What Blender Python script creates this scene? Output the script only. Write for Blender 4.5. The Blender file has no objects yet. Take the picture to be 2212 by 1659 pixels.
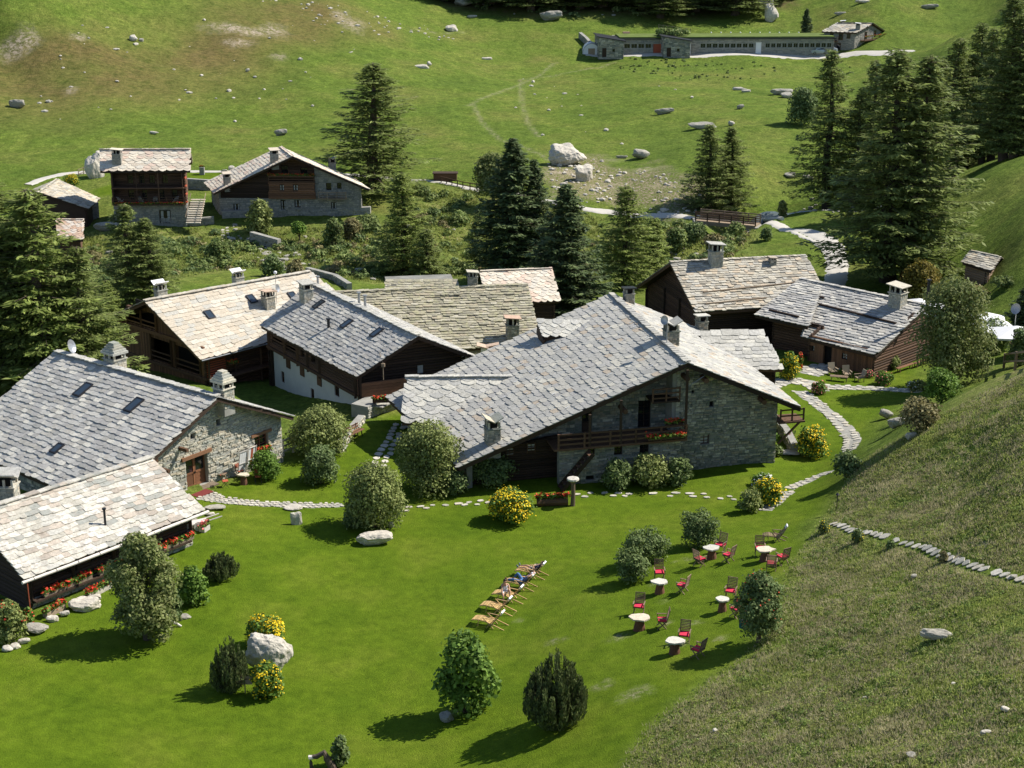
import bpy, math, random
import numpy as np
from mathutils import Vector, Matrix

S = bpy.context.scene
COL = S.collection
rnd = random.Random(7)
nr = np.random.RandomState(11)
PI = math.pi

# ------------------------------------------------------------------ camera, light, exposure
F_PX, PITCH, CAMZ = 3300.0, math.radians(18.0), 38.0      # focal length in units of a 2212 px wide picture
cam_d = bpy.data.cameras.new('camera'); cam = bpy.data.objects.new('camera', cam_d); COL.objects.link(cam)
cam_d.sensor_width = 36.0; cam_d.lens = 36.0*F_PX/2212.0
cam_d.clip_start = 1.0; cam_d.clip_end = 4000.0
cam.location = (0, 0, CAMZ); cam.rotation_euler = (PI/2-PITCH, 0, 0)
S.camera = cam
SUN_EL, SUN_AZ = math.radians(46.0), math.radians(20.0)    # azimuth from +X towards +Y
sdir = Vector((math.cos(SUN_EL)*math.cos(SUN_AZ), math.cos(SUN_EL)*math.sin(SUN_AZ), math.sin(SUN_EL)))
world = bpy.data.worlds.new('World'); S.world = world; world.use_nodes = True
wn = world.node_tree.nodes; wl = world.node_tree.links
sky = wn.new('ShaderNodeTexSky'); sky.sky_type = 'NISHITA'; sky.sun_disc = False
sky.sun_elevation = SUN_EL; sky.sun_rotation = math.radians(90)-SUN_AZ; sky.altitude = 1700
wn['Background'].inputs['Strength'].default_value = 0.1
wl.new(sky.outputs[0], wn['Background'].inputs['Color'])
sun_d = bpy.data.lights.new('sun', 'SUN'); sun_d.energy = 4.6; sun_d.angle = math.radians(0.5); sun_d.color = (1.0, 0.95, 0.87)
sun = bpy.data.objects.new('sun', sun_d); COL.objects.link(sun); sun.rotation_euler = sdir.to_track_quat('Z', 'Y').to_euler()
S.view_settings.view_transform = 'Standard'; S.view_settings.look = 'None'
S.view_settings.exposure = 0.65; S.view_settings.gamma = 1.0; S.view_settings.use_curve_mapping = False

# ------------------------------------------------------------------ pixel rays -> world points (used only to find where things stand)
def ray(px, py):
    x = (px-1106)/F_PX; y = -(py-829.5)/F_PX
    c, s = math.cos(PITCH), math.sin(PITCH)
    return Vector((x, c+y*s, -s+y*c))
CAM = Vector((0, 0, CAMZ))
def Z(px, py, z):
    d = ray(px, py); return CAM+d*((z-CAMZ)/d.z)
def PL(px, py, o, n):
    d = ray(px, py); n = Vector(n); return CAM+d*((Vector(o)-CAM).dot(n)/d.dot(n))
def proj(p):
    v = Vector(p)-CAM; c, s = math.cos(PITCH), math.sin(PITCH)
    dep = v.y*c-v.z*s; up = v.y*s+v.z*c
    return 1106+F_PX*v.x/dep, 829.5-F_PX*up/dep

# ------------------------------------------------------------------ terrain height
CP = [ # picture x, y, height
(1000,1250,0),(1000,1050,0),(700,1150,.2),(500,1130,.8),(420,1070,1.0),(200,1330,.7),(60,1330,.9),(-150,1330,.9),(0,1450,.8),(400,1450,.2),
(60,1640,.8),(500,1640,.2),(1000,1640,.6),(700,1400,0),(1000,1450,.1),(850,1250,0),(1250,1120,0),(1450,1080,-.1),(1300,1160,0),(1130,1320,.1),
(1200,1400,.9),(1250,1330,1.0),(1400,1210,1.0),(1380,1330,1.6),(1550,1300,2.3),(1550,1200,1.7),(1650,1200,2.3),(1580,1120,.6),(1660,1080,.4),(1640,1000,0),
(1120,1560,1.0),(1300,1640,2.6),(1450,1450,2.6),(1560,1400,2.8),(1620,1400,3.2),(1700,1640,6.2),(1720,1180,2.4),(1760,1130,2.2),(1800,1250,4.2),(1800,1400,5.0),
(2000,1300,6.6),(2200,1250,8.6),(2400,1250,10.0),(2200,1640,11.5),(2450,1640,13.5),(2000,1640,9.3),(2200,1400,10.0),
(1800,1110,2.2),(1850,1012,2.6),(1950,945,4.4),(2050,885,6.3),(2212,803,8.8),(2400,760,11.0),(2050,1050,6.0),(2212,950,9.5),(1900,1120,4.5),
(1780,1030,.3),(1880,930,-.2),(1700,900,-.8),(1900,870,-1.2),(1990,840,-1.4),(1800,800,-1.9),(1950,800,-1.9),(2090,775,-1.6),(2150,760,-1.4),(2212,740,-1),(1660,830,-1.2),
(1300,1000,0),(1480,1003,-.1),(1100,1000,.0),(870,960,-.1),(790,900,.2),(830,1050,0),(640,985,.2),(560,1020,.5),(620,870,-1.8),(480,850,-1.6),(300,850,-.5),(250,1000,1.2),
(100,830,-2),(-100,830,-1.5),(240,700,-4),(1215,700,-3.5),(1000,700,-4),(1080,615,-6),(700,600,-7),(700,560,-8.5),(500,590,-7),(280,600,-5.5),(100,600,-5.5),(-150,600,-5),
(1300,620,-4.5),(1450,560,-7),(1400,500,-7.8),(1700,560,-4.5),(1810,590,-3.6),(1650,700,-3),(1820,640,-3),(1960,610,-3),(2000,700,-2.2),
(1000,520,-8.5),(850,560,-9),(850,490,-6.8),(640,470,-6.8),(480,475,-6.9),(320,478,-7.0),(180,470,-7.4),(160,560,-8.6),(400,535,-8.6),(600,540,-8.7),(0,450,-7),
(320,400,-5.3),(430,385,-5.3),(520,385,-5.3),(650,360,-5),(150,385,-5.6),(0,400,-6),(-200,400,-6),
(800,410,-5.5),(960,390,-5),(1100,420,-5.4),(1100,470,-7.4),(1240,448,-5.8),(1240,500,-8),(1450,462,-6),(1500,472,-5.8),(1570,500,-9),(1640,482,-5.2),(1700,490,-4.6),(1780,510,-4),
(1300,400,-5),(1215,365,-4.2),(1400,380,-4.2),(1570,440,-6.2),(1600,380,-3.8),(1700,420,-6.2),(1780,440,-5.0),(1760,330,-3),(1900,480,-3.4),
(2130,605,-.6),(2060,560,-1.2),(2130,480,1.5),(2050,430,1.0),(2130,372,3.6),(2212,346,5.6),(2212,500,3.8),(2400,420,6.5),(1980,410,-3),(2080,345,-2.0),(2212,310,-.5),(2400,300,0),
(1000,300,-4),(1400,300,-3.6),(700,300,-4),(400,300,-4),(0,300,-3.4),(-300,300,-3),(1000,200,-1),(1400,200,-1.4),(1600,220,-1.4),(1800,250,-1.6),(700,200,-.5),(400,200,0),(0,200,1.0),(-300,200,2),
(1285,120,0),(1500,120,0),(1800,117,.2),(1950,112,1),(2150,100,2.6),(1400,75,3.4),(1600,75,3.4),(1285,70,4.0),(1750,70,3.8),(1900,50,6.2),(1100,110,1.0),(1100,50,5.5),(1000,120,1),
(700,100,5),(400,100,6),(0,100,7.5),(-300,100,9),(1000,0,9.5),(700,0,12.5),(400,0,14),(0,0,16),(-300,0,17),(1300,0,9.5),(1600,0,9.5),(1900,0,11),(2212,0,13),(2400,0,15),(2100,200,0),(2212,150,3.2),(2100,60,8.5)]
_c = []
for (a, b, z) in CP:
    p = Z(a, b, z); _c.append((p.x/p.y, math.log(p.y), z))
for (u, y, z) in [(-.9,60,2),(-.9,100,0),(-.9,200,-4),(-.9,400,16),(.9,60,24),(.9,100,14),(.9,200,8),(.9,400,16),(-.5,20,4),(0,20,8),(.5,20,20),(0,40,3.5),(.25,33,13),(-.3,40,2),
                  (0,560,40),(-.4,560,46),(.4,560,46),(0,900,170),(-.5,900,180),(.5,900,180),(0,1600,420),(-.6,1600,420),(.6,1600,430),(-.9,900,150),(.9,900,150)]:
    _c.append((u, math.log(y), z))
_c = np.array(_c); KU = 2.2
def _feat(u, v): return np.stack([u*KU, v], -1)
_P = _feat(_c[:, 0], _c[:, 1])
def _phi(d2): return np.where(d2 > 1e-12, d2*np.log(d2+1e-12), 0.0)
_d2 = ((_P[:, None]-_P[None])**2).sum(-1)
_n = len(_P); _A = np.zeros((_n+3, _n+3)); _A[:_n, :_n] = _phi(_d2)+np.eye(_n)*4e-4
_A[:_n, _n] = 1; _A[:_n, _n+1:] = _P; _A[_n, :_n] = 1; _A[_n+1:, :_n] = _P.T
_w = np.linalg.solve(_A, np.r_[_c[:, 2], 0, 0, 0])
def hbase(X, Y):
    X = np.asarray(X, float); Y = np.maximum(np.asarray(Y, float), 8.0)
    sh = X.shape; u = np.clip((X/Y).ravel(), -1.1, 1.1); v = np.log(Y.ravel()); out = np.empty(u.size)
    for i in range(0, u.size, 20000):
        q = _feat(u[i:i+20000], v[i:i+20000])
        out[i:i+20000] = _phi(((q[:, None]-_P[None])**2).sum(-1))@_w[:_n]+_w[_n]+q@_w[_n+1:]
    return out.reshape(sh)
def vnoise(X, Y, sc, seed):
    X = np.asarray(X)/sc; Y = np.asarray(Y)/sc
    i = np.floor(X).astype(np.int64); j = np.floor(Y).astype(np.int64); fx = X-i; fy = Y-j
    def h(a, b):
        n = (a*374761393+b*668265263+seed*974634777) & 0xffffffff
        n = ((n ^ (n >> 13))*1274126177) & 0xffffffff
        return ((n ^ (n >> 16)) & 0xffff)/65535.0
    fx = fx*fx*(3-2*fx); fy = fy*fy*(3-2*fy)
    return (h(i, j)*(1-fx)+h(i+1, j)*fx)*(1-fy)+(h(i, j+1)*(1-fx)+h(i+1, j+1)*fx)*fy
def fbm(X, Y, sc, seed, o=3):
    r = 0; a = 1; t = 0
    for k in range(o):
        r = r+a*vnoise(X, Y, sc/2**k, seed+k); t += a; a *= .5
    return r/t-.5
def world_poly(pts):     # picture outline -> outline on the ground
    return [tuple(G0(a, b)[:2]) for a, b in pts]
def hb1(x, y): return float(hbase(np.array([x]), np.array([y]))[0])
def G0(px, py):
    d = ray(px, py); t = np.linspace(35, 700, 700); X = d.x*t; Y = d.y*t; zz = CAMZ+d.z*t
    f = zz-hbase(X, Y); k = np.argmax(f < 0)
    if f[k] >= 0: k = 699
    a, b = t[k-1], t[k]
    for _ in range(18):
        m = (a+b)/2
        if CAMZ+d.z*m-hb1(d.x*m, d.y*m) > 0: a = m
        else: b = m
    p = CAM+d*a; return Vector((p.x, p.y, hb1(p.x, p.y)))
def pdist(X, Y, poly):   # signed distance, negative inside
    X = np.asarray(X, float); Y = np.asarray(Y, float)
    ins = np.zeros(X.shape, bool); dm = np.full(X.shape, 1e9)
    n = len(poly)
    for i in range(n):
        x0, y0 = poly[i]; x1, y1 = poly[(i+1) % n]
        dx, dy = x1-x0, y1-y0
        t = np.clip(((X-x0)*dx+(Y-y0)*dy)/(dx*dx+dy*dy+1e-9), 0, 1)
        dm = np.minimum(dm, np.hypot(X-x0-t*dx, Y-y0-t*dy))
        c = ((y0 > Y) != (y1 > Y)) & (X < (x1-x0)*(Y-y0)/((y1-y0) if y1 != y0 else 1e-9)+x0)
        ins ^= c
    return np.where(ins, -dm, dm)
def ldist(X, Y, line):
    dm = np.full(np.shape(X), 1e9)
    for (x0, y0), (x1, y1) in zip(line[:-1], line[1:]):
        dx, dy = x1-x0, y1-y0
        t = np.clip(((X-x0)*dx+(Y-y0)*dy)/(dx*dx+dy*dy+1e-9), 0, 1)
        dm = np.minimum(dm, np.hypot(X-x0-t*dx, Y-y0-t*dy))
    return dm
LAWN = world_poly([(-150,1420),(60,1330),(230,1255),(430,1130),(400,1075),(640,985),(700,950),(880,890),(960,1010),(1300,1010),(1500,1000),(1640,985),(1650,870),(1690,820),(1740,770),(1990,780),
                   (1990,850),(1900,900),(1860,960),(1830,1020),(1790,1080),(1760,1120),(1740,1190),(1700,1230),(1690,1330),(1600,1430),(1420,1560),(1330,1700),(1000,1720),(-200,1720)])
LAWN2 = world_poly([(200,410),(400,372),(600,372),(620,400),(400,410),(390,425),(200,425)])
ROUGH = world_poly([(1740,1190),(1800,1110),(1850,1010),(1950,945),(2050,885),(2212,803),(2450,760),(2600,1000),(2700,1700),(1330,1700),(1420,1560),(1600,1430),(1690,1330),(1700,1230)])
GULLY = world_poly([(-200,500),(200,500),(470,490),(600,490),(850,480),(900,410),(1000,405),(1240,450),(1480,480),(1640,500),(1560,640),(1400,600),(1200,600),(1000,600),(700,600),(650,570),(450,590),(250,650),(-200,780)])
BROWN = world_poly([(-300,80),(200,60),(560,0),(760,-10),(780,60),(560,170),(350,200),(150,225),(-300,240)])
DIRT = world_poly([(1180,350),(1290,345),(1500,400),(1570,430),(1500,470),(1300,440),(1240,440),(1190,400)])
FORESTFLOOR = world_poly([(930,0),(1050,30),(1250,45),(1500,42),(1720,5),(1750,-60),(900,-60)])
STREAM = [tuple(G0(a, b)[:2]) for a, b in [(2080,350),(1980,415),(1850,445),(1700,450),(1620,480),(1570,505),(1500,540),(1380,560)]]
def hfull(X, Y):
    X = np.asarray(X, float); Y = np.asarray(Y, float)
    z = hbase(X, Y)
    dl = np.minimum(pdist(X, Y, LAWN), pdist(X, Y, LAWN2)); rough = np.clip(dl/1.5, 0, 1)
    far = np.clip((Y-240)/80, 0, 1)
    z = z+rough*(fbm(X, Y, 6, 3)*.5+fbm(X, Y, 1.4, 9)*.22)*(1+far*.6)
    g = np.clip(-pdist(X, Y, GULLY)/4, 0, 1)
    z = z+g*(fbm(X, Y, 9, 21)*2.4)
    z = z-np.clip(1-ldist(X, Y, STREAM)/4.5, 0, 1)*1.6*(Y > 150)
    return z+far*(fbm(X, Y, 40, 5)*2.0+fbm(X, Y, 12, 6)*.8)
def h1(x, y): return float(hfull(np.array([x]), np.array([y]))[0])
def G(px, py, dz=0):     # ground point seen at a picture position
    p = G0(px, py); d = ray(px, py); t0 = (p-CAM).dot(d)/d.dot(d)
    t = np.linspace(t0*.9, t0*1.1, 241); f = CAMZ+d.z*t-hfull(d.x*t, d.y*t)
    k = int(np.argmax(f < 0)); k = max(k, 1)
    q = f[k-1]/(f[k-1]-f[k]+1e-9); tt = t[k-1]+(t[k]-t[k-1])*min(max(q, 0), 1)
    return Vector((d.x*tt, d.y*tt, CAMZ+d.z*tt+dz))

# ------------------------------------------------------------------ materials
def _mat(name):
    m = bpy.data.materials.new(name); m.use_nodes = True
    nt = m.node_tree; b = nt.nodes['Principled BSDF']; b.inputs['Specular IOR Level'].default_value = .25
    return m, nt, b
def N(nt, t, **k):
    n = nt.nodes.new(t)
    for a, v in k.items():
        if a in n.inputs: n.inputs[a].default_value = v
        else: setattr(n, a, v)
    return n
def ramp(nt, fac, cols, pos=None, const=False):
    r = nt.nodes.new('ShaderNodeValToRGB'); e = r.color_ramp.elements
    if const: r.color_ramp.interpolation = 'CONSTANT'
    for i, c in enumerate(cols):
        p = pos[i] if pos else (i/(len(cols) if const else max(1, len(cols)-1)))
        if i < 2: e[i].position = p; e[i].color = (*c, 1)
        else: x = e.new(p); x.color = (*c, 1)
    nt.links.new(fac, r.inputs[0]); return r.outputs[0]
def mixc(nt, f, a, b, mode='MIX'):
    n = nt.nodes.new('ShaderNodeMix'); n.data_type = 'RGBA'; n.blend_type = mode
    for i, v in ((0, f), (6, a), (7, b)):
        if isinstance(v, (int, float)): n.inputs[i].default_value = v
        elif isinstance(v, tuple): n.inputs[i].default_value = (*v, 1)
        else: nt.links.new(v, n.inputs[i])
    return n.outputs[2]
def mth(nt, op, a, b=None, c=None):
    n = nt.nodes.new('ShaderNodeMath'); n.operation = op
    for i, v in enumerate((a, b, c)):
        if v is None: continue
        if isinstance(v, (int, float)): n.inputs[i].default_value = v
        else: nt.links.new(v, n.inputs[i])
    return n.outputs[0]
def coords(nt, obj=True):
    return nt.nodes.new('ShaderNodeTexCoord').outputs['Object'] if obj else nt.nodes.new('ShaderNodeNewGeometry').outputs['Position']
def noise(nt, vec, sc, det=4, rough=.6, dist=0, scale3=None):
    if scale3:
        mp = nt.nodes.new('ShaderNodeMapping'); mp.inputs['Scale'].default_value = scale3; nt.links.new(vec, mp.inputs[0]); vec = mp.outputs[0]
    n = N(nt, 'ShaderNodeTexNoise', Scale=sc, Detail=det, Roughness=rough, Distortion=dist); nt.links.new(vec, n.inputs['Vector']); return n.outputs['Fac']
def bump(nt, b, h, strength=.5, dist=.05):
    n = N(nt, 'ShaderNodeBump', Strength=strength, Distance=dist); nt.links.new(h, n.inputs['Height']); nt.links.new(n.outputs[0], b.inputs['Normal'])
def randv(nt):           # one random number per object and per loose piece
    o = nt.nodes.new('ShaderNodeObjectInfo').outputs['Random']; g = nt.nodes.new('ShaderNodeNewGeometry').outputs['Random Per Island']
    return mth(nt, 'FRACT', mth(nt, 'ADD', o, g))
def m_plain(name, col, rough=.7, var=.35, sc=6, metal=0, spec=.25, rv=False):
    m, nt, b = _mat(name)
    f = noise(nt, coords(nt, False), sc)
    c = mixc(nt, f, tuple(x*(1-var) for x in col), tuple(min(1, x*(1+var)) for x in col))
    if rv:
        c = mixc(nt, 1.0, c, ramp(nt, randv(nt), [(.7,.7,.7),(1.2,1.2,1.2)]), 'MULTIPLY')
    nt.links.new(c, b.inputs['Base Color']); b.inputs['Roughness'].default_value = rough; b.inputs['Metallic'].default_value = metal
    b.inputs['Specular IOR Level'].default_value = spec
    return m
def m_slab(name, cols, dark=.55, lichen=None, rough=.75):
    m, nt, b = _mat(name); v = randv(nt); pos = coords(nt, False)
    cols = [(a*1.04, b_*1.0, c_*.89) for a, b_, c_ in cols]; c = ramp(nt, v, cols, const=True)
    f = noise(nt, pos, 5, 5, .7); c = mixc(nt, 1.0, c, ramp(nt, f, [(dark,)*3, (1,1,1), (1.25,1.25,1.25)], [.25,.5,.8]), 'MULTIPLY')
    g = noise(nt, pos, 26, 3, .6); c = mixc(nt, 1.0, c, ramp(nt, g, [(.78,.78,.78), (1.15,1.15,1.15)], [.3,.7]), 'MULTIPLY')
    if lichen:
        l = noise(nt, pos, 2.2, 6, .75); c = mixc(nt, ramp(nt, l, [(0,0,0), (.8,.8,.8)], [.5,.62]), c, lichen)
    nt.links.new(c, b.inputs['Base Color']); b.inputs['Roughness'].default_value = rough
    bump(nt, b, mth(nt, 'ADD', f, g), .6, .03); return m
def m_wood(name, a, bb, sc=1.0, rough=.8, axis=(1,1,12)):
    m, nt, b = _mat(name); pos = coords(nt, False)
    f = noise(nt, pos, 6*sc, 5, .7, 0, axis); c = ramp(nt, f, [a, bb], [.3,.72])
    c = mixc(nt, 1.0, c, ramp(nt, randv(nt), [(.6,.6,.6),(1.3,1.25,1.2)]), 'MULTIPLY')
    nt.links.new(c, b.inputs['Base Color']); b.inputs['Roughness'].default_value = rough; bump(nt, b, f, .5, .02); return m
def m_leaf(name, a, bb, trans=.25, sc=1.2, clump=.45):
    m, nt, b = _mat(name); pos = coords(nt, False)
    c = ramp(nt, randv(nt), [a, tuple((x+y)/2 for x, y in zip(a, bb)), bb])
    f = noise(nt, pos, sc, 3, .6); c = mixc(nt, 1.0, c, ramp(nt, f, [(1-clump,)*3, (1+clump,)*3], [.3,.7]), 'MULTIPLY')
    nt.links.new(c, b.inputs['Base Color']); b.inputs['Roughness'].default_value = .6; b.inputs['Specular IOR Level'].default_value = .15
    t = nt.nodes.new('ShaderNodeBsdfTranslucent'); nt.links.new(c, t.inputs[0])
    mx = nt.nodes.new('ShaderNodeMixShader'); mx.inputs[0].default_value = trans
    nt.links.new(b.outputs[0], mx.inputs[1]); nt.links.new(t.outputs[0], mx.inputs[2]); nt.links.new(mx.outputs[0], nt.nodes['Material Output'].inputs[0])
    return m
M = {}
g3 = lambda v, w=0: (v*(1+w), v, v*(1-w))
M['slab_grey'] = m_slab('slab_grey', [(.34,.34,.35),(.39,.39,.40),(.44,.44,.445),(.30,.305,.315),(.40,.405,.42),(.36,.355,.35),(.48,.475,.47),(.35,.35,.365),(.42,.41,.40),(.56,.55,.53)], .7)
M['slab_main'] = m_slab('slab_main', [(.36,.365,.37),(.40,.40,.40),(.43,.43,.42),(.33,.335,.34),(.40,.40,.405),(.38,.38,.38),(.42,.415,.40),(.36,.36,.37),(.44,.435,.42),(.41,.36,.31),(.38,.385,.39),(.50,.49,.46)], .7)
M['slab_light'] = m_slab('slab_light', [(.46,.46,.45),(.52,.52,.51),(.42,.42,.41),(.55,.545,.52),(.49,.49,.49),(.40,.405,.41)])
M['slab_blond'] = m_slab('slab_blond', [(.50,.455,.40),(.54,.50,.45),(.45,.415,.37),(.57,.54,.50),(.50,.45,.39),(.45,.445,.43),(.53,.48,.42)], .75)
M['slab_pale'] = m_slab('slab_pale', [(.52,.50,.47),(.58,.57,.55),(.44,.43,.40),(.48,.48,.47),(.62,.61,.60),(.32,.335,.33),(.48,.43,.39),(.54,.53,.50),(.38,.34,.31),(.60,.585,.56)], .6, (.36,.33,.28))
M['slab_old'] = m_slab('slab_old', [(.34,.32,.26),(.40,.38,.31),(.29,.28,.23),(.44,.42,.36),(.33,.31,.24),(.25,.24,.20),(.38,.34,.27)], .5, (.40,.38,.22))
M['slab_tan'] = m_slab('slab_tan', [(.42,.40,.36),(.48,.46,.42),(.34,.33,.31),(.52,.49,.43),(.38,.35,.30),(.44,.43,.41),(.30,.28,.25),(.50,.43,.35)], .6)
M['slab_far'] = m_slab('slab_far', [(.62,.56,.50),(.68,.63,.57),(.55,.49,.43),(.60,.57,.53),(.72,.66,.58),(.62,.50,.44)], .75)
M['slab_red'] = m_slab('slab_red', [(.50,.36,.29),(.56,.50,.46),(.52,.40,.33),(.60,.55,.52),(.45,.34,.28)], .7)
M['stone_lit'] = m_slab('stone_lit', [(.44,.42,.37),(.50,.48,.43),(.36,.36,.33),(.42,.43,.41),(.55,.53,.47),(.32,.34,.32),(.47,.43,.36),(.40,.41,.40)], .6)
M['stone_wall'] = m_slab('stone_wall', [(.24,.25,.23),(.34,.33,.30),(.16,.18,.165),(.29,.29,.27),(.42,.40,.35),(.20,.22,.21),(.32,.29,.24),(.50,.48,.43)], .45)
M['stone_far'] = m_slab('stone_far', [(.30,.30,.29),(.38,.37,.35),(.22,.23,.23),(.34,.33,.31),(.27,.27,.27)], .6)
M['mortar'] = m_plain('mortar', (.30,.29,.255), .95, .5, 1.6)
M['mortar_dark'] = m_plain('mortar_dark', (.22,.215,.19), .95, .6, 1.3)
M['plaster'] = m_plain('plaster', (.60,.60,.58), .9, .14, 1.2)
M['log_dark'] = m_wood('log_dark', (.028,.018,.012), (.075,.048,.033))
M['log_brown'] = m_wood('log_brown', (.06,.033,.02), (.15,.088,.055))
M['log_warm'] = m_wood('log_warm', (.13,.065,.034), (.26,.14,.08))
M['wood_pale'] = m_wood('wood_pale', (.20,.15,.10), (.36,.29,.21))
M['wood_door'] = m_wood('wood_door', (.17,.07,.033), (.30,.14,.07))
M['wood_bleached'] = m_wood('wood_bleached', (.50,.47,.43), (.70,.67,.62))
M['wood_teak'] = m_wood('wood_teak', (.17,.115,.075), (.30,.22,.155))
M['wood_yellow'] = m_wood('wood_yellow', (.46,.30,.12), (.66,.46,.22))
M['metal_dark'] = m_plain('metal_dark', (.05,.05,.055), .45, .2, 4, .6)
M['metal_grey'] = m_plain('metal_grey', (.35,.36,.37), .4, .2, 4, .5)
M['copper'] = m_plain('copper', (.50,.36,.30), .5, .2, 4, .3)
M['glass_dark'] = m_plain('glass_dark', (.012,.014,.018), .08, .2, 2, 0, .6)
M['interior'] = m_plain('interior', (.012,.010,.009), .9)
M['glass_sky'] = m_plain('glass_sky', (.03,.045,.06), .06, .2, 2, .0, .9)
M['white'] = m_plain('white', (.80,.79,.77), .7, .05)
M['curtain'] = m_plain('curtain', (.45,.45,.42), .8, .2)
M['cushion_red'] = m_plain('cushion_red', (.62,.035,.075), .85, .12, 12)
M['red_paint'] = m_plain('red_paint', (.42,.10,.05), .6, .15, 10)
M['rock'] = m_slab('rock', [(.38,.37,.34),(.32,.31,.29)], .5, (.30,.29,.25), .9)
M['rock_white'] = m_slab('rock_white', [(.56,.53,.49),(.50,.48,.45)], .6, (.38,.35,.30), .9)
M['mat_red'] = m_plain('mat_red', (.17,.035,.03), .95, .2, 12)
M['stone_top'] = m_slab('stone_top', [(.58,.57,.54),(.50,.50,.48),(.60,.54,.46)], .75, None, .8)
M['paving'] = m_slab('paving', [(.50,.485,.45),(.44,.43,.40),(.56,.54,.51),(.38,.375,.35),(.49,.46,.41)], .6)
M['bark'] = m_wood('bark', (.05,.038,.028), (.14,.11,.085), 1, .95, (6,6,1))
M['bark_red'] = m_wood('bark_red', (.11,.05,.03), (.22,.11,.07), 1, .95, (6,6,1))
M['leaf_larch'] = m_leaf('leaf_larch', (0.138,0.179,0.049), (0.292,0.341,0.106), 0.42)
M['leaf_larch_bright'] = m_leaf('leaf_larch_bright', (0.166,0.217,0.053), (0.346,0.406,0.113), 0.45)
M['leaf_spruce'] = m_leaf('leaf_spruce', (0.067,0.100,0.044), (0.167,0.217,0.083), 0.3)
M['leaf_pine'] = m_leaf('leaf_pine', (0.062,0.085,0.033), (0.165,0.199,0.068), 0.22, 2, .3)
M['leaf_shrub'] = m_leaf('leaf_shrub', (.135,.165,.042), (.32,.36,.12), .25, 2, .3)
M['leaf_green'] = m_leaf('leaf_green', (.075,.145,.022), (.20,.31,.055), .3, 2, .3)
M['leaf_dark'] = m_leaf('leaf_dark', (0.077,0.123,0.040), (0.231,0.293,0.108), 0.3, 2, .35)
M['leaf_hedge'] = m_leaf('leaf_hedge', (0.077,0.121,0.033), (0.209,0.264,0.094), .25, 2, .3)
M['leaf_birch'] = m_leaf('leaf_birch', (.11,.15,.035), (.29,.31,.12), .35, 1, .25)
M['leaf_autumn'] = m_leaf('leaf_autumn', (.14,.12,.025), (.30,.24,.05), .3, 1, .35)
M['leaf_brush'] = m_leaf('leaf_brush', (0.083,0.136,0.036), (0.264,0.309,0.099), 0.3, .5, .5)
M['leaf_brushbrown'] = m_leaf('leaf_brushbrown', (0.144,0.130,0.054), (0.312,0.272,0.120), .2, .6, .4)
M['flower_yellow'] = m_leaf('flower_yellow', (.75,.48,.01), (.85,.66,.03), .1, 5, .15)
M['flower_red'] = m_leaf('flower_red', (.65,.03,.02), (.80,.12,.06), .1, 5, .15)
M['flower_pink'] = m_leaf('flower_pink', (.65,.10,.12), (.80,.30,.25), .1, 5, .15)
M['flower_white'] = m_leaf('flower_white', (.75,.73,.66), (.82,.80,.76), .1, 5, .1)
M['skin'] = m_plain('skin', (.52,.30,.20), .6, .08)
M['hair'] = m_plain('hair', (.04,.025,.015), .6, .2)
M['denim'] = m_plain('denim', (.08,.17,.33), .85, .25, 20)
M['shorts'] = m_plain('shorts', (.36,.30,.22), .85, .15)
M['shirt_navy'] = m_plain('shirt_navy', (.05,.06,.10), .85, .2)
M['shirt_blue'] = m_plain('shirt_blue', (.10,.14,.30), .85, .2)
M['shirt_white'] = m_plain('shirt_white', (.78,.78,.80), .85, .06)
M['shoe'] = m_plain('shoe', (.12,.16,.19), .7, .2)
M['gravel'] = m_plain('gravel', (.50,.47,.41), .95, .18, 3)
M['water'] = m_plain('water', (.10,.12,.11), .12, .5, 3, 0, .5)
M['car_white'] = m_plain('car_white', (.75,.76,.78), .25, .03, 1, 0, .6)
M['car_grey'] = m_plain('car_grey', (.42,.46,.46), .3, .03, 1, .2, .6)
M['tyre'] = m_plain('tyre', (.02,.02,.02), .8)
M['basket_teal'] = m_plain('basket_teal', (.01,.09,.10), .7, .3)

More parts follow.
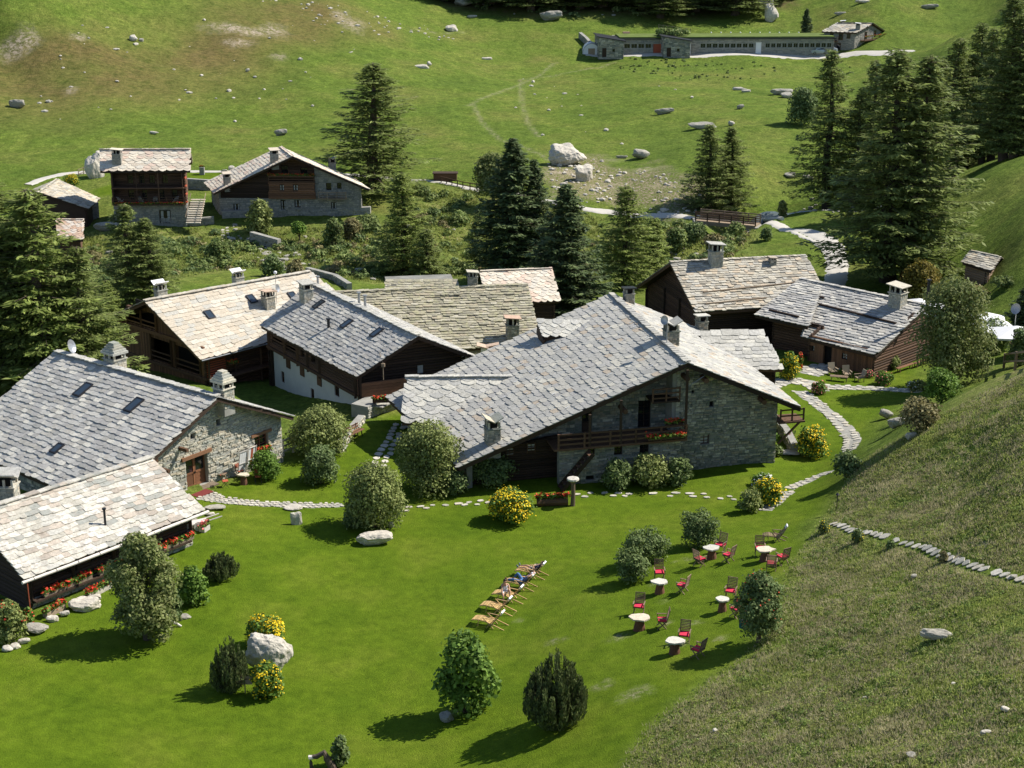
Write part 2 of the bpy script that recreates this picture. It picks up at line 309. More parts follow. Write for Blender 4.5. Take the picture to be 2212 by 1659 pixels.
# ------------------------------------------------------------------ mesh helpers
def link(o, parent=None, world=True):
    COL.objects.link(o)
    if parent is not None:
        o.parent = parent
        if world: o.matrix_parent_inverse = WM(parent).inverted()
    return o
def WM(o):
    if o.parent is None: return o.matrix_basis.copy()
    return WM(o.parent)@o.matrix_parent_inverse@o.matrix_basis
class MB:
    def __init__(s): s.v = []; s.f = []
    def add(s, V, F):
        k = len(s.v); s.v += [tuple(p) for p in V]; s.f += [tuple(i+k for i in f) for f in F]; return s
    def box(s, c, size, rot=None):
        c = Vector(c); hx, hy, hz = size[0]/2, size[1]/2, size[2]/2
        R = rot if rot is not None else Matrix.Identity(3)
        V = [c+R@Vector((x, y, z)) for z in (-hz, hz) for x, y in ((-hx,-hy),(hx,-hy),(hx,hy),(-hx,hy))]
        return s.add(V, [(3,2,1,0),(4,5,6,7),(0,1,5,4),(1,2,6,5),(2,3,7,6),(3,0,4,7)])
    def bar(s, a, b, w, h=None, up=(0,0,1)):
        a = Vector(a); b = Vector(b); h = h or w; d = (b-a); L = d.length; d = d/L
        u = Vector(up); x = d.cross(u)
        if x.length < 1e-4: x = d.cross(Vector((0,1,0)))
        x.normalize(); z = x.cross(d).normalized()
        return s.box((a+b)/2, (w, L, h), Matrix((x, d, z)).transposed())
    def tube(s, pts, rad, n=6, cap=True):
        pts = [Vector(p) for p in pts]; k0 = len(s.v)
        if isinstance(rad, (int, float)): rad = [rad]*len(pts)
        pv = None
        for i, p in enumerate(pts):
            d = (pts[min(i+1, len(pts)-1)]-pts[max(i-1, 0)]).normalized()
            a = d.cross(Vector((0,0,1)) if abs(d.z) < .95 else Vector((1,0,0))).normalized(); b = d.cross(a)
            for j in range(n):
                t = 2*PI*j/n; s.v.append(tuple(p+(a*math.cos(t)+b*math.sin(t))*rad[i]))
        for i in range(len(pts)-1):
            for j in range(n):
                a = k0+i*n+j; b = k0+i*n+(j+1) % n; s.f.append((a, a+n, b+n, b))
        if cap:
            s.f.append(tuple(k0+j for j in range(n))); s.f.append(tuple(k0+(len(pts)-1)*n+n-1-j for j in range(n)))
        return s
    def prism(s, poly, z0, z1, M4=None):
        n = len(poly); V = [Vector((x, y, z0)) for x, y in poly]+[Vector((x, y, z1)) for x, y in poly]
        if M4 is not None: V = [M4@p for p in V]
        return s.add(V, [tuple(range(n-1, -1, -1)), tuple(range(n, 2*n))]+[(i, (i+1) % n, n+(i+1) % n, n+i) for i in range(n)])
    def mesh(s, name, mat=None):
        me = bpy.data.meshes.new(name); me.from_pydata(s.v, [], s.f)
        if mat: me.materials.append(M[mat] if isinstance(mat, str) else mat)
        return me
    def obj(s, name, mat, parent=None, world=True, smooth=False):
        me = s.mesh(name, mat)
        if smooth: me.polygons.foreach_set('use_smooth', [True]*len(me.polygons))
        return link(bpy.data.objects.new(name, me), parent, world)
def npmesh(name, V, F, mat=None, smooth=False):
    V = np.asarray(V, np.float32); F = np.asarray(F, np.int32); me = bpy.data.meshes.new(name)
    me.vertices.add(len(V)); me.vertices.foreach_set('co', V.ravel())
    k = F.shape[1]; me.loops.add(F.size); me.loops.foreach_set('vertex_index', F.ravel())
    me.polygons.add(len(F)); me.polygons.foreach_set('loop_start', np.arange(0, F.size, k, dtype=np.int32))
    try: me.polygons.foreach_set('loop_total', np.full(len(F), k, np.int32))
    except Exception: pass
    me.polygons.foreach_set('use_smooth', np.full(len(F), bool(smooth)))
    me.update(calc_edges=True)
    if mat: me.materials.append(M[mat] if isinstance(mat, str) else mat)
    return me
def npobj(name, V, F, mat, parent=None, world=True, smooth=False):
    return link(bpy.data.objects.new(name, npmesh(name, V, F, mat, smooth)), parent, world)
def tag(o, label=None, cat=None, group=None, kind=None):
    if label: o['label'] = label
    if cat: o['category'] = cat
    if group: o['group'] = group
    if kind: o['kind'] = kind
    return o
def thing(name, label, cat, loc=(0,0,0), rz=0, group=None):
    o = bpy.data.objects.new(name, None); COL.objects.link(o); o.location = loc; o.rotation_euler = (0,0,rz)
    o.empty_display_size = .3
    o.matrix_basis = Matrix.Translation(Vector(loc))@Matrix.Rotation(rz, 4, 'Z')
    return tag(o, label, cat, group)
def copy_tree(o, parent=None):
    c = o.copy(); COL.objects.link(c); c.parent = parent
    for ch in KIDS.get(o, list(o.children)): copy_tree(ch, c)
    return c
KIDS = {}
def merged(meshes, mats4, idx):   # join instances of small meshes into arrays (triangulated as ngons kept by fan)
    Vs = []; Fs = []; k = 0
    for mi in range(len(meshes)):
        V, T = meshes[mi]
        ms = [mats4[i] for i in range(len(mats4)) if idx[i] == mi]
        if not ms: continue
        A = np.array([[list(r) for r in m] for m in ms])
        W = np.einsum('nij,kj->nki', A[:, :3, :3], V)+A[:, None, :3, 3]
        n = len(ms); Vs.append(W.reshape(-1, 3))
        Fs.append((T[None]+(k+np.arange(n)*len(V))[:, None, None]).reshape(-1, 3)); k += n*len(V)
    return np.concatenate(Vs), np.concatenate(Fs)
def tri_fan(F):
    r = []
    for f in F:
        for i in range(1, len(f)-1): r.append((f[0], f[i], f[i+1]))
    return np.array(r)
class Pieces:
    """collects placed copies of small piece shapes; the ones that show largest become part objects, the rest one joined part"""
    def __init__(s, name, shapes, mat): s.name = name; s.shapes = shapes; s.mat = mat; s.M = []; s.k = []; s.meshes = [None]*len(shapes)
    def add(s, m, k=None):
        s.M.append(m); s.k.append(rnd.randrange(len(s.shapes)) if k is None else k)
    def build(s, parent, limit=300, minpx=2.2):
        if not s.M: return
        def size(m):
            p = m.translation; a = m.col[0].to_3d().length; b = m.col[1].to_3d().length; c = m.col[2].to_3d().length
            q = proj(p); inside = -20 < q[0] < 2232 and -20 < q[1] < 1679
            L = sorted((a, b, c))[1:]; return F_PX*math.sqrt(L[0]*L[1])/(p-CAM).length*(1 if inside else .05)
        order = sorted(range(len(s.M)), key=lambda i: -size(s.M[i]))
        solo = [i for i in order[:limit] if size(s.M[i]) >= minpx]; rest = [i for i in order if i not in set(solo)]
        inv = WM(parent).inverted()
        for i in solo:
            k = s.k[i]
            if s.meshes[k] is None: s.meshes[k] = s.shapes[k].mesh(s.name, s.mat)
            o = bpy.data.objects.new(s.name, s.meshes[k]); COL.objects.link(o); o.parent = parent; o.matrix_parent_inverse = inv; o.matrix_basis = s.M[i]
        if rest:
            sh = [(np.array(x.v), tri_fan(x.f)) for x in s.shapes]
            V, Fc = merged(sh, [s.M[i] for i in rest], [s.k[i] for i in rest])
            npobj(s.name+'s', V, Fc, s.mat, parent)['kind'] = 'stuff'

def slab_shape(style, r):
    b = MB()
    j = lambda a=.05: r.uniform(-a, a)
    if style == 'scale':
        q = [(-.5,-.5),(.5,-.5),(.505,.38+j(.04)),(.46+j(.02),.455+j(.03)),(.26+j(),.50+j(.025)),(-.05+j(),.52+j(.03)),(-.33+j(),.485+j(.03)),(-.49,.41+j(.04))]
    elif style == 'loz':
        q = [(-.5,-.5),(.5,-.5),(.52,.02+j(.03)),(.40+j(.03),.30+j(.03)),(.12+j(.04),.50+j(.03)),(-.10+j(.05),.44+j(.03)),(-.40+j(.04),.20+j(.04)),(-.5,.05+j(.03))]
    elif style == 'slant':
        q = [(-.5,-.5),(.5,-.5),(.505,.30+j(.04)),(.46,.38+j(.03)),(.22+j(),.46+j(.03)),(-.12+j(),.52+j(.02)),(-.38+j(),.53+j(.02)),(-.5,.46+j(.03))]
    else:
        q = [(-.5+j(),-.5),(.5+j(),-.5),(.52+j(.06),.28+j(.1)),(.42+j(.06),.45+j(.06)),(.1+j(.1),.5+j(.06)),(-.25+j(.1),.48+j(.07)),(-.5+j(.06),.36+j(.08))]
    q = [(x, -y) for x, y in q][::-1]          # local -y points down the slope
    return b.prism(q, 0, 1)
SH = {k: [slab_shape(k, random.Random(i*7+1)) for i in range(9)] for k in ('scale','loz','slant','rough')}
def rock_brick(r):
    b = MB(); q = lambda a: r.uniform(.5-a, .5)
    V = [(-.5,0,-.5),(.5,0,-.5),(.5,0,.5),(-.5,0,.5),(-q(.1),1,-q(.16)),(q(.1),1,-q(.16)),(q(.1),.8+r.random()*.3,q(.16)),(-q(.1),.8+r.random()*.3,q(.16))]
    return b.add(V, [(4,5,6,7),(0,1,5,4),(1,2,6,5),(2,3,7,6),(3,0,4,7)])
SH['stone'] = [rock_brick(random.Random(i+50)) for i in range(9)]
def log_shape():
    b = MB(); n = 8; q = [(.5*math.cos(2*PI*i/n+PI/8), .5*math.sin(2*PI*i/n+PI/8)) for i in range(n)]
    V = [(-.5, y, z) for y, z in q]+[(.5, y, z) for y, z in q]
    return b.add(V, [tuple(range(n)), tuple(range(2*n-1, n-1, -1))]+[(i, n+i, n+(i+1) % n, (i+1) % n) for i in range(n)])
SH['log'] = [log_shape()]
SH['plank'] = [MB().box((0,0,0), (1,1,1))]

def M4(x, y, z, t):
    m = Matrix.Identity(4)
    for i, c in enumerate((x, y, z, t)):
        for k in range(3): m[k][i] = c[k]
    return m
class Quad:
    """sloping roof face: A,B along the top, C under B, D under A"""
    def __init__(s, A, B, C, D): s.A, s.B, s.C, s.D = map(Vector, (A, B, C, D)); s.n = (s.B-s.A).cross(s.D-s.A).normalized(); s.n = s.n if s.n.z > 0 else -s.n
    def p(s, u, v): return (s.A.lerp(s.B, u)).lerp(s.D.lerp(s.C, u), v)
    def frame(s, u, v):
        e = 1e-3; x = (s.p(u+e, v)-s.p(u-e, v)).normalized(); y = (s.p(u, v-e)-s.p(u, v+e)).normalized()
        n = x.cross(y).normalized()
        if n.z < 0: n = -n; x = -x
        y = n.cross(x).normalized(); return x, y, n
    def at(s, px, py):
        o, n = (s.A+s.B+s.C+s.D)/4, s.n
        for _ in range(4):
            h = PL(px, py, o, n); u, v = s.uv(h); u = min(max(u, -.1), 1.1); v = min(max(v, -.1), 1.1); o = s.p(u, v); n = s.frame(u, v)[2]
        return PL(px, py, o, n)
    def uv(s, p):
        a = (s.B-s.A); b = (s.D-s.A); w = p-s.A; aa, ab, bb = a.dot(a), a.dot(b), b.dot(b); wa, wb = w.dot(a), w.dot(b); de = aa*bb-ab*ab
        return (wa*bb-wb*ab)/de, (wb*aa-wa*ab)/de
def roof_face(roof, q, mat, style, cw, ch, th=.05, limit=300, cut=None, jit=.25, name='slab', over=.12, ragged=.04):
    """courses of stone slabs on a sloping face"""
    P = Pieces(name, SH[style], mat)
    Wd = ((q.A-q.D).length+(q.B-q.C).length)/2; rows = max(2, round((Wd+over)/ch)); e = (Wd+over)/rows
    for r in range(rows):
        v1 = (Wd+over-r*e)/Wd; v = v1-(.75*e)/Wd
        L = (q.p(1, min(1, v))-q.p(0, min(1, v))).length
        x = -.1-rnd.random()*cw*.7 if style not in ('loz','slant') else -.1-(r % 2)*cw*.5-(r*.13 % .3)*cw
        while x < L+.05:
            w = cw*(1+rnd.uniform(-jit, jit)); a, b = max(x, -.12), min(x+w, L+.12)
            if b-a > cw*.3:
                u = (a+b)/2/L; xx, yy, n = q.frame(min(max(u,0.01),.99), min(max(v,.01),.99))
                if cut is None or not cut(u, v):
                    hgt = e*1.5*(1+rnd.uniform(-.06, .12)); sl = math.atan2(th*.55, e)+rnd.uniform(-.010, .016)
                    y2 = (yy*math.cos(sl)+n*math.sin(sl)); n2 = (n*math.cos(sl)-yy*math.sin(sl))
                    # slab lower end lifted: y2 points up the roof and down into it
                    y2 = (yy*math.cos(sl)-n*math.sin(sl)).normalized(); n2 = xx.cross(y2).normalized()
                    if n2.z < 0: n2 = -n2
                    yaw = rnd.uniform(-.04, .04); x3 = xx*math.cos(yaw)+y2*math.sin(yaw); y3 = y2*math.cos(yaw)-xx*math.sin(yaw)
                    sc = (b-a)*(1.03 if style != 'rough' else 1.12)
                    P.add(M4(x3*sc, y3*hgt, n2*th*.6*rnd.uniform(.7, 1.5), q.p(u, v)+n*(.02+th*.3+rnd.uniform(0, ragged*.4))+yy*rnd.uniform(-.04,.04)))
            x += w
    P.build(roof, limit)
def ridge_caps(roof, a, b, mat, w=.42, l=.55, th=.06, limit=60, lift=.1):
    P = Pieces('ridge_slab', SH['rough'], mat); a = Vector(a); b = Vector(b); L = (b-a).length; n = int(L/(l*.8)); d = (b-a)/L
    for i in range(n):
        p = a+d*((i+.5)*L/n)+Vector((0,0,lift+rnd.uniform(0,.03))); s = d.cross(Vector((0,0,1))).normalized()
        y = (d+Vector((0,0,.06))).normalized(); P.add(M4(s*w*rnd.uniform(.85,1.15), y*l*rnd.uniform(.9,1.15), s.cross(y)*th, p))
    P.build(roof, limit)
def deck(parent, quads, mat='log_dark', th=.16, name='roof'):
    b = MB()
    for q in quads:
        K = 8; up = [q.p(i/K, j/K)-q.n*.03 for j in range(K+1) for i in range(K+1)]; lo = [p-q.n*th for p in up]; n = K+1; m = n*n
        F = [(j*n+i, j*n+i+1, (j+1)*n+i+1, (j+1)*n+i) for j in range(K) for i in range(K)]; F += [tuple(x+m for x in f[::-1]) for f in F]
        for i in range(K): F += [(i, i+m, i+1+m, i+1), (K*n+i+1, K*n+i+1+m, K*n+i+m, K*n+i), ((i+1)*n, (i+1)*n+m, i*n+m, i*n), (i*n+K, i*n+K+m, (i+1)*n+K+m, (i+1)*n+K)]
        b.add(up+lo, F)
    return b.obj(name, mat, parent)
def wall(parent, p0, p1, zb, top, holes=(), th=.35, mat='mortar', finish='stone', fmat='stone_wall', limit=300, sw=.42, sh=.17, proud=.05, name='wall', minpx=2.2):
    """p0 left, p1 right as seen from outside; top = [(s, z)...]; holes = [(s0, z0, s1, z1)]"""
    p0 = Vector((p0[0], p0[1], 0)); p1 = Vector((p1[0], p1[1], 0)); L = (p1-p0).length; u = (p1-p0)/L; n = Vector((u.y, -u.x, 0))
    if isinstance(top, (int, float)): top = [(0, top), (L, top)]
    tf = lambda s: float(np.interp(s, [a for a, _ in top], [z for _, z in top]))
    W = lambda s, z, d=0: Vector((p0.x+u.x*s+n.x*d, p0.y+u.y*s+n.y*d, z))
    xs = sorted(set([0, L]+[a for a, _ in top if 0 < a < L]+[round(h[i], 3) for h in holes for i in (0, 2)]))
    b = MB()
    for a, c in zip(xs[:-1], xs[1:]):
        if c-a < 1e-3: continue
        m = (a+c)/2; hs = sorted([(h[1], h[3]) for h in holes if h[0]-1e-3 <= m <= h[2]+1e-3]); z = zb; sp = []
        for lo, hi in hs:
            if lo > z: sp.append((z, z, lo, lo))
            z = max(z, hi)
        sp.append((z, z, tf(a), tf(c)))
        for za, zc, ta, tc in sp:
            if ta-za < .01 and tc-zc < .01: continue
            V = [W(a,za),W(c,zc),W(c,tc),W(a,ta),W(a,za,-th),W(c,zc,-th),W(c,tc,-th),W(a,ta,-th)]
            b.add(V, [(0,1,2,3),(7,6,5,4),(0,4,5,1),(1,5,6,2),(2,6,7,3),(3,7,4,0)])
    w = b.obj(name, mat, parent)
    def runs(z0, z1, step=.06):
        k = int(L/step)+1; s = (np.arange(k)+.5)*L/k; ok = np.interp(s, [a for a, _ in top], [z for _, z in top]) >= z1-.04
        for h in holes: ok &= ~((s > h[0]-.01) & (s < h[2]+.01) & (z1 > h[1]+.02) & (z0 < h[3]-.02))
        r = []; st = None
        for i in range(k+1):
            if i < k and ok[i]: st = s[i]-L/k/2 if st is None else st
            elif st is not None: r.append((st, s[i-1]+L/k/2)); st = None
        return r
    ztop = max(z for _, z in top)
    gz = min(h1(*W(0,0)[:2]), h1(*W(L,0)[:2]))-.3; z = max(zb, gz)
    if finish == 'stone':
        P = Pieces('stone', SH['stone'], fmat)
        while z < ztop:
            hh = sh*rnd.uniform(.5, 1.6)
            for a, c in runs(z, z+hh):
                s = a
                while s < c-.03:
                    ww = min(sw*(rnd.random()**1.6*1.6+.35), c-s)
                    if c-s-ww < .1: ww = c-s
                    if rnd.random() > .07:
                        an = rnd.uniform(-.05, .05); u2 = u*math.cos(an)+Vector((0,0,math.sin(an))); v2 = Vector((0,0,math.cos(an)))-u*math.sin(an)
                        P.add(M4(u2*(ww*rnd.uniform(.86, .97)), n*(proud*rnd.uniform(.2, 1.5)), v2*(hh*rnd.uniform(.66,.98)), W(s+ww/2, z+hh/2, -.005)))
                    s += ww
            z += hh
        P.build(w, limit, minpx)
    elif finish == 'log':
        P = Pieces('log', SH['log'], fmat)
        while z < ztop:
            hh = sh*rnd.uniform(.92, 1.1)
            for a, c in runs(z, z+hh*.8, .04):
                if c-a > .15: P.add(M4(u*(c-a+(.24 if a < .02 and c > L-.02 else 0)), n*sh*.9, Vector((0,0,hh*1.02)), W((a+c)/2, z+hh/2, rnd.uniform(-.02,.02))))
            z += hh
        P.build(w, limit, minpx)
    elif finish == 'plank':
        P = Pieces('plank', SH['plank'], fmat); s = 0
        while s < L-.02:
            ww = min(sw*rnd.uniform(.8, 1.2), L-s); m = s+ww/2; zt = min(tf(s), tf(s+ww)); z = max(zb, gz)
            for lo, hi in sorted([(h[1], h[3]) for h in holes if h[0]-.05 < m < h[2]+.05])+[(zt, zt)]:
                if lo-z > .1: P.add(M4(u*(ww*.93), n*.03, Vector((0,0,lo-z)), W(m, (z+lo)/2, .018+rnd.uniform(0,.012))))
                z = max(z, hi)
            s += ww
        P.build(w, limit, minpx)
    return dict(o=w, W=W, L=L, u=u, n=n, tf=tf, p0=p0)
def wpix(p0, p1, px, py):   # picture position on a vertical wall plane -> (s, z)
    p0 = Vector((p0[0], p0[1], 0)); p1 = Vector((p1[0], p1[1], 0)); u = (p1-p0).normalized(); q = PL(px, py, p0, Vector((u.y, -u.x, 0)))
    return (q-p0).dot(u), q.z
def hole_px(p0, p1, x0, y0, x1, y1):
    a = wpix(p0, p1, x0, (y0+y1)/2); b = wpix(p0, p1, x1, (y0+y1)/2); m = (x0+x1)/2; t = wpix(p0, p1, m, y0)[1]; d = wpix(p0, p1, m, y1)[1]
    return (min(a[0], b[0]), d, max(a[0], b[0]), t)
def window(parent, wl, h, mat='log_brown', depth=.16, fr=.07, bars=(1,1), glass='glass_dark', name='window', curtain=False):
    s0, z0, s1, z1 = h; W = wl['W']; u = wl['u']; b = MB()
    R = Matrix((u, wl['n'], Vector((0,0,1)))).transposed()
    for c, w_, h_ in (((s0+fr/2,(z0+z1)/2), fr, z1-z0), ((s1-fr/2,(z0+z1)/2), fr, z1-z0), (((s0+s1)/2,z0+fr/2), s1-s0-2*fr, fr), (((s0+s1)/2,z1-fr/2), s1-s0-2*fr, fr)):
        b.box(W(c[0], c[1], -depth), (w_, .08, h_), R)
    for i in range(bars[0]): x = s0+(s1-s0)*(i+1)/(bars[0]+1); b.box(W(x, (z0+z1)/2, -depth), (.035, .05, z1-z0-2*fr), R)
    for i in range(bars[1]): z = z0+(z1-z0)*(i+1)/(bars[1]+1); b.box(W((s0+s1)/2, z, -depth), (s1-s0-2*fr, .045, .035), R)
    f = b.obj(name, mat, parent)
    MB().box(W((s0+s1)/2, (z0+z1)/2, -depth-.05), (s1-s0-.02, .02, z1-z0-.02), R).obj('pane', glass, f)
    if curtain:
        c = MB()
        for k in (-1, 1):
            x = (s0+s1)/2+k*(s1-s0)*.28; c.box(W(x, (z0+z1)/2, -depth-.033), ((s1-s0)*.22, .01, (z1-z0)*.8), R)
        c.obj('curtain', 'curtain', f)
    return f
def plank_door(parent, wl, h, mat='wood_door', depth=.14, leaves=2, glaz=True, name='door'):
    s0, z0, s1, z1 = h; W = wl['W']; R = Matrix((wl['u'], wl['n'], Vector((0,0,1)))).transposed(); w = (s1-s0)/leaves
    for k in range(leaves):
        a = s0+k*w; b = MB()
        for x in (a+.05, a+w-.05): b.box(W(x, (z0+z1)/2, -depth), (.1, .07, z1-z0), R)
        for z in (z0+.07, z0+(z1-z0)*.45, z1-.07): b.box(W(a+w/2, z, -depth), (w-.2, .07, .13), R)
        b.box(W(a+w/2, z0+(z1-z0)*.22, -depth-.01), (w-.2, .04, (z1-z0)*.42), R)
        d = b.obj(name, mat, parent)
        MB().box(W(a+w/2, z0+(z1-z0)*.72, -depth-.02), (w-.2, .02, (z1-z0)*.5), R).obj('pane' if glaz else 'board', 'glass_dark' if glaz else mat, d)
        MB().box(W(a+(w-.05 if k == 0 else .05), z0+(z1-z0)*.45, -depth+.06), (.03, .05, .12), R).obj('handle', 'metal_dark', d)
def rail(parent, a, b, h=.9, bars=3, posts=4, mat='log_brown', w=.09, name='railing', balusters=0):
    a = Vector(a); b = Vector(b); r = bpy.data.objects.new(name, None); link(r, parent)
    for i in range(posts):
        p = a.lerp(b, i/max(1, posts-1)); MB().bar(p-Vector((0,0,.05)), p+Vector((0,0,h+.04)), w*1.1).obj('post', mat, r)
    for i in range(bars):
        z = Vector((0,0,h*(i+1)/bars-.04)); MB().bar(a+z, b+z, w*.5, w).obj('rail', mat, r)
    for i in range(balusters):
        p = a.lerp(b, (i+.5)/balusters); MB().bar(p, p+Vector((0,0,h-.06)), .035).obj('baluster', mat, r)
    return r

# ------------------------------------------------------------------ loose leaves (numpy)
def unit(n, R=nr):
    v = R.normal(size=(n, 3)); return v/np.linalg.norm(v, axis=1, keepdims=True)
def quads_at(C, Nn, size, R=nr, asp=1.6, D=None):
    n = len(C); t = np.cross(Nn, unit(n, R)) if D is None else D-Nn*(D*Nn).sum(1, keepdims=True)
    t /= np.linalg.norm(t, axis=1, keepdims=True)+1e-9; b = np.cross(Nn, t); s = (size*R.uniform(.6, 1.4, n))[:, None] if np.isscalar(size) else (size*R.uniform(.7, 1.3, n))[:, None]
    V = np.stack([C-t*s*asp*.5, C+b*s*.5, C+t*s*asp*.5, C-b*s*.5], 1).reshape(-1, 3)
    return V, np.arange(4*n).reshape(-1, 4)
def blob_leaves(centers, radii, n, size, R, inner=.35, up=.25, asp=1.5, squash=1.0):
    centers = np.array(centers); radii = np.array(radii); w = radii**2; k = R.choice(len(radii), n, p=w/w.sum())
    d = unit(n, R); d[:, 2] = np.where(d[:, 2] < -.5, -d[:, 2], d[:, 2]); rr = radii[k]*(1-inner*R.rand(n)**1.5)*R.uniform(.92, 1.08, n)*(1+(R.rand(n) < .10)*R.uniform(0, .38, n))
    C = centers[k]+d*rr[:, None]*np.array([1, 1, squash]); nn = d+R.normal(size=(n, 3))*.55+np.array([0, 0, up]); nn /= np.linalg.norm(nn, axis=1, keepdims=True)
    return quads_at(C, nn, size, R, asp)
# ================================================================== GROUND
def build_ground():
    us = np.r_[-1.0, -.85, -.7, -.6, -.52, -.46, np.linspace(-.42, .42, 400), .46, .52, .6, .7, .85, 1.0]
    ys = [14.0]
    while ys[-1] < 1500:
        y = ys[-1]; ys.append(y+(1.2 if y < 36 else .32 if y < 130 else .32*(y/130)**1.6 if y < 460 else y*.02))
    ys = np.array(ys); U, Y = np.meshgrid(us, ys); X = U*Y; Zz = hfull(X, Y)
    V = np.stack([X, Y, Zz], -1).reshape(-1, 3); r, c = X.shape
    i = np.arange((r-1)*c).reshape(r-1, c)[:, :-1].ravel(); F = np.stack([i, i+1, i+c+1, i+c], 1)
    me = npmesh('ground', V, F, None, True)
    x, y = V[:, 0], V[:, 1]; wob = fbm(x, y, 2.2, 31)*1.2
    sm = lambda d, w: np.clip(.5-d/w, 0, 1)
    lawn = np.maximum(sm(pdist(x, y, LAWN)+wob*1.3, 2.0), sm(pdist(x, y, LAWN2)+wob, 1.5)); rough = sm(pdist(x, y, ROUGH)+wob*1.5, 4.0)
    brown = sm(pdist(x, y, BROWN)+fbm(x, y, 30, 41)*45, 30); dirt = sm(pdist(x, y, DIRT)+fbm(x, y, 6, 43)*14, 4)
    gul = sm(pdist(x, y, GULLY)+wob*2, 5); ff = sm(pdist(x, y, FORESTFLOOR)+fbm(x, y, 14, 47)*14, 8)
    spots = np.zeros(len(x))
    def spot(px, py, rx, ry, rot=0, a=1.0):
        nonlocal spots
        rx *= .6; ry *= .45 if ry > 2 else .8; p = G0(px, py); dx = x-p.x; dy = y-p.y; c_, s_ = math.cos(rot), math.sin(rot); q = np.hypot((dx*c_+dy*s_)/rx, (-dx*s_+dy*c_)/ry)
        spots = np.maximum(spots, a*np.clip(1.3-q-fbm(x, y, min(rx, ry)*.8, 51)*1.1, 0, 1))
    for s in [(38,102,6,9,0,1),(525,68,13,7,0,1),(592,68,5,9,0,1),(512,96,6,5,.2,.9),(760,55,6,12,.4,.9),(735,38,4,9,0,.7),(600,122,3,5,0,.7),(168,78,3,4,0,.7),(152,193,2,4,0,.7),
              (1245,375,2.6,9,.25,1.2),(1215,372,6,3,0,1),(1310,405,5,5,0,.7),(1330,345,4,4,0,.5),(1390,365,4,4,0,.7),(1440,400,6,3,0,.6),(1185,425,5,3,0,.6),
              (1330,1378,1.2,.5,.3,.6),(1300,1480,1.0,.6,0,.5),(1200,1385,.8,.4,0,.4),(1460,1390,.9,.5,.4,.6),(1370,1500,1.6,.8,.3,.5),(1440,1345,.6,.4,0,.5),(1480,1210,.9,.5,.3,.5),(1415,1260,.7,.4,.2,.5),(1560,1380,.7,.4,.4,.5),
              (1500,1345,.8,.4,0,.4),(1430,1300,.5,.3,.3,.4),(1120,1340,.5,.3,0,.3),(975,1540,.8,.5,0,.5),(350,1375,.5,.3,0,.6),(2100,1620,3,2,0,.6),(2100,1190,2.5,.6,-.2,.9),(2050,1150,1.5,.5,-.2,.6),(1990,1100,2,1.0,.3,.5)]: spot(*s)
    grooves = [[(1020,220),(1040,260),(1080,300),(1140,320),(1185,345)],[(1330,135),(1200,165),(1125,170),(1127,215),(1140,265),(1165,292)],[(740,190),(900,205)],[(880,60),(1000,75)],[(1010,225),(1060,200),(1200,140)]]
    for gl in grooves: spots = np.maximum(spots, .42*np.clip(1.2-ldist(x, y, [tuple(G0(a, b)[:2]) for a, b in gl])/.55, 0, 1))
    # worn beaten paths on the lower slopes
    a1 = me.attributes.new('ma', 'FLOAT_COLOR', 'POINT'); a1.data.foreach_set('color', np.stack([lawn, rough, brown, dirt], 1).astype(np.float32).ravel())
    a2 = me.attributes.new('mb', 'FLOAT_COLOR', 'POINT'); a2.data.foreach_set('color', np.stack([gul, ff, spots, np.ones_like(ff)], 1).astype(np.float32).ravel())
    m, nt, b = _mat('ground'); pos = coords(nt, False)
    A = N(nt, 'ShaderNodeAttribute', attribute_name='ma'); Bt = N(nt, 'ShaderNodeAttribute', attribute_name='mb')
    sa = nt.nodes.new('ShaderNodeSeparateColor'); nt.links.new(A.outputs['Color'], sa.inputs[0]); sb = nt.nodes.new('ShaderNodeSeparateColor'); nt.links.new(Bt.outputs['Color'], sb.inputs[0])
    n1 = noise(nt, pos, .06, 6, .62); n2 = noise(nt, pos, .5, 5, .65); n3 = noise(nt, pos, 3.0, 4, .7); n4 = noise(nt, pos, 14, 3, .7); nb = noise(nt, pos, .025, 5, .6)
    st = noise(nt, pos, .35, 4, .6, .6, (1, 5, 1))
    # hay meadow on the far slope
    far = ramp(nt, n1, [(.105,.172,.026),(.135,.205,.031),(.165,.212,.042),(.19,.195,.055)], [.3,.48,.6,.75])
    far = mixc(nt, 1.0, far, ramp(nt, n2, [(.62,.66,.6),(1.2,1.15,1.15)], [.3,.72]), 'MULTIPLY'); far = mixc(nt, 1.0, far, ramp(nt, n3, [(.62,.66,.55),(1.25,1.2,1.3)], [.34,.64]), 'MULTIPLY')
    brn = ramp(nt, n2, [(.10,.105,.03),(.165,.135,.05),(.19,.15,.065)], [.3,.5,.75]); brn = mixc(nt, 1.0, brn, ramp(nt, st, [(.7,.75,.7),(1.2,1.15,1.1)], [.3,.7]), 'MULTIPLY')
    bf = mth(nt, 'MULTIPLY', sa.outputs[2], ramp(nt, nb, [(.25,)*3,(1,)*3], [.35,.55])); far = mixc(nt, bf, far, brn)
    far = mixc(nt, ramp(nt, st, [(0,0,0),(.45,.45,.45)], [.5,.8]), far, (.15,.15,.04))
    rg = ramp(nt, n3, [(.14,.20,.035),(.19,.24,.05),(.25,.27,.08),(.33,.30,.14)], [.3,.45,.58,.75]); rg = mixc(nt, ramp(nt, n2, [(0,0,0),(.6,.6,.6)], [.5,.68]), rg, (.24,.19,.10))
    c = mixc(nt, sa.outputs[1], far, rg)
    gc = ramp(nt, n2, [(.12,.18,.035),(.17,.21,.05),(.26,.23,.10)], [.3,.5,.72]); c = mixc(nt, sb.outputs[0], c, gc)
    dc = ramp(nt, n3, [(.42,.35,.26),(.30,.24,.17),(.16,.15,.06),(.10,.12,.04)], [.3,.42,.52,.66])
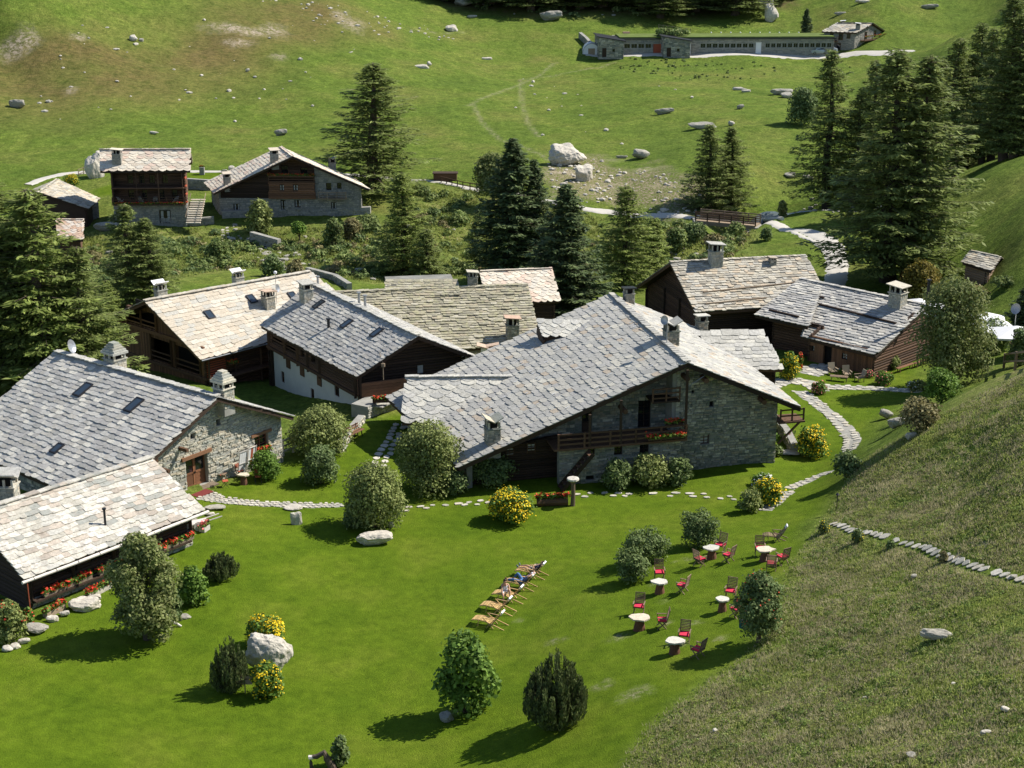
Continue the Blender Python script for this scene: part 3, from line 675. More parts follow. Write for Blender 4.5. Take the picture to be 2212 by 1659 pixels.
    c = mixc(nt, sa.outputs[0], c, ramp(nt, noise(nt, pos, .22, 4, .6), [(.076,.132,.006),(.098,.155,.008),(.135,.178,.016)], [.3,.5,.75]))
    c = mixc(nt, 1.0, c, mixc(nt, mth(nt, 'MULTIPLY', sa.outputs[0], .3), ramp(nt, n4, [(.62,.66,.52),(1.28,1.22,1.35)], [.3,.7]), (1.0,1.0,1.0)), 'MULTIPLY')
    nlow = mixc(nt, mth(nt, 'MULTIPLY', sa.outputs[0], .3), ramp(nt, noise(nt, pos, 1.3, 6, .75), [(.58,.62,.52),(1.32,1.26,1.3)], [.33,.67]), (1.0,1.0,1.0)); c = mixc(nt, 1.0, c, nlow, 'MULTIPLY')
    al = N(nt, 'ShaderNodeAttribute', attribute_name='ma').outputs['Alpha']
    c = mixc(nt, mth(nt, 'MULTIPLY', al, ramp(nt, n3, [(1,)*3,(.2,)*3], [.45,.62])), c, dc)
    c = mixc(nt, mth(nt, 'MULTIPLY', sb.outputs[1], ramp(nt, n2, [(.2,)*3,(.95,)*3], [.4,.6])), c, (.13,.095,.05))
    soil = ramp(nt, n3, [(.50,.42,.32),(.34,.27,.19)], [.35,.65])
    sf = mth(nt, 'MULTIPLY', sb.outputs[2], ramp(nt, noise(nt, pos, 1.1, 6, .8), [(.08,)*3,(1,)*3], [.44,.58])); c = mixc(nt, sf, c, soil)
    nt.links.new(c, b.inputs['Base Color']); b.inputs['Roughness'].default_value = .95; b.inputs['Specular IOR Level'].default_value = .08
    hs = mth(nt, 'ADD', mth(nt, 'MULTIPLY', n3, mth(nt, 'SUBTRACT', 1.0, mth(nt, 'MULTIPLY', sa.outputs[0], .85))), mth(nt, 'MULTIPLY', n4, .35))
    bump(nt, b, hs, .9, .22)
    me.materials.append(m); o = link(bpy.data.objects.new('ground', me)); o['kind'] = 'structure'
build_ground()

def strip(name, line, width, mat, lift=.05, n=6, step=.5, edge=.15, kind='structure', parent=None, pts=None):
    """a path draped on the ground; line in picture positions"""
    P = pts or [G0(a, b) for a, b in line]
    P = [Vector((p[0], p[1], 0)) for p in P]; out = []; ws = []
    wl = width if isinstance(width, (list, tuple)) else [width]*len(P)
    for i in range(len(P)-1):
        k = max(2, int((P[i+1]-P[i]).length/step))
        p0 = P[max(i-1, 0)]; p1 = P[i]; p2 = P[i+1]; p3 = P[min(i+2, len(P)-1)]
        for j in range(k):
            t = j/k; out.append(.5*((2*p1)+(p2-p0)*t+(2*p0-5*p1+4*p2-p3)*t*t+(3*p1-p0-3*p2+p3)*t**3)); ws.append(wl[i]*(1-t)+wl[i+1]*t)
    out.append(P[-1]); ws.append(wl[-1]); L = len(out); X = np.zeros((L, n+1)); Y = np.zeros((L, n+1))
    for i in range(L):
        d = (out[min(i+1, L-1)]-out[max(i-1, 0)]).normalized(); s = Vector((d.y, -d.x, 0))
        for j in range(n+1):
            e = (j/n-.5)*ws[i]+(rnd.uniform(-edge, edge) if j in (0, n) else 0); X[i, j] = out[i].x+s.x*e; Y[i, j] = out[i].y+s.y*e
    Zz = hfull(X, Y)+lift; Zz[:, 0] -= lift*1.6; Zz[:, n] -= lift*1.6
    q = np.arange((L-1)*(n+1)).reshape(L-1, n+1)[:, :-1].ravel(); F = np.stack([q, q+1, q+n+2, q+n+1], 1)
    o = npobj(name, np.stack([X, Y, Zz], -1).reshape(-1, 3), F, mat, parent, True, True)
    if parent is None: o['kind'] = kind
    return o
strip('far_road', [(1265,122),(1400,121),(1600,120),(1800,118),(1900,113),(1975,109)], [2.0,3.2,3.6,3.8,3.6,3.0], 'gravel', .12, edge=.3, step=2)
strip('valley_road', [(1635,484),(1690,492),(1745,500),(1785,520),(1805,550),(1808,585),(1800,625),(1790,660)], [2.2,2.4,2.8,3.2,3.0,2.8,2.8,2.6], 'gravel', .1, edge=.25)
strip('valley_footpath', [(930,391),(985,400),(1060,413),(1130,425),(1245,447),(1330,460),(1420,466),(1500,472)], [1.2,1.2,1.1,1.2,1.5,1.7,1.8,2.2], 'gravel', .1, edge=.2)
strip('upper_footpath', [(60,400),(100,385),(150,376),(190,373)], [2,2,1.8,1.6], 'gravel', .1, edge=.2)
strip('meadow_footpath', [(410,371),(500,371),(600,371),(680,372),(760,378),(860,386),(930,391)], 1.3, 'gravel', .1, edge=.2)
strip('side_track', [(1690,490),(1722,505),(1760,525),(1785,543)], .9, 'gravel', .08, edge=.2)
strip('stream', [(2080,350),(1980,415),(1850,445),(1700,450),(1620,480),(1570,505),(1500,540),(1380,560)], 2.6, 'water', .5, edge=.5)

# stone paving: every slab is a piece of its path
def flag_shape(r, n=7):
    b = MB(); q = [(.5*(1+r.uniform(-.22, .06))*math.cos(2*PI*i/n+r.uniform(-.25, .25)), .5*(1+r.uniform(-.22, .06))*math.sin(2*PI*i/n+r.uniform(-.25, .25))) for i in range(n)]
    k = 1/max(max(abs(x) for x, _ in q), max(abs(y) for _, y in q))*.5
    return b.prism([(x*k, y*k) for x, y in q], 0, 1)
SH['flag'] = [flag_shape(random.Random(i+9), 6+i % 3) for i in range(9)]
def paving(name, line, width, size=.5, gap=.08, scatter=0.0, lift=.03, base=True, kind='structure', limit=300, asp=1.3, z=None):
    P = [G0(a, b) for a, b in line]; P = [Vector((p.x, p.y, 0)) for p in P]
    root = strip(name, None, [w*.9 for w in width] if isinstance(width, list) else width*.9, 'mortar', .012, pts=P) if base else None
    if root is None:
        root = bpy.data.objects.new(name, None); COL.objects.link(root); root['kind'] = kind
    Pc = Pieces('paving_stone', SH['flag'], 'paving'); wl = width if isinstance(width, list) else [width]*len(P)
    for i in range(len(P)-1):
        L = (P[i+1]-P[i]).length; d = (P[i+1]-P[i])/L; s = Vector((d.y, -d.x, 0)); k = max(1, round(L/(size*asp*.98)))
        for j in range(k):
            t = (j+.5)/k; w = wl[i]*(1-t)+wl[i+1]*t; rows = max(1, round(w/size))
            for r in range(rows):
                if rnd.random() < scatter*.25: continue
                e = ((r+.5)/rows-.5)*w; al = L*(t+(.25/k if r % 2 else -.25/k))
                p = P[i]+d*(al+rnd.uniform(-.05, .05))+s*(e+rnd.uniform(-1, 1)*scatter*.2); zz = h1(p.x, p.y)
                h2 = h1(p.x+d.x*.4, p.y+d.y*.4); h3 = h1(p.x+s.x*.4, p.y+s.y*.4)
                dd = Vector((d.x, d.y, (h2-zz)/.4)).normalized(); ss = Vector((s.x, s.y, (h3-zz)/.4)).normalized(); nn = ss.cross(dd)
                if nn.z < 0: nn = -nn
                a = rnd.uniform(-.3, .3); d2 = dd*math.cos(a)+ss*math.sin(a); s2 = ss*math.cos(a)-dd*math.sin(a)
                sz = (w/rows)*rnd.uniform(.85, 1.1)*(1-scatter*.3)-gap*.3
                Pc.add(M4(d2*sz*asp*rnd.uniform(.8, 1.1)*.95, s2*sz, nn*.05, (p.x, p.y, zz+lift-.03+rnd.uniform(0, .015))))
    Pc.build(root, limit); return root
paving('garden_path', [(1660,832),(1700,822),(1745,826),(1775,845)], [2.1,2.4,2.3,2.0], .66)
paving('terrace_path', [(1785,836),(1850,838),(1920,841),(1990,845)], [1.7,1.6,1.5,1.4], .62)
paving('terrace_yard', [(1740,808),(1770,795),(1800,792)], [3.0,2.8,2.2], .66)
paving('side_garden_path', [(1728,845),(1765,872),(1800,900),(1825,925),(1842,950),(1833,975)], [1.7,1.6,1.5,1.5,1.5,1.4], .62,.14,.5)
paving('lawn_step_path', [(1800,1018),(1775,1025),(1745,1038),(1705,1056)], [.75,.8,.8,.9], .5)
paving('lawn_corner_path', [(1702,1062),(1685,1078),(1652,1103)], [1.0,1.0,1.0], .5)
paving('front_step_path', [(1595,1077),(1480,1068),(1330,1069),(1240,1071)], .95, .5, .12, .6, base=False, asp=1.7)
paving('middle_step_path', [(1060,1083),(985,1092),(900,1098),(860,1101)], .9, .45, .12, .6, base=False, asp=1.7)
paving('door_path', [(440,1070),(475,1080),(540,1087),(610,1090),(680,1092),(740,1091)], [1.9,1.3,1.0,.95,.9,.7], .3, .03, .25, asp=1.2)
paving('side_step_path', [(868,915),(848,950),(828,985),(815,1012)], [1.3,1.3,1.3,1.3], .6, .1, .3, base=False)
paving('hillside_step_path', [(1797,1134),(1850,1148),(1920,1162),(1990,1180),(2050,1206),(2120,1232),(2230,1262)], .62, .62, .02, .1, .05, base=False, asp=1.0)
# ================================================================== HOUSES
def zr_at(P_, z): return Z(P_[0], P_[1], z)
def gable(A, B, C, D, zr, ze, E=None, back=None):
    """picture corners: A,B ridge ends, C,D eave ends (C under B). E = picture end of the far slope on the B side"""
    A, B = Z(*A, zr), Z(*B, zr); C, D = Z(*C, ze), Z(*D, ze); q = Quad(A, B, C, D)
    if E is not None:
        n = Vector((B.x-C.x, B.y-C.y, 0)); n = Vector((n.y, -n.x, 0)).normalized(); Ew = PL(E[0], E[1], B, n)
    else:
        Ew = B+(B-C)*back; Ew.z = B.z-(B.z-C.z)*back
    Fw = Ew+(A-B); Fw.z = Ew.z
    return q, Quad(B, A, Fw, Ew)
def base_z(pts, extra=.5): return min(h1(p[0], p[1]) for p in pts)-extra
def pt2(q, u, v): p = q.p(u, v); return (p.x, p.y)
def inset(qf, qb, gb, ga, ef, eb):
    """wall corner points: front/back x B end/A end"""
    L = (qf.B-qf.A).length; W1 = (qf.B-qf.C).length; W2 = (qb.A-qb.D).length
    uB, uA = 1-gb/L, ga/L
    f = lambda q, u, v: q.p(u, v)
    fB, fA = f(qf, uB, 1-ef/W1), f(qf, uA, 1-ef/W1); bB, bA = f(qb, 1-uB, 1-eb/W2), f(qb, 1-uA, 1-eb/W2)
    rB, rA = f(qf, uB, 0), f(qf, uA, 0)
    return fB, fA, bB, bA, rB, rA
def gtop(p0, apex, p1, dz=-.24):
    L = math.hypot(p1.x-p0.x, p1.y-p0.y); s = ((apex.x-p0.x)*(p1.x-p0.x)+(apex.y-p0.y)*(p1.y-p0.y))/L
    return [(0, p0.z+dz), (s, apex.z+dz), (L, p1.z+dz)]
def fascia(parent, a, b, mat='log_dark', w=.09, h=.24, dz=-.14, name='bargeboard'):
    a, b = Vector(a), Vector(b); return MB().bar(a+Vector((0,0,dz)), b+Vector((0,0,dz)), w, h).obj(name, mat, parent)
def onridge(q, px, v):
    a, b = 0.0, 1.0; fa = proj(q.p(a, v))[0]-px
    for _ in range(30):
        m = (a+b)/2
        if ((proj(q.p(m, v))[0]-px) < 0) == (fa < 0): a = m
        else: b = m
    return q.p(a, v)
def chimney(parent, q, px, py, w, h, d=None, cap='slab', stone='stone_lit', rot=None, mat='mortar', capmat='slab_light', minpx=3.0, limit=26, v=None):
    p = q.at(px, py) if v is None else onridge(q, px, v); d = d or w; x, y, n = q.frame(.5, .5); x = Vector((x.x, x.y, 0)).normalized()
    if rot is not None: x = Vector((math.cos(rot), math.sin(rot), 0))
    y = Vector((-x.y, x.x, 0)); R = Matrix((x, y, Vector((0,0,1)))).transposed(); z0 = p.z-1.0; z1 = p.z+h*.66; o = MB().box((p.x, p.y, (z0+z1)/2), (w, d, z1-z0), R).obj('chimney', mat, parent)
    P = Pieces('stone', SH['stone'], stone)
    for sx, sy, ww, dd in ((x, -y, w, d), (-x, y, w, d), (y, x, d, w), (-y, -x, d, w)):
        z = p.z-.5
        while z < z1-.05:
            hh = rnd.uniform(.10, .19); s = -ww/2
            while s < ww/2-.03:
                k = min(rnd.uniform(.15, .45), ww/2-s); c = Vector((p.x, p.y, min(z+hh/2, z1)))+sy*(dd/2-.005)+sx*(s+k/2); P.add(M4(sx*k*.93, sy*.035, Vector((0,0,hh*.9)), c)); s += k
            z += hh
    P.build(o, limit, minpx)
    c = MB(); zc = z1+h*.16
    for a in (-1, 0, 1):
        for b_ in (-1, 1): c.box(Vector((p.x, p.y, zc))+x*a*(w/2-.07)+y*b_*(d/2-.07), (.12, .12, h*.32), R)
    c.box((p.x, p.y, z1+.02), (w*1.18, d*1.18, .06), R); c.obj('chimney_vent', stone, o)
    MB().box((p.x, p.y, z1+h*.16), (w*.6, d*.6, h*.30), R).obj('flue', 'interior', o)
    c = MB(); zt = z1+h*.33
    if cap == 'slab':
        c.box((p.x, p.y, zt+.05), (w*1.4, d*1.4, .07), R @ Matrix.Rotation(.1, 3, 'Y'))
    elif cap == 'pitch':
        for sg in (-1, 1):
            R2 = R@Matrix.Rotation(sg*.5, 3, 'X'); c.box(Vector((p.x, p.y, zt+.16))-y*sg*d*.33*-1, (w*1.35, d*.85, .06), R2)
    elif cap == 'dome':
        for k in range(5): c.box((p.x, p.y, zt+.09+k*.15), (w*(1.25-.19*k), d*(1.25-.19*k), .16), R@Matrix.Rotation(rnd.uniform(-.12,.12), 3, 'Z'))
    c.obj('chimney_cap', stone if cap == 'dome' else capmat, o)
    return o
def skylight(roof, q, px, py, w=.62, l=.95, opened=0):
    p = q.at(px, py); x, y, n = q.frame(.5, .5); R = Matrix((x, y, n)).transposed(); b = MB(); c = p+n*.16
    b.box(c+x*w/2, (.09, l+.09, .12), R); b.box(c-x*w/2, (.09, l+.09, .12), R); b.box(c+y*l/2, (w, .09, .12), R); b.box(c-y*l/2, (w, .09, .12), R)
    f = b.obj('skylight', 'metal_dark', roof); MB().box(c+n*.02, (w-.08, l-.08, .03), R).obj('pane', 'glass_sky', f)
def pipe(parent, q, px, py, h=.9, r=.09, mat='metal_dark', name='flue_pipe', v=None):
    p = q.at(px, py) if v is None else onridge(q, px, v); b = MB(); b.tube([p-Vector((0,0,.3)), p+Vector((0,0,h))], r, 8); b.tube([p+Vector((0,0,h+.03)), p+Vector((0,0,h+.12))], r*1.7, 8); b.obj(name, mat, parent)
def flowerbed(parent, a, b, mat_f='flower_red', w=.22, h=.2, box='log_brown', n=None, name='flower_box', dens=1.0):
    a, b = Vector(a), Vector(b); L = (b-a).length; n = int((n or L*110)*dens); o = MB().bar(a, b, w, h).obj(name, box, parent) if box else parent
    t = nr.rand(n*2); C = np.array(a)+t[:, None]*np.array(b-a)+nr.normal(size=(n*2, 3))*[.09, .09, .07]+[0, 0, h/2+.08]
    V, F = quads_at(C, unit(n*2)+[0, 0, .6], .12); npobj('foliage', V, F, 'leaf_green', o)['kind'] = 'stuff'
    k = (np.sin(t[:n]*L*3+rnd.random()*9)+nr.rand(n)*2 > .5); C = C[:n][k]+[0, 0, .07]; V, F = quads_at(C, unit(len(C))+[0, 0, .8], .13, nr, 1.0)
    if len(C): npobj('flowers', V, F, mat_f, o)['kind'] = 'stuff'
    return o
def ranks(parent, q, n=6, v0=.0, size=.2, side='B', mat='log_dark'):
    pass

# ---- H1: big grey stone barn on the left
def house_left():
    qf, qb = gable((122,761),(469.5,859),(218,1094),(-104,953), 6.8, 2.55, E=(633,900))
    H = thing('stone_house', 'long stone house with grey slab roof, skylights and sunlit rubble gable with double wooden door', 'house', (-25, 94, .8))
    roof = deck(H, [qf, qb])
    sk = [(181,845),(291,878)]
    roof_face(roof, qf, 'slab_grey', 'scale', .54, .40, .066, 300, jit=.35, ragged=.05)
    roof_face(roof, qb, 'slab_grey', 'scale', .55, .42, .06, 0)
    ridge_caps(roof, qf.A, qf.B, 'slab_light', .5, .6)
    for s in sk: skylight(roof, qf, *s, .7, 1.25)
    skylight(roof, qf, 125, 972, .55, .8)
    fB, fA, bB, bA, rB, rA = inset(qf, qb, .75, .5, .55, .5); zb = base_z([fB, fA, bB, bA])
    hp = lambda *a: hole_px(fB, bB, *a)
    door = hp(402, 985, 449, 1053); g = h1(*fB.lerp(bB, .3)[:2]); door = (door[0], max(door[1], .95), door[2], door[3]); win = hp(549, 938, 579, 972)
    holes = [door, win, hp(411,936,421,949), hp(467,905,476,919)]
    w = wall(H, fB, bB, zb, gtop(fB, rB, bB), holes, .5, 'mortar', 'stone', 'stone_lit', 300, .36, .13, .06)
    plank_door(H, w, door, depth=.28); window(H, w, win, 'wood_door', .2, .08, (1, 2)); 
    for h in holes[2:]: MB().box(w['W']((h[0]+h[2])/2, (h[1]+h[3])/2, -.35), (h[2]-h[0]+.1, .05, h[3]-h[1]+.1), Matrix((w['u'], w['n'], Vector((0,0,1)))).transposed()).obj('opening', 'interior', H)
    MB().bar(w['W'](door[0]-.35, door[3]+.12, .06), w['W'](door[2]+.35, door[3]+.12, .06), .16, .24).obj('lintel', 'log_warm', H)
    MB().bar(w['W'](win[0]-.3, win[3]+.1, .06), w['W'](win[2]+.3, win[3]+.1, .06), .14, .2).obj('lintel', 'log_warm', H)
    MB().bar(w['W'](door[0]-.2, door[1]-.08, .35), w['W'](door[2]+.3, door[1]-.08, .35), .6, .16).obj('step', 'wood_pale', H)
    flowerbed(H, w['W'](win[0], win[1]-.05, .16), w['W'](win[2], win[1]-.05, .16), 'flower_red', .22, .16)
    for px, py in ((388, 968), (348, 1013), (322, 990)):
        s, z = wpix(fB, bB, px, py); MB().bar(w['W'](s, z, -.1), w['W'](s, z, .75), .2, .2).obj('beam_end', 'log_brown', H)
    for v in (.25, .5, .8): p = qf.p(1, v); MB().bar(qf.p(.97, v)-Vector((0,0,.28)), qf.p(.995, v)-Vector((0,0,.28)), .2, .2).obj('beam_end', 'log_brown', H)
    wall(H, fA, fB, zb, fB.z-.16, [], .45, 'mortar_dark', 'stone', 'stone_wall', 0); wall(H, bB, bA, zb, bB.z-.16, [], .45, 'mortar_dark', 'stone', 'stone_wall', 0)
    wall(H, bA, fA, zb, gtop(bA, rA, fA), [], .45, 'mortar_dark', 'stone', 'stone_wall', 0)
    for a, b in ((qf.B, qf.C), (qb.A, qb.D), (qf.D, qf.C), (qf.A, qf.D)): fascia(H, a, b)
    chimney(H, qb, 250, 795, 1.15, 1.15, 1.0, 'dome', 'stone_lit', v=.12); chimney(H, qb, 484, 872, 1.0, 1.2, .9, 'dome', 'stone_lit', v=.16)
    # satellite dish on the ridge
    p = onridge(qb, 156, .05); b = MB(); b.tube([p-Vector((0,0,.2)), p+Vector((0,0,.5))], .03); b.obj('dish_mast', 'metal_grey', H)
    dsh(H, p+Vector((0,0,.75)), .5, (.9, -.2, .3))
    # small grey roof at the far left, lower
    return H, w, qf
def dsh(parent, c, r, d):
    b = MB(); d = Vector(d).normalized(); x = d.cross(Vector((0,0,1))).normalized(); y = x.cross(d); k = [c+(x*math.cos(t)+y*math.sin(t))*r+d*.1*r for t in [2*PI*i/14 for i in range(14)]]
    k2 = [c+(x*math.cos(t)+y*math.sin(t))*r*.5-d*.1*r for t in [2*PI*i/14 for i in range(14)]]
    b.add(k+k2+[c-d*.15*r], [(i, (i+1) % 14, 14+(i+1) % 14, 14+i) for i in range(14)]+[(14+i, 14+(i+1) % 14, 28) for i in range(14)])
    b.obj('satellite_dish', 'metal_grey', parent)
H1, H1wall, H1q = house_left()

# ---- H2: pale roof in the left foreground
def house_front_left():
    zr, ze = 5.2, 3.05
    qf, qb = gable((-61,1111),(324,992),(438,1103),(53,1250), zr, ze, back=.55)
    H = thing('timber_house', 'low timber house under a pale slab roof, red geraniums along its wall, left foreground', 'house', (-22, 80, 1))
    roof = deck(H, [qf, qb])
    roof_face(roof, qf, 'slab_pale', 'scale', .66, .36, .07, 300, jit=.45, ragged=.05); roof_face(roof, qb, 'slab_pale', 'scale', .55, .4, .06, 0)
    ridge_caps(roof, qf.A, qf.B, 'slab_pale', .45, .55)
    pipe(H, qf, 228, 1137, 1.0, .07)
    fB, fA, bB, bA, rB, rA = inset(qf, qb, .5, .45, .55, .3); zb = base_z([fB, fA, bB, bA]); g = max(h1(*fB[:2]), h1(*fA[:2]))+.55
    L = (fB-fA).length
    holes = [(1.4+k*2.6, g+.75, 3.1+k*2.6, g+1.5) for k in range(3)]
    st = wall(H, fA+Vector(qf.frame(.5,.5)[1]).normalized()*-.0, fB, zb, g, [], .5, 'mortar', 'stone', 'stone_lit', 200, .34, .15, .06, name='base_wall')
    w = wall(H, fA-st['n']*.08, fB-st['n']*.08, g, fB.z-.16, holes, .3, 'log_dark', 'log', 'log_dark', 60, .3, .21)
    for h in holes: window(H, w, h, 'log_dark', .1, .06, (2, 0))
    for k in range(5): MB().bar(w['W'](.1+k*(L-.2)/4, g, .14), w['W'](.1+k*(L-.2)/4, fB.z-.2, .14), .16).obj('post', 'log_dark', H)
    for k in range(3):
        a = .7+k*L/3.1; flowerbed(H, w['W'](a, g+.12, .35), w['W'](a+L/3.6, g+.12, .35), 'flower_red', .24, .2, 'wood_pale')
    MB().bar(w['W'](.1, g-.06, .34), w['W'](L*.97, g-.06, .34), .36, .1).obj('shelf', 'log_dark', H)
    wall(H, bA, fA, zb, gtop(bA, rA, fA), [], .3, 'log_dark', 'log', 'log_dark', 40, .3, .24); wall(H, fB, bB, zb, gtop(fB, rB, bB), [], .3, 'mortar', 'stone', 'stone_lit', 60, minpx=3)
    wall(H, bB, bA, zb, bB.z-.16, [], .3, 'log_dark', 'log', 'log_dark', 0)
    for a, b in ((qf.B, qf.C), (qf.A, qf.D), (qf.D, qf.C)): fascia(H, a, b)
    # hollow log gutter
    n = st['n']; a = qf.D+n*.14-Vector((0,0,.12))-st['u']*.25; b = qf.C+n*.14-Vector((0,0,.12))+st['u']*.3
    MB().tube([a, a.lerp(b, .25)+Vector((0,0,-.03)), a.lerp(b, .6)+Vector((0,0,-.02)), b], [.09, .095, .1, .1], 8).obj('log_gutter', 'wood_bleached', H)
    for k in range(9): q = a.lerp(b, (k+.5)/9); MB().tube([q-n*.2+Vector((0,0,.1)), q+Vector((0,0,.115)), q+n*.11, q-Vector((0,0,.12))], .014, 4).obj('gutter_hook', 'metal_dark', H)
    MB().tube([a+st['u']*.3-Vector((0,0,.1)), Vector((a.x+st['u'].x*.3, a.y+st['u'].y*.3, 1.2))], .03, 6).obj('downpipe', 'red_paint', H)
    return H, w, qf, st
H2, H2wall, H2q, H2st = house_front_left()
# chimney behind it at the picture's left edge
p = Z(18, 1085, 3.4); n_ = thing('stone_chimney', 'squat stone chimney with slab cap at the left edge behind the pale roof', 'chimney', p)
qt = Quad(p+Vector((-1,1,.2)), p+Vector((1,1,.2)), p+Vector((1,-1,-.2)), p+Vector((-1,-1,-.2)))
chimney(n_, qt, 18, 1083, 1.1, 1.55, 1.0, 'pitch', 'stone_lit')

# ---- H3: blond roof
def house_blond():
    qf, qb = gable((314,651),(668,588),(790,684),(434,776.5), 4.5, .9, back=.75)
    # gable is on the A side: E on that side
    H = thing('timber_house', 'timber house with a blond sunlit slab roof and an open planked gable gallery', 'house', (-28, 118, -3))
    F_ = PL(227, 690, qf.A, Vector(((qf.D-qf.A).y, -(qf.D-qf.A).x, 0)).normalized()); qb = Quad(qf.B, qf.A, F_, F_+(qf.B-qf.A))
    roof = deck(H, [qf, qb]); sky_ = [(452,682),(543,648),(632,642)]
    roof_face(roof, qf, 'slab_blond', 'slant', .78, .46, .06, 300, jit=.3); roof_face(roof, qb, 'slab_blond', 'slant', .6, .5, .06, 0)
    ridge_caps(roof, qf.A, qf.B, 'slab_blond', .5, .6)
    for s in sky_: skylight(roof, qf, *s, .62, .95)
    fB, fA, bB, bA, rB, rA = inset(qf, qb, .6, 1.0, .9, .7); zb = base_z([fB, fA, bB, bA])
    # gable A side, seen from outside: left = back, right = front
    zf = min(fA.z, bA.z)-.25; zl = zf-2.4
    top = gtop(bA, rA, fA); L = (Vector(fA[:2])-Vector(bA[:2])).length; sA = top[1][0]
    hg = (L*.10, zf+.55, L*.46, zf+2.0); w = wall(H, bA, fA, zb, top, [hg, (L*.38, zl+.2, L*.62, zl+2.2), (L*.67, zl+.2, L*.95, zl+2.2)], .25, 'log_brown', 'plank', 'log_warm', 80, .17)
    W = w['W']; R = Matrix((w['u'], w['n'], Vector((0,0,1)))).transposed()
    MB().bar(W(-.1, zf+.3, .12), W(L+.1, zf+.3, .12), .2, .3).obj('beam', 'log_warm', H); MB().bar(W(-.1, zl, .12), W(L+.1, zl, .12), .2, .26).obj('beam', 'log_brown', H)
    for s in (.1, .28, .46): MB().bar(W(L*s, zf+.3, .1), W(L*s, w['tf'](L*s)-.05, .1), .17).obj('post', 'log_warm', H)
    for z in (.75, 1.15): MB().bar(W(L*.1, zf+z, .1), W(L*.46, zf+z, .1), .05, .13).obj('rail', 'log_warm', H)
    for h in ((.38,.62),(.67,.95)):
        for z in (.6, 1.05): MB().bar(W(L*h[0], zl+z, .1), W(L*h[1], zl+z, .1), .05, .13).obj('rail', 'log_brown', H)
        for s in h: MB().bar(W(L*s, zl, .1), W(L*s, zf+.2, .1), .15).obj('post', 'log_brown', H)
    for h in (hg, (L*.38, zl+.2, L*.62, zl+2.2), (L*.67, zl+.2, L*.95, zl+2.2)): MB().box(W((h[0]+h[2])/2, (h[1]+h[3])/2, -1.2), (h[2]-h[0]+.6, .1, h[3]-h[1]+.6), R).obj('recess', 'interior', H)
    w2 = wall(H, fA, fB, zb, fB.z-.16, [], .25, 'log_dark', 'log', 'log_brown', 40, .3, .23); L2 = w2['L']
    for k in range(8): MB().box(w2['W'](1.0, zl+.2+k*.2, .12), (1.9, .05, .1), Matrix((w2['u'], w2['n'], Vector((0,0,1)))).transposed()).obj('slat', 'red_paint', H)
    for k in range(6): MB().bar(w2['W'](.1+k*L2/6, zb, .35), w2['W'](.1+k*L2/6, fA.z-.1, .35), .15).obj('post', 'log_brown', H)
    MB().bar(w2['W'](0, zl, .5), w2['W'](L2, zl, .5), .9, .14).obj('gallery_floor', 'log_brown', H)
    # outside stair under the eave
    s0 = L2*.42
    for k in range(10): MB().box(w2['W'](s0+k*.26, zl-.15-k*.21, 1.1), (.3, .95, .05), Matrix((w2['u'], w2['n'], Vector((0,0,1)))).transposed()).obj('stair_step', 'wood_pale', H)
    for d in (.62, 1.58): MB().bar(w2['W'](s0-.2, zl+.75, d), w2['W'](s0+2.6, zl-1.35, d), .06, .09).obj('stair_rail', 'wood_pale', H)
    flowerbed(H, w2['W'](1.9, zl+1.05, .75), w2['W'](2.7, zl+1.05, .75), 'flower_red', .2, .14)
    wall(H, bB, bA, zb, bB.z-.16, [], .25, 'log_dark', 'log', 'log_dark', 0); wall(H, fB, bB, zb, gtop(fB, rB, bB), [], .25, 'log_dark', 'log', 'log_dark', 0)
    for a, b in ((qf.A, qf.D), (qb.B, qb.C), (qf.D, qf.C)): fascia(H, a, b, 'log_brown')
    b = qf.D-Vector((0,0,.1))+w2['n']*.1; c = qf.D.lerp(qf.C, .45)-Vector((0,0,.12))+w2['n']*.1; MB().tube([b, c], .065, 8).obj('gutter', 'metal_grey', H)
    chimney(H, qb, 348, 657, .85, 1.35, .8, 'pitch', 'stone_lit', mat='plaster', capmat='white', v=.1); chimney(H, qb, 515, 622, .8, 1.2, .75, 'pitch', 'stone_lit', mat='plaster', capmat='white', v=.1)
    chimney(H, qf, 580, 664, .95, 1.5, .8, 'slab', 'stone_tan' if 'stone_tan' in M else 'stone_lit', capmat='slab_red')
    p = qf.at(598, 660); MB().tube([p, p+Vector((0,0,2.9))], .025, 5).obj('aerial_mast', 'metal_grey', H); dsh(H, p+Vector((.12,-.1,1.6)), .38, (.9,-.3,.2))
    bm = MB(); c = p+Vector((0,0,3.0)); bm.tube([c-Vector((0,0,.14)), c-Vector((0,0,.07)), c+Vector((0,0,.07)), c+Vector((0,0,.14))], [.06,.15,.15,.06], 8); bm.obj('aerial_head', 'white', H)
    return H, qf
H3, H3q = house_blond()

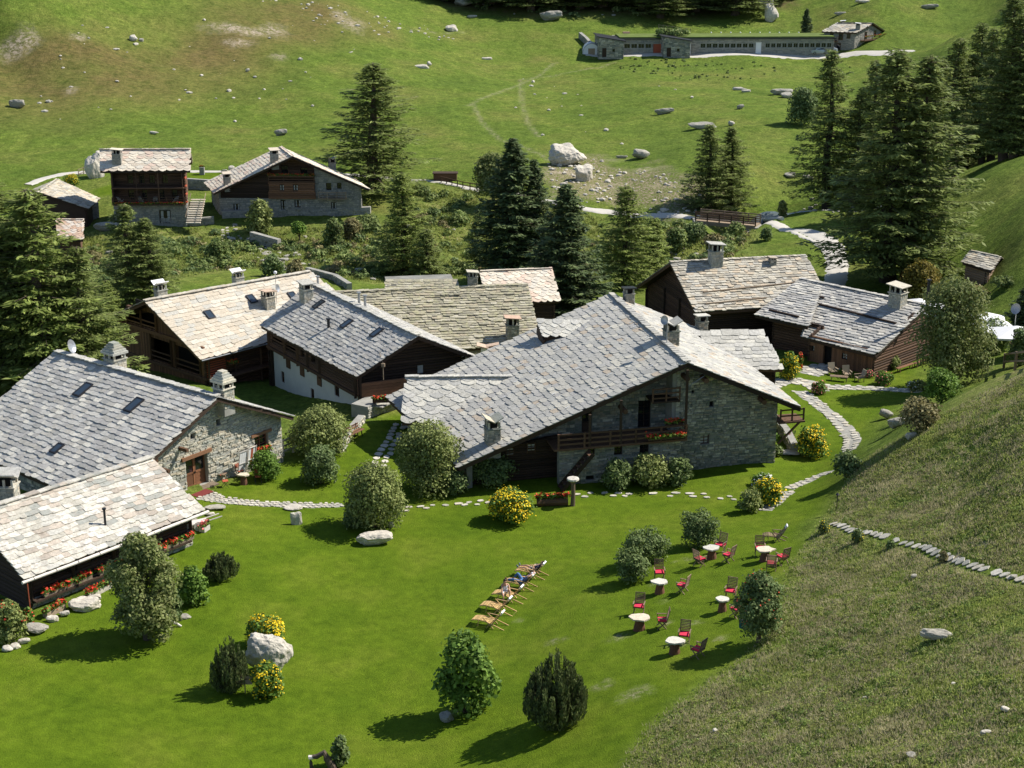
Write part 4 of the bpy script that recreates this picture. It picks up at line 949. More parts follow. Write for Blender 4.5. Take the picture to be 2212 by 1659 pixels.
# ---- H4: grey roof, white rendered wall
def house_white():
    qf, qb = gable((672,613),(903,726),(772,813),(565,703), 5.5, 2.85, E=(1036,775))
    H = thing('timber_house', 'dark timber house on a white rendered ground floor with grey slab roof, open upper gallery', 'house', (-12, 115, -.5))
    roof = deck(H, [qf, qb])
    roof_face(roof, qf, 'slab_grey', 'scale', .48, .37, .062, 300, jit=.4, ragged=.05); roof_face(roof, qb, 'slab_grey', 'scale', .5, .4, .06, 0); ridge_caps(roof, qf.A, qf.B, 'slab_light', .5, .5)
    for s in ((690,660),(750,702),(815,721)): skylight(roof, qf, *s, .6, 1.0)
    pipe(H, qf, 710, 710, .75, .12); pipe(H, qb, 776, 655, 1.1, .11, 'metal_grey', v=.12); pipe(H, qb, 789, 664, 1.1, .11, 'metal_grey', v=.12); pipe(H, qb, 921, 722, .8, .1, 'metal_grey', v=.12)
    fB, fA, bB, bA, rB, rA = inset(qf, qb, .9, .5, .45, .8); zb = base_z([fB, fA, bB, bA])
    # long wall (front): left = A end, right = B end
    zm = 1.1; u = (fB-fA); u.z = 0; L = u.length; u.normalize(); n = Vector((u.y, -u.x, 0))
    px = lambda *a: hole_px(fA, fB, *a)
    low = wall(H, fA-n*.25, fB-n*.25, zb, zm-.05, [(1.6,zb+1.2,2.2,zb+2.2),(L*.45,zb+1.3,L*.45+.6,zb+2.2),(L*.72,zm-1.3,L*.72+.8,zm-.15)], .4, 'plaster', None, name='lower_wall')
    for h in [(1.6,zb+1.2,2.2,zb+2.2),(L*.45,zb+1.3,L*.45+.6,zb+2.2),(L*.72,zm-1.3,L*.72+.8,zm-.15)]: window(H, low, h, 'log_brown', .12, .06, (1,1))
    hs = [(.9, zm+.6, 3.0, zm+1.65),(3.5, zm+.55, 5.3, zm+1.6),(6.3, zm+.65, 6.9, zm+1.35),(8.2, zm+.65, 8.9, zm+1.35)]
    up = wall(H, fA, fB, zm, fB.z-.16, hs, .2, 'log_dark', 'log', 'log_brown', 60, .3, .24, name='upper_wall'); R = Matrix((up['u'], up['n'], Vector((0,0,1)))).transposed()
    for i, h in enumerate(hs):
        if i < 2:
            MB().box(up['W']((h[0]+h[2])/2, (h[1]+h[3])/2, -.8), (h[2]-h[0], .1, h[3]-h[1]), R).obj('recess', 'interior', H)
            for z in (.2, .5): MB().bar(up['W'](h[0], h[1]+z, 0), up['W'](h[2], h[1]+z, 0), .05, .12).obj('rail', 'log_brown', H)
        else: window(H, up, h, 'log_dark', .1)
    for s in (.2, 3.25, 5.7, 7.6, 9.7, L-.2):
        if s < L: MB().bar(up['W'](s, zm-.3, .12), up['W'](s, fB.z-.2, .12), .2).obj('post', 'log_brown' if s < 6 else 'log_dark', H)
    MB().bar(up['W'](0, zm, .1), up['W'](L, zm, .1), .34, .24).obj('beam', 'log_brown', H)
    for s in (3.2, 5.8, 8.9): MB().box(low['W'](s, zm-.65, .05), (.7, .08, 1.1), R).obj('shutter', 'log_brown', H)
    # gable: left = front corner fB, right = back
    top = gtop(fB, rB, bB); Lg = (Vector(bB[:2])-Vector(fB[:2])).length
    wh = hole_px(fB, bB, 901, 788, 916, 808)
    gw = wall(H, fB, bB, zm+.1, top, [wh], .2, 'log_dark', 'log', 'log_dark', 90, .3, .22, name='gable_wall'); window(H, gw, wh, 'log_dark', .08, .04, (0,0), 'curtain')
    box = wall(H, fB+gw['n']*.75, fB.lerp(bB, .45)+gw['n']*.75, zm-.15, zm+1.15, [], .12, 'log_brown', 'plank', 'log_warm', 40, 9, name='balcony_front')
    P = Pieces('board', SH['plank'], 'log_warm')
    for k in range(5): P.add(M4(gw['u']*(Lg*.45), gw['n']*.05, Vector((0,0,.235)), box['W'](Lg*.225, zm+k*.255, .05)))
    P.build(H); MB().bar(gw['W'](0, zm-.1, .35), gw['W'](Lg, zm-.1, .35), .8, .14).obj('gallery_floor', 'log_dark', H)
    MB().bar(box['W'](0, zm-.2, 0), box['W'](0, fB.z-.1, 0), .16).obj('post', 'log_dark', H)
    gs = wall(H, fB-n*.1, bB-n*.1, zb, zm, [], .3, 'mortar_dark', 'stone', 'stone_wall', 60, name='lower_gable_wall')
    for s in (.5, .62): MB().bar(gw['W'](Lg*s, zb, .65), gw['W'](Lg*s, zm, .65), .12).obj('post', 'log_dark', H)
    p = gw['W'](Lg*.2, 3.7, .5); b = MB(); b.tube([p+Vector((0,0,.6))-gw['n']*.3, p+gw['n']*.5], .025, 5); b.obj('rope', 'wood_pale', H)
    b = MB(); p = p+gw['n']*.5; b.tube([p, p-Vector((0,0,.25))], .16, 8); b.tube([p, p-Vector((0,0,1.3))], .035, 5); b.obj('pulley', 'wood_pale', H)
    wall(H, bA, fA, zb, gtop(bA, rA, fA), [], .3, 'log_dark', 'log', 'log_dark', 20); wall(H, bB, bA, zb, bB.z-.16, [], .3, 'plaster', None)
    for a, b in ((qf.B, qf.C), (qb.A, qb.D), (qf.D, qf.C), (qf.A, qf.D)): fascia(H, a, b)
    chimney(H, qf, 662, 650, .95, 1.6, .85, 'slab', 'stone_lit')
    MB().tube([qf.C-Vector((0,0,.1)), Vector((qf.C.x, qf.C.y, 0))], .035, 6).obj('downpipe', 'log_brown', H)
    # garden wall and stone ledge in front of the gable
    a, b = G(795, 905), G(872, 880); gw2 = thing('garden_wall', 'low dry stone wall with flat sunlit top below the dark timber gable', 'wall', a)
    wall(gw2, a, b, min(a.z, b.z)-.4, max(a.z, b.z)+.95, [], 1.5, 'mortar', 'stone', 'stone_lit', 120, .35, .13)
    MB().box(((a+b)/2+Vector((.3,.8,.02)))+Vector((0,0,1.0)), ((b-a).length, 1.7, .08), Matrix.Rotation(math.atan2(b.y-a.y, b.x-a.x), 3, 'Z')).obj('coping', 'slab_light', gw2)
    pl = thing('flower_trough', 'trough of red geraniums standing on the low stone wall', 'planter', a+Vector((.5,.7,1.0))); flowerbed(pl, a+Vector((.3,.8,1.15)), a+Vector((1.6,.95,1.15)), 'flower_red', .3, .25)
    return H, qf, qb
H4, H4q, H4b = house_white()

# ---- H5: old lichen roof
def house_old():
    zr, ze = 3.2, -.3; A, B, C, D = Z(700,634,zr), Z(1137,617,zr), None, None
    d = (B-A).normalized(); dn = Vector((d.y, -d.x, 0)); C = B+dn*7.8+Vector((0,0,-3.5)); D = A+dn*7.8+Vector((0,0,-3.5))
    q = Quad(A, B, C, D); qb = Quad(B, A, A-dn*4+Vector((0,0,-1.8)), B-dn*4+Vector((0,0,-1.8)))
    H = thing('stone_house', 'wide stone house with an old lichen yellow slab roof in the middle of the hamlet', 'house', (A+B)/2+Vector((0,0,-6)))
    roof = deck(H, [q, qb]); roof_face(roof, q, 'slab_old', 'rough', .62, .34, .12, 300, jit=.5, ragged=.13); roof_face(roof, qb, 'slab_old', 'rough', .6, .4, .07, 0)
    ridge_caps(roof, A, B, 'slab_old', .55, .55); z = base_z([A, B, C, D])
    c = [D-dn*.5+d*.5, C-dn*.5-d*.5, B-dn*3.4-d*.5, A-dn*3.4+d*.5]
    for i in range(4):
        p0, p1 = c[i], c[(i+1) % 4]; wall(H, p0, p1, z, [C.z, None][0] if i in (0, 2) else gtop(Vector((p0.x,p0.y,min(C.z, p0.z))), (B if i == 1 else A)-Vector((0,0,.1)), Vector((p1.x,p1.y,min(C.z, p1.z)))), [], .4, 'mortar_dark', 'stone', 'stone_wall', 0)
    # higher strip of roof behind
    A2, B2 = Z(833,607,3.75), Z(985,606,3.75); q2 = Quad(A2, B2, B2+dn*2.0+Vector((0,0,-.85)), A2+dn*2.0+Vector((0,0,-.85))); r2 = deck(H, [q2], name='upper_roof'); roof_face(r2, q2, 'slab_old', 'rough', .55, .32, .07, 60, jit=.5)
    MB().box(((A2+B2)/2-dn*1.2)-Vector((0,0,1.4)), ((B2-A2).length*.96, 3.4, 2.4), Matrix((d, -dn, Vector((0,0,1)))).transposed()).obj('upper_wall', 'mortar_dark', H)
    chimney(H, q, 1107, 733, 1.05, 2.0, .85, 'slab', 'stone_wall', capmat='slab_red')
    chimney(H, Quad(A+Vector((0,0,-.2)), B+Vector((0,0,-.2)), C, D), 1021, 618, .8, 1.35, .7, 'slab', 'stone_wall', capmat='slab_tan')
    # vent hood with lichen slab at the foot of the roof
    p = q.at(1058, 775); o = MB().box(p+Vector((-.5,0,.2)), (.5, .5, 1.6)).obj('vent_shaft', 'plaster', H); b = MB(); b.box(p+Vector((-.3,0,1.1)), (1.7, 1.0, .08), Matrix.Rotation(.25, 3, 'Y')); b.box(p+Vector((.2,.1,1.22)), (1.2, .8, .08), Matrix.Rotation(-.2, 3, 'Y')); b.obj('vent_hood', 'slab_red', o)
    # H5b
    zr = 3.4; A, B = Z(1038,587,zr), Z(1190,581,zr); d = (B-A).normalized(); dn = Vector((d.y, -d.x, 0)); C, D = B+dn*4.6+Vector((0,0,-2)), A+dn*4.6+Vector((0,0,-2)); q = Quad(A, B, C, D); qb = Quad(B, A, A-dn*4+Vector((0,0,-1.8)), B-dn*4+Vector((0,0,-1.8)))
    G_ = thing('timber_house', 'small house with a pale slab roof half hidden behind the tall spruce', 'house', (A+B)/2+Vector((0,0,-6))); roof = deck(G_, [q, qb]); roof_face(roof, q, 'slab_far', 'loz', .7, .42, .06, 120); roof_face(roof, qb, 'slab_far', 'loz', .7, .5, .06, 0); z = base_z([A, B, C, D])
    c = [D-dn*.5+d*.5, C-dn*.5-d*.5, B-dn*3.4-d*.5, A-dn*3.4+d*.5]
    for i in range(4):
        p0, p1 = c[i], c[(i+1) % 4]; wall(G_, p0, p1, z, C.z if i in (0, 2) else gtop(Vector((p0.x,p0.y,C.z)), (B if i == 1 else A)-Vector((0,0,.1)), Vector((p1.x,p1.y,C.z))), [], .3, 'log_dark', 'log', 'log_dark', 0)
    return H
H5 = house_old()

# ---- H6: main house
def house_main():
    qf, qb = gable((1320,636),(1484,784),(991,1009),(838,858), 8.0, 1.95, E=(1728,880))
    H = thing('main_house', 'largest stone house, sweeping grey slab roof, wooden balcony, shaded stone front', 'house', (6, 98, 0))
    roof = deck(H, [qf, qb], th=.2)
    roof_face(roof, qf, 'slab_main', 'slant', .68, .50, .058, 300, jit=.22); roof_face(roof, qb, 'slab_main', 'scale', .62, .52, .06, 0)
    ridge_caps(roof, qf.A, qf.B, 'slab_main', .45, .6)
    P = Pieces('snow_hook', [MB().box((0,0,0), (1,1,1))], 'white')
    for k in range(70):
        u, v = rnd.uniform(.03, .97), (int(rnd.random()*13)+.5)/13; x, y, n = qf.frame(u, v); P.add(M4(x*.05, y*.26, n*.03, qf.p(u, v)+n*.14))
    P.build(roof, 70, 0)
    fB, fA, bB, bA, rB, rA = inset(qf, qb, 1.1, .6, .9, 1.3); zb = base_z([fB, fA, bB, bA], .6)
    u = Vector((bB.x-fB.x, bB.y-fB.y, 0)); L = u.length; u.normalize(); n = Vector((u.y, -u.x, 0)); top = gtop(fB, rB, bB)
    tf = lambda s: float(np.interp(s, [a for a, _ in top], [z for _, z in top]))
    S = lambda px, py: wpix(fB, bB, px, py)
    sr = S(1463, 850)[0]; sl = S(1200, 1000)[0]
    P0 = lambda s, d=0: Vector((fB.x+u.x*s+n.x*d, fB.y+u.y*s+n.y*d, 0))
    # right block, full height
    px1 = P0(sr, .0); hs = []
    for q in ((1532,867,1542,879),(1513,940,1532,959),(1494,843,1500,850)):
        a = S(q[0], q[1]); c = S(q[2], q[3]); hs.append((a[0]-sr, c[1], c[0]-sr, a[1]))
    rt = [(0, tf(sr)), (top[1][0]-sr, top[1][1]), (L-sr, top[2][1])] if top[1][0] > sr else [(0, tf(sr)), (L-sr, top[2][1])]
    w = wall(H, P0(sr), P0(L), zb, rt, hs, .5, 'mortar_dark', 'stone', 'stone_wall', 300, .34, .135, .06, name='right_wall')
    window(H, w, hs[1], 'log_brown', .2, .05, (1, 2), 'curtain')
    R = Matrix((w['u'], w['n'], Vector((0,0,1)))).transposed()
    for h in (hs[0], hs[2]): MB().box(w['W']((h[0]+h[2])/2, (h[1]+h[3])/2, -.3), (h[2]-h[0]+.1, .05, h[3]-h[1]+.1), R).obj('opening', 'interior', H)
    # left block: ground floor in front, upper floor set back behind the balcony
    zf = S(1350, 945)[1]; zf = max(2.6, min(zf, 3.4)); fw = .9
    hl = []
    for q in ((1327,962,1345,983),(1382,961,1402,983),(1270,968,1285,985),(1266,1028,1284,1037)):
        a = wpix(P0(0, fw), P0(L, fw), q[0], q[1]); c = wpix(P0(0, fw), P0(L, fw), q[2], q[3]); hl.append((a[0]-sl, max(c[1], zb+.3), c[0]-sl, max(a[1], zb+.6)))
    lw = wall(H, P0(sl, fw), P0(sr, fw), zb, zf-.1, hl, .5, 'mortar', 'stone', 'stone_wall', 240, .34, .14, .06, name='ground_floor_wall')
    for h in hl[:2]: window(H, lw, h, 'log_dark', .22, .05, (1, 1))
    window(H, lw, hl[2], 'log_dark', .2, .05, (1, 1)); MB().box(lw['W']((hl[3][0]+hl[3][2])/2, (hl[3][1]+hl[3][3])/2, -.3), (.9, .05, .5), R).obj('opening', 'interior', H)
    sd = 1.3; ul = S(1090, 960)[0]; k = [(0, tf(ul)), (sr-ul, tf(sr))]
    a = wpix(P0(0, -sd), P0(L, -sd), 1362, 850); dd = (sr-ul-2.3, zf+.1, sr-ul-1.4, zf+2.1); d2 = (S(1268,930)[0]-ul, zf+.1, S(1290,930)[0]-ul, zf+1.7)
    uw = wall(H, P0(ul, -sd), P0(sr, -sd), zf-.3, k, [dd, d2], .4, 'mortar_dark', 'stone', 'stone_wall', 100, .4, .17, .05, name='upper_wall')
    window(H, uw, dd, 'log_dark', .15, .07, (1, 3)); plank_door(H, uw, d2, 'log_dark', .12, 1, True)
    MB().bar(P0(sr-.02, fw/2-sd/2)+Vector((0,0,zf)), P0(sr-.02, fw/2-sd/2)+Vector((0,0,zf+.01)), .01).obj('flashing', 'metal_dark', H)
    wall(H, P0(sr, fw), P0(sr, -sd-.05), zb, zf, [], .4, 'mortar', 'stone', 'stone_lit', 40, .3, .15, name='corner_pier')
    wall(H, P0(sr, -.0), P0(sr, -sd-.1), zf-.1, tf(sr)-.05, [], .35, 'mortar', None, name='corner_wall')
    P = Pieces('stone', SH['stone'], 'stone_lit'); z = zf
    while z < tf(sr)-.4:
        h = rnd.uniform(.12, .2); P.add(M4(-u*.02+n*.0+Vector((0,0,0))+u*.28, n*.1, Vector((0,0,h*.92)), P0(sr+.05, -.02)+Vector((0,0,z+h/2)))); z += h
    P.build(H)
    # floor of the balcony, balustrade, posts, flowers
    b0 = S(1195, 960)[0]; MB().box((P0((b0+sr)/2, fw/2-sd/2+.25)+Vector((0,0,zf))), (sr-b0+.6, fw+sd+.5, .14), R).obj('balcony_floor', 'log_brown', H)
    a_ = P0(b0, fw+.45)+Vector((0,0,zf+.07)); c_ = P0(sr+.25, fw+.45)+Vector((0,0,zf+.07)); rl = rail(H, a_, c_, 1.0, 3, 6, 'log_brown', .12, 'balcony_railing')
    rail(H, c_, P0(sr+.25, -.1)+Vector((0,0,zf+.07)), 1.0, 3, 2, 'wood_pale', .1, 'balcony_railing')
    for s in (S(1329,880)[0], sr+.2, S(1262,930)[0]):
        MB().bar(P0(s, fw+.4)+Vector((0,0,zf)), P0(s, fw+.4)+Vector((0,0,tf(s)-.15)), .17).obj('post', 'log_dark', H)
    flowerbed(H, P0(S(1385,900)[0], fw+.6)+Vector((0,0,zf+.3)), P0(sr+.05, fw+.6)+Vector((0,0,zf+.3)), 'flower_red', .22, .16)
    flowerbed(H, P0(sr-1.1, fw+.1)+Vector((0,0,zf+1.05)), P0(sr+.1, fw+.1)+Vector((0,0,zf+1.05)), 'flower_red', .22, .2)
    # small upper loggia with a white chair
    lz = zf+2.5; ls = sr-1.9; MB().box(P0(ls+.95, -.2)+Vector((0,0,lz)), (1.9, 1.6, .1), R).obj('loggia_floor', 'log_dark', H)
    rail(H, P0(ls, .5)+Vector((0,0,lz)), P0(sr, .5)+Vector((0,0,lz)), .95, 3, 3, 'log_brown', .1, 'loggia_railing')
    # dark recess and glazed door under the low roof at left
    e0 = S(1110, 985)[0]; hd = (sl-e0-.9, zb+.7, sl-e0-.1, zb+2.7)
    cw = wall(H, P0(.2, -.6), P0(sl+.3, -.6), zb, [(0, tf(.2)), (sl+.1, min(tf(sl+.3), zf+.3))], [], .3, 'log_dark', 'log', 'log_dark', 60, name='recess_wall')
    for x0, x1, z0, z1 in ((1138,1156,955,978),(1092,1110,966,984)):
        a = wpix(P0(0,-.55), P0(L,-.55), x0, z1); c = wpix(P0(0,-.55), P0(L,-.55), x1, z0); fr = dict(W=lambda s, z, d=0: P0(s, -.5+d)+Vector((0,0,z)), u=u, n=n); window(H, fr, (a[0], a[1], c[0], c[1]), 'log_brown', 0, .05, (1, 1), 'curtain')
    # outside stair under the balcony
    s0, s1 = S(1262, 965)[0], S(1195, 1035)[0]
    for d in (fw+.5, fw+1.3): MB().bar(P0(s0, d)+Vector((0,0,zf-.15)), P0(s1, d)+Vector((0,0,.1)), .08, .26).obj('stair_stringer', 'log_dark', H)
    for k in range(9): p = (P0(s0, fw+.9)+Vector((0,0,zf-.2))).lerp(P0(s1, fw+.9)+Vector((0,0,.1)), (k+.5)/9); MB().box(p, (.3, .8, .05), R).obj('stair_step', 'log_brown', H)
    # other walls
    wall(H, fA, fB, zb, fB.z-.2, [], .4, 'mortar', 'stone', 'stone_lit', 30); wall(H, bB, bA, zb, bB.z-.2, [], .4, 'mortar_dark', 'stone', 'stone_wall', 0); wall(H, bA, fA, zb, gtop(bA, rA, fA), [], .4, 'mortar_dark', 'stone', 'stone_wall', 0)
    for a, b in ((qf.B, qf.C), (qb.A, qb.D), (qf.D, qf.C), (qb.C, qb.D)): fascia(H, a, b, 'log_dark', .12, .3)
    for s, z in ((S(1475,810)),(S(1516,814)),(S(1342,880)),(S(1268,937)),(S(1640,860))): MB().tube([P0(s, -.2)+Vector((0,0,min(z, tf(s)-.3))), P0(s, .95)+Vector((0,0,min(z, tf(s)-.3)))], .18, 10).obj('beam_end', 'log_brown', H)
    # balcony on the right side with brace
    p = P0(L, -.2); MB().box(p+u*.9+Vector((0,0,3.0)), (1.9, 1.6, .12), R).obj('side_balcony_floor', 'log_brown', H); rail(H, p+u*.1+n*.6+Vector((0,0,3.05)), p+u*1.8+n*.6+Vector((0,0,3.05)), .85, 2, 3, 'log_brown', .1, 'side_balcony_railing')
    MB().bar(p+u*.05+n*.5+Vector((0,0,1.4)), p+u*1.6+n*.5+Vector((0,0,2.9)), .12).obj('brace', 'log_brown', H)
    chimney(H, qf, 1064, 955, .95, 1.55, .85, 'pitch', 'stone_wall', capmat='stone_lit'); chimney(H, qb, 1449, 742, .95, 1.45, .9, 'pitch', 'stone_wall', capmat='slab_main'); chimney(H, qb, 1358, 655, .75, 1.2, .7, 'slab', 'stone_wall', capmat='metal_dark')
    chimney(H, qb, 1515, 716, .85, 1.3, .75, 'slab', 'stone_wall', capmat='slab_light')
    p = qb.at(1440, 745); MB().tube([p, p+Vector((0,0,1.9))], .03, 5).obj('aerial_mast', 'metal_grey', H); dsh(H, p+Vector((-.2,-.1,1.8)), .33, (-.6,-.6,.2))
    p = P0(top[1][0]+.1, .9)+Vector((0,0,top[1][1]-.5)); b = MB(); b.tube([p, p+Vector((.1,-.1,-.9)), p+u*1.2+Vector((0,0,-.3))], .025, 5); b.obj('aerial_bracket', 'metal_grey', H)
    # wing roof in front left (light slabs) and wing on the right, dormer
    A, B, C, D = (Z(879,816.6,4.5), Z(1128,815,4.5), Z(1018,914,2.35), Z(868.6,912,2.35)); q = Quad(A, B, C, D); WR = deck(H, [q], name='wing_roof'); roof_face(WR, q, 'slab_light', 'loz', .98, .46, .065, 160, jit=.1)
    A2 = A; dn = (D-A); dn.z = 0; dn.normalize(); bk = Quad(B, A, A-dn*3.0+Vector((0,0,-1.4)), B-dn*1.2+Vector((0,0,-.4))); r2 = deck(H, [bk], name='wing_roof'); roof_face(r2, bk, 'slab_light', 'loz', .68, .52, .06, 0)
    ridge_caps(WR, A, B, 'slab_light', .4, .5)
    d = (C-D).normalized(); MB().bar(C+(B-C).normalized()*.1+Vector((0,0,.1)), B+Vector((0,0,.12)), .16, .04).obj('valley_flashing', 'copper', H)
    wz = base_z([C, D]); p0, p1 = D-dn*.5+d*.5, C-dn*.5; wall(H, p0, p1, wz, D.z+.1, [], .4, 'mortar', 'stone', 'stone_lit', 60); wall(H, A-dn*2.2+d*.5, p0, wz, [(0, D.z+.1), (2.2, A.z-.2), ((A-dn*2.2-p0+d*.5).xy.length, D.z+.1)], [], .4, 'mortar', 'stone', 'stone_lit', 30)
    MB().bar(D+Vector((0,0,-.13)), C+Vector((0,0,-.13)), .1, .2).obj('bargeboard', 'log_brown', H)
    A, B, C, D = (Z(1500,719,5.7), Z(1647,717,5.7), Z(1690,797,4.0), Z(1597,798,4.0)); q = Quad(A, B, C, D); RR = deck(H, [q], name='wing_roof'); roof_face(RR, q, 'slab_light', 'scale', .72, .5, .06, 110, jit=.2)
    p = B.lerp(C, .9); wall(H, Vector(D)+Vector((1.0,.7,0)), Vector(C)+Vector((-.5,.6,0)), base_z([C, D], .5), C.z-.05, [], .3, 'log_dark', 'log', 'log_dark', 10); wall(H, Vector(C)+Vector((-.5,.6,0)), Vector(B)+Vector((-.5,0,0)), base_z([C, D], .5), [(0, C.z-.05), ((C-B).xy.length, B.z-.2)], [], .3, 'log_dark', 'log', 'log_dark', 10)
    MB().bar(D-Vector((0,0,.13)), C-Vector((0,0,.13)), .1, .2).obj('bargeboard', 'log_brown', H)
    # dormer
    e = qf.n; TL, TR, BR, BL = qf.at(1162, 700), qf.at(1300, 696), qf.at(1252, 733), qf.at(1175, 735)
    A, B = Z(1162,694,7.05), Z(1298,697,7.0); C, D = Z(1250,726,6.35), Z(1174,728,6.35); q = Quad(A, B, C, D); DR = deck(H, [q], name='dormer_roof'); roof_face(DR, q, 'slab_light', 'loz', .66, .5, .06, 60, jit=.1)
    m0, m1 = D.lerp(A, .2), C.lerp(B, .2); MB().box((m0+m1)/2-Vector((0,0,.55)), ((m1-m0).length*.92, .2, 1.0), Matrix.Rotation(math.atan2(m1.y-m0.y, m1.x-m0.x), 3, 'Z')).obj('dormer_wall', 'log_brown', H)
    ms = (A+D)/2; MB().bar(A-Vector((0,0,.5)), D-Vector((0,0,.6)), .15, .9).obj('dormer_cheek', 'log_dark', H)
    # snow fence log at the right roof edge
    return H, qf, P0, zf, sr, fw, sd, S
H6, H6q, H6P, H6zf, H6sr, H6fw, H6sd, H6S = house_main()

# ---- H7/H8: log barns on the right
def house_right():
    zr, ze = 4.2, 1.15; qf, qb = gable((1740,554),(1449,568),(1503,675),(1790,655), zr, ze, back=1.0)
    qf = Quad(qf.A, qf.B, qf.C, qf.D); F_ = PL(1376, 620, qf.B, Vector(((qf.C-qf.B).y, -(qf.C-qf.B).x, 0)).normalized()); qb = Quad(qf.B, qf.A, F_+(qf.A-qf.B), F_)
    H = thing('log_barn', 'tall log barn at right with a tan slab roof and dark log gable', 'barn', (18, 138, -2.5)); roof = deck(H, [qf, qb])
    roof_face(roof, Quad(qf.B, qf.A, qf.D, qf.C), 'slab_tan', 'scale', .54, .34, .10, 300, jit=.45, ragged=.10); roof_face(roof, qb, 'slab_tan', 'scale', .55, .4, .06, 0); ridge_caps(roof, qf.A, qf.B, 'slab_tan', .5, .5)
    for a, b in (((1519,636),(1745,612)),((1524,661),(1655,648))): MB().bar(qf.at(*a)+Vector((0,0,.2)), qf.at(*b)+Vector((0,0,.2)), .14, .14).obj('snow_log', 'wood_pale', roof)
    fB, fA, bB, bA, rB, rA = inset(qf, qb, .9, .5, .8, .8); zb = base_z([fB, fA, bB, bA], .8)
    wall(H, bB, fB, zb, gtop(bB, rB, fB), [], .25, 'log_dark', 'log', 'log_brown', 100, .3, .22); w = wall(H, fB, fA, zb, fB.z-.16, [(7.2, zb+3.0, 7.9, zb+3.8)], .25, 'log_dark', 'log', 'log_dark', 60, .3, .22)
    window(H, w, (7.2, zb+3.0, 7.9, zb+3.8), 'log_dark', .1); wall(H, fA, bA, zb, gtop(fA, rA, bA), [], .25, 'log_dark', 'log', 'log_dark', 0); wall(H, bA, bB, zb, bB.z-.16, [], .25, 'log_dark', 'log', 'log_dark', 0)
    g = [Vector((bB.x, bB.y, 0)).lerp(Vector((fB.x, fB.y, 0)), t) for t in (0, .36, .64, 1)]; nn = (fB-bB); nn.z = 0; nn.normalize(); no = Vector((nn.y, -nn.x, 0))
    for k, p in enumerate(g): MB().bar(Vector((p.x, p.y, zb))+no*.15, Vector((p.x, p.y, [bB.z, bB.z+1.4, bB.z+1.4, fB.z][k]-.4))+no*.15, .2).obj('corner_post', 'log_dark', H)
    for a, b in ((qf.B, qf.C), (qf.B, F_), (qf.C, qf.D)): fascia(H, a, b, 'log_brown')
    chimney(H, qf, 1545, 573, 1.15, 2.1, 1.0, 'slab', 'stone_lit', capmat='slab_light'); chimney(H, qf, 1668, 572, .6, .7, .6, 'slab', 'stone_wall', capmat='slab_main')
    # grey roof
    zr, ze = 2.9, .05; q = Quad(Z(1730,604,zr), Z(2002.6,661,zr-.1), Z(1890.6,768,ze), Z(1722,724,.35)); q2 = Quad(Z(1730,604,zr), Z(1745,607,zr), Z(1745,704,1.05), Z(1633,681,1.1))
    G_ = thing('log_house', 'low log house at right with dark grey slab roof, snow logs and a planked front', 'house', (28, 128, -2))
    qm = Quad(Z(1730,604,zr), Z(2002.6,661,zr-.1), Z(1890.6,768,ze), Z(1720,724.5,ze+.1))
    # main quad split: left strip ends higher
    qL = Quad(Z(1730,604,zr), Z(1775,613,zr), Z(1745,706,.95), Z(1633,681,.95)); qR = Quad(Z(1775,613,zr), Z(2002.6,661,zr), Z(1890.6,768,ze), Z(1735,728,ze))
    d = (qR.B-qR.A); d.z = 0; d.normalize(); dn = Vector((d.y, -d.x, 0)); qB = Quad(qR.B, qL.A, qL.A-dn*3.5+Vector((0,0,-1.5)), qR.B-dn*3.5+Vector((0,0,-1.5)))
    roof = deck(G_, [qL, qR, qB]); roof_face(roof, qR, 'slab_grey', 'slant', .60, .42, .10, 230, jit=.3, ragged=.06); roof_face(roof, qL, 'slab_grey', 'slant', .60, .42, .10, 70, jit=.3, ragged=.06); roof_face(roof, qB, 'slab_grey', 'slant', .6, .5, .06, 0)
    ridge_caps(roof, qL.A, qR.B, 'slab_grey', .45, .5)
    for a, b in (((1706,631),(1780,648)),((1770,662),(1935,703)),): MB().bar(qR.at(*a)+Vector((0,0,.2)), qR.at(*b)+Vector((0,0,.2)), .2, .16).obj('snow_log', 'log_dark', roof)
    MB().bar(qL.at(1662,674)+Vector((0,0,.2)), qL.at(1725,689)+Vector((0,0,.2)), .2, .16).obj('snow_log', 'log_dark', roof)
    uu = d; fL, fR = Z(1740,735,ze)-dn*.7, Z(1880,768,ze)-dn*.75; z0 = base_z([fL, fR], .5)
    hp = lambda *a: hole_px(fL, fR, *a)
    dr = hp(1779,747,1796,787); hs = [dr, hp(1749,746,1759,758), hp(1818,763,1830,776)]; dr = (dr[0], z0+.5, dr[2], dr[3]); hs[0] = dr
    w = wall(G_, fL, fR, z0, ze-.15+.45, hs, .2, 'log_brown', 'plank', 'log_warm', 80, .24); R = Matrix((w['u'], w['n'], Vector((0,0,1)))).transposed()
    MB().box(w['W']((dr[0]+dr[2])/2, (dr[1]+dr[3])/2, -.3), (dr[2]-dr[0]+.2, .05, dr[3]-dr[1]), R).obj('doorway', 'interior', G_)
    for h in hs[1:]: window(G_, w, h, 'log_dark', .1, .05, (0, 1), curtain=True)
    bk = fR-dn*-0+(-dn)*6.0; rt_ = (qR.B-Vector((0,0,.2))); wr = wall(G_, fR, fR-dn*9.0+d*0, z0, gtop(Vector((fR.x, fR.y, ze+.2)), Vector((fR.x-dn.x*6, fR.y-dn.y*6, zr-.1)), Vector((fR.x-dn.x*9, fR.y-dn.y*9, zr-1.2))), [], .25, 'log_dark', 'log', 'log_brown', 60, .3, .24)
